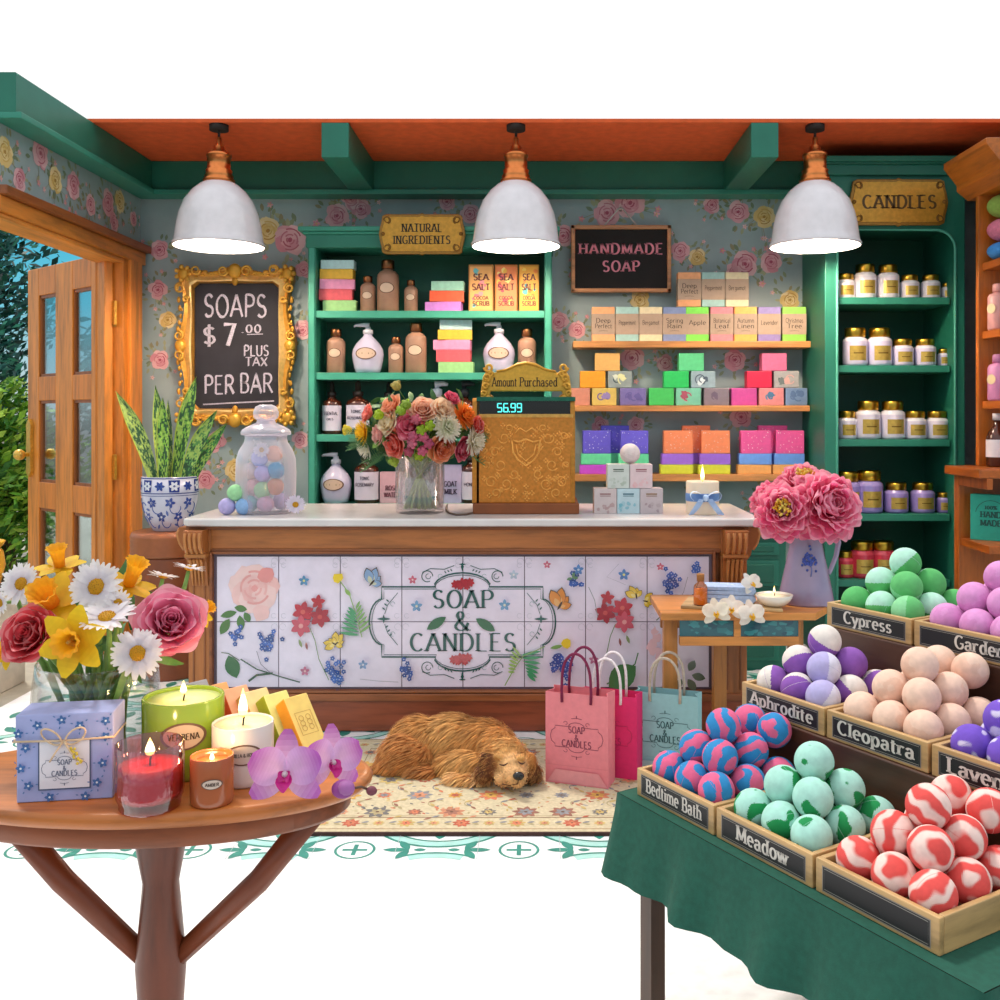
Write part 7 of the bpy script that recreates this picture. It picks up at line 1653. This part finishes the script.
items = [bdaisy('white daisy at the upper left of the glass bowl bouquet', 22, 584, 1.83, (-.1, -1, .35), 22 * K, 1), bdaisy('white daisy at the far left of the glass bowl bouquet', 1, 603, 1.84, (-.5, -1, .1), 14 * K, 2, 13),
  daffodil('daffodil at the top of the bouquet seen from the side', 60, 567, 1.88, (.0, -.35, 1), 26 * K, 0, .85), daffodil('orange-trumpet daffodil in the middle of the bouquet', 53, 604, 1.80, (.0, -.8, .62), 36 * K, .3, .8, 'eebc1c', 'e8861a'),
  daffodil('large yellow daffodil facing out at the front of the bouquet', 74, 641, 1.70, (-.05, -1, .1), 34 * K, .15, .5, 'f4d42a', 'f2b41c'), bdaisy('largest white daisy at the top centre of the bouquet', 97, 587, 1.77, (.0, -1, .4), 27 * K, 4, 20),
  bdaisy('white daisy tipped upward under the largest one', 107, 618, 1.73, (.05, -.42, 1), 27 * K, 5), bdaisy('small white blossom between the large daisy and the pink rose', 118, 603, 1.76, (.3, -1, .2), 14 * K, 9, 10), daffodil('golden daffodil facing up to the right of the large daisy', 128, 586, 1.84, (.45, -.25, .9), 29 * K, .5, 1.0, 'ecb81c', 'f0a818'),
  bdaisy('white daisy seen edge-on above the pink rose', 163, 577, 1.86, (.1, .3, .9), 16 * K, 6, 12), bdaisy('outermost white daisy before the counter pilaster', 189, 569, 1.86, (.2, .15, 1), 17 * K, 7, 13),
  brose('red rose at the left of the glass bowl bouquet', 28, 634, 1.74, (-.15, -1, .5), 29 * K, 'd0262e', 'dc5a66', 31), brose('big pink rose at the right of the glass bowl bouquet', 171, 621, 1.77, (.4, -.9, .55), 35 * K, 'e0558a', 'f09ab4', 32),
  bdaisy('white daisy hanging over the right rim of the glass bowl', 138, 653, 1.71, (.12, -1, .12), 25 * K, 8, 18), daffodil('yellow daffodil peeping out behind the pink rose', 200, 613, 1.86, (.8, -.3, .5), 17 * K, .2, .9), daffodil('yellow daffodil half hidden below the red rose', 8, 652, 1.86, (-.4, -1, .1), 18 * K, .4, .6)]
for i, it in enumerate(items): stalk(*it, i)
m = MB()
for i in range(20):
    a = rr.random() * 2 * PI; q = rr.uniform(.02, .07); top = Vector((rr.uniform(-.1, .1), rr.uniform(-.06, .06), hv + rr.uniform(.03, .1)))
    m.tube([vc + Vector((q * cos(a), q * sin(a) * .8, .012)), vc + Vector((top.x * .6, top.y * .6, hv * .8)), vc + top], [.005, .006, .003], jit(C(rr.choice(['6f9a4a', '8fb46a', '4f7a3a'])), .2, rr), 6)
for i in range(34):
    p = vc + Vector((rr.uniform(-.09, .1), rr.uniform(-.07, .06), hv + rr.uniform(.0, .12))); petal(m, axis_m(p, (rr.gauss(0, .6), -.6, rr.gauss(.3, .5)), rr.random() * 6), rr.uniform(.05, .09), .016, C('2f5a34'), C('5a8a44'), .2, .3, .3, 5, 2)
single('bouquet_foliage', m, 'leaf', 'green stalks and narrow leaves among the spring flowers in the glass bowl', 'foliage', vc, world=True, kind='stuff')

# ================================================================== bath bomb display
DA = Vector((.223, 2.3, 0)); U, V_ = Vector((.52, -.854, 0)).normalized(), Vector((.854, .52, 0)).normalized(); RZD = math.atan2(-.854, .52)
def D(u, v, z): return DA + U * u + V_ * v + Vector((0, 0, z))
tabz = .531
t = thing('display_table', 'display table draped in green cloth under the bath bomb crates', 'table', D(0, 0, 0), rz=RZD)
m = MB(); m.box((-.03, -.02, tabz - .03), (.9, 1.0, tabz - .004), C('5a3a24')); part('table_top', m, 'wood_x', t)
for a, b in ((.0, .01), (.86, .01), (.0, .95), (.86, .95)): m = MB(); m.box((a, b, 0), (a + .04, b + .04, tabz - .03), C('4a2e1c')); part('leg', m, 'wood_z', t)
# cloth
m = MB(); x0, x1, y0, y1 = -.036, .906, -.028, 1.006; per = []; ns = 40
for i in range(ns): per.append((x0 + (x1 - x0) * i / ns, y0, 0, -1))
for i in range(ns): per.append((x1, y0 + (y1 - y0) * i / ns, 1, 0))
for i in range(ns): per.append((x1 - (x1 - x0) * i / ns, y1, 0, 1))
for i in range(ns): per.append((x0, y1 - (y1 - y0) * i / ns, -1, 0))
N = len(per); rows = [[]for _ in range(6)]; rr = random.Random(9)
for i, (x, y, nx_, ny_) in enumerate(per):
    s = i * 2 * PI / ns; fo = .5 + .3 * sin(s * 4.2) + .2 * sin(s * 7.3 + 1)
    for k in range(6):
        q = k / 5; off = (.002 + .05 * q ** 1.2 * fo + .012 * q); rows[k].append((x + nx_ * off, y + ny_ * off, tabz + .0005 - .008 * (1 if k else 0) - .165 * q))
vs = [p for r_ in rows for p in r_]; fs = [(k * N + i, k * N + N + i, k * N + N + (i + 1) % N, k * N + (i + 1) % N) for k in range(5) for i in range(N)]
m.add(vs, fs, C('155243'), True); m.poly([(x0, y0, tabz + .0005), (x1, y0, tabz + .0005), (x1, y1, tabz + .0005), (x0, y1, tabz + .0005)], C('155243')); 
c_ = thing('green_tablecloth', 'dark green cloth draped over the bath bomb display table', 'tablecloth', D(0, 0, 0), rz=RZD); part('cloth', m, 'cloth', c_)
DW = C('4a2a1c')
m = MB(); m.box((.0, .302, tabz + .001), (.88, .93, .6895), DW); o = single('display_riser', m, 'wood_x', 'dark wooden step under the middle row of crates', 'riser', D(0, 0, 0), None, .003); o.rotation_euler = (0, 0, RZD)
m = MB(); m.box((-.0, .612, .690), (.88, .93, .8525), DW); o = single('display_riser', m, 'wood_x', 'upper dark wooden step under the back row of crates', 'riser', D(0, 0, 0), None, .003); o.rotation_euler = (0, 0, RZD)
CL, CD, CH = .264, .288, .062; BR = .0396
WOODC = C('c09a66')
def crate(label, word, u, v, z, tw):
    t = thing('wooden_crate', label, 'crate', D(u, v, z), rz=RZD, group='crates of bath bombs'); th = .012
    m = MB(); m.box((0, 0, 0), (CL, th, CH), WOODC); fb_ = part('front_board', m, 'wood_x', t, bevel=.002)
    m = MB(); m.box((0, CD - th, 0), (CL, CD, CH), WOODC); part('back_board', m, 'wood_x', t, bevel=.002)
    for a in (0, CL - th): m = MB(); m.box((a, th, 0), (a + th, CD - th, CH), WOODC); part('side_board', m, 'wood_y', t, bevel=.002)
    m = MB(); m.box((th, th, 0), (CL - th, CD - th, .012), C('7a5a38')); part('bottom_board', m, 'wood_x', t)
    m = MB(); f = Flat(m, (0, 0, 0)); a, b = .016, CL - .016
    f.shape([(a, .006), (b, .006), (b, CH - .009), (a, CH - .009)], C('8a8078')); f.shape([(a + .002, .008), (b - .002, .008), (b - .002, CH - .011), (a + .002, CH - .011)], C('17151a')); f.line([(a + .005, .011), (b - .005, .011), (b - .005, CH - .014), (a + .005, CH - .014), (a + .005, .011)], .001, C('9a948c'))
    if word: text(m, word, (CL * (.66 if word == 'Garden' else .5), -.0016, .0185), (1, 0, 0), (0, 0, 1), .029, C('d8d0c8'), .2, .1, .07, .07, tw)
    part('name_label', m, 'print', fb_); return t
def swirl(c1, c2, sc, thr=0., stripes=False, seed=0, soft=.03):
    a, b = C(c1), C(c2); r = random.Random(seed); off = Vector((r.random() * 9, r.random() * 9, r.random() * 9)); ax = Vector((r.gauss(0, 1), r.gauss(0, 1), r.gauss(0, 1))).normalized()
    def fn(p):
        n = p.normalized(); k = noise.noise(n * sc + off)
        if stripes: k = sin(n.dot(ax) * 7 + 2.2 * noise.noise(n * 1.6 + off)) * .5
        return mix(b, a, max(0, min(1, .5 + (k - thr) / soft)))
    return fn
BOMBS = {'Bedtime Bath': [swirl('e0648e', '2a86c4', 2, 0, True, s) for s in range(4)], 'Meadow': [swirl('0f8a4a', 'a8dccf', 1.3, .22, False, s) for s in (1, 2, 5, 8)], 'red': [swirl('e0504c', 'f0d0c8', 2, -.12, True, s + 20, .35) for s in range(4)],
  'Aphrodite': [halves('8a54ae', 'e6dcd6', (1, .2, .3)), halves('8a54ae', 'e6dcd6', (-.2, .4, -1)), halves('b4acdc', 'd8d6ea', (0, 1, .4)), halves('9058b2', 'e4d8d6', (-1, -.3, .2))], 'Cleopatra': [halves('ecc8b4', 'e8bea8', (0, 0, 1), s, .8) for s in range(3)],
  'Lavender': [swirl('7450c4', 'd6ccec', 1.5, -.2, False, s + 3, .12) for s in range(4)], 'Cypress': [halves('58b466', 'aee2ca', (1, .3, .2)), halves('58b466', 'b4e4d0', (.2, -.3, -1)), halves('62bc70', '8ad29a', (0, 1, 1)), halves('a4dcb8', 'b8e6cc', (-1, .3, .4))], 'Garden': [halves('dc96ce', 'd68cc6', (0, 0, 1), s, .8) for s in range(3)]}
WORDS = {'Bedtime Bath': 'pink and blue swirled', 'Meadow': 'mint and green patched', 'red': 'red and white striped', 'Aphrodite': 'purple and cream', 'Cleopatra': 'peach', 'Lavender': 'violet marbled', 'Cypress': 'two-tone green', 'Garden': 'orchid pink'}
POS = []
for j, yv in enumerate((.0535, .1445, .2355)):
    for i, xv in enumerate((.0525, .132, .2115)): POS.append((xv, yv, 0, 'bottom layer %s %s' % (('front', 'middle', 'back')[j], ('left', 'middle', 'right')[i])))
for j, yv in enumerate((.099, .19)):
    for i, xv in enumerate((.0922, .1718)): POS.append((xv, yv, 1, 'second layer %s %s' % (('front', 'back')[j], ('left', 'right')[i])))
POS.append((.132, .1445, 2, 'very top of the pile'))
XTRA = [(xv, .2622, 3, 'high at the back %s' % w) for xv, w in ((.0922, 'left'), (.1718, 'right'))]
def fill(key, crate_word, u, v, z):
    meshes = []
    for i, fn in enumerate(BOMBS[key]):
        m = MB(); m.sphere((0, 0, 0), BR, fn, 84, 56); m.M = Matrix.Rotation(.4 * i, 4, 'X') @ Matrix.Rotation(.9, 4, 'Y'); c0 = fn(Vector((.3, .2, 1))); m.lathe([(BR * .996, -.0006), (BR * 1.005, 0), (BR * .996, .0006)], c0, 48, cap=False)
        me = m.mesh('bath_bomb'); me.materials.append(MATS['bomb']); meshes.append(me)
    r = random.Random(len(key) * 7 + int(u * 100)); zz0 = z + CH + .004
    for i, (a, b, lay, lab) in enumerate(POS + (XTRA if key in ('Bedtime Bath', 'red', 'Cleopatra', 'Lavender') else [])):
        if lay == 0 and 'middle middle' in lab: continue
        hz = zz0 + (0, .0516, .1035, .0852)[lay] 
        o = bpy.data.objects.new('bath_bomb', meshes[i % len(meshes)]); COL.objects.link(o); o.location = D(u + a, v + b, hz)
        o.rotation_euler = (r.uniform(-.9, .9), r.uniform(-.9, .9), r.uniform(-3, 3)); _props(o, '%s bath bomb, %s in the %s crate' % (WORDS[key], lab, crate_word), 'bath bomb', 'bath bombs in the crates')
for key, word, u, v, z, tw, lab in (('Bedtime Bath', 'Bedtime Bath', 0, 0, tabz + .0012, .19, 'wooden crate labelled Bedtime Bath at the corner of the green cloth'), ('Meadow', 'Meadow', CL + .008, 0, tabz + .0012, .14, 'wooden crate labelled Meadow in the lowest row'), ('red', '', 2 * (CL + .008), 0, tabz + .0012, 0, 'wooden crate of red and white bath bombs at the near end of the lowest row'),
   ('Aphrodite', 'Aphrodite', .013, .31, .690, .2, 'wooden crate labelled Aphrodite at the far end of the middle row'), ('Cleopatra', 'Cleopatra', .013 + CL + .008, .31, .690, .2, 'wooden crate labelled Cleopatra in the middle row'), ('Lavender', 'Lavender', .013 + 2 * (CL + .008), .31, .690, .19, 'wooden crate labelled Lavender at the near end of the middle row'),
   ('Cypress', 'Cypress', .0, .62, .853, .15, 'wooden crate labelled Cypress in the top row'), ('Garden', 'Garden', CL + .008, .62, .853, .125, 'wooden crate labelled Garden in the top row')):
    crate(lab, word, u, v, z, tw); fill(key, word or 'unlabelled', u, v, z)
# ================================================================== camera, sky, light
cam = bpy.data.cameras.new('camera'); co = bpy.data.objects.new('camera', cam); COL.objects.link(co)
cam.sensor_fit = 'HORIZONTAL'; cam.sensor_width = 36; cam.lens = 36; cam.shift_x = -.04; cam.shift_y = -.085; cam.clip_start = .05; cam.clip_end = 100
co.location = (0, 0, CAMH); co.rotation_euler = (PI / 2, 0, 0); scene.camera = co
wd = bpy.data.worlds.new('World'); scene.world = wd; wd.use_nodes = True; nt = wd.node_tree; nt.nodes.clear()
tc = nt.nodes.new('ShaderNodeTexCoord'); sp = nt.nodes.new('ShaderNodeSeparateXYZ'); nt.links.new(tc.outputs['Generated'], sp.inputs[0])
rp = nt.nodes.new('ShaderNodeValToRGB'); e = rp.color_ramp.elements
for p_, c_ in ((.0, (.3, .28, .27)), (.49, (.32, .3, .28)), (.505, (.55, .62, .62)), (.55, (.16, .55, .68)), (.59, (.03, .42, .62)), (.604, (.25, .62, .75)), (.615, (1, 1, 1))):
    el = e.new(p_); el.color = (*c_, 1)
e.remove(e[0]); e.remove(e[-1])
ma = nt.nodes.new('ShaderNodeMath'); ma.operation = 'MULTIPLY_ADD'; ma.inputs[1].default_value = .5; ma.inputs[2].default_value = .5
nt.links.new(sp.outputs['Z'], ma.inputs[0]); nt.links.new(ma.outputs[0], rp.inputs['Fac'])
bg = nt.nodes.new('ShaderNodeBackground'); bg.inputs['Strength'].default_value = 1.0; nt.links.new(rp.outputs['Color'], bg.inputs['Color'])
ow = nt.nodes.new('ShaderNodeOutputWorld'); nt.links.new(bg.outputs[0], ow.inputs['Surface'])
s = bpy.data.lights.new('sun', 'SUN'); s.energy = 1.8; s.angle = rad(8); s.color = (1, .95, .86)
so = bpy.data.objects.new('sun', s); COL.objects.link(so)
so.rotation_euler = Vector((.32, -.38, -1)).to_track_quat('-Z', 'Y').to_euler()
vs = scene.view_settings; vs.view_transform = 'Standard'; vs.look = 'None'; vs.gamma = 1; vs.exposure = .14; vs.use_curve_mapping = False
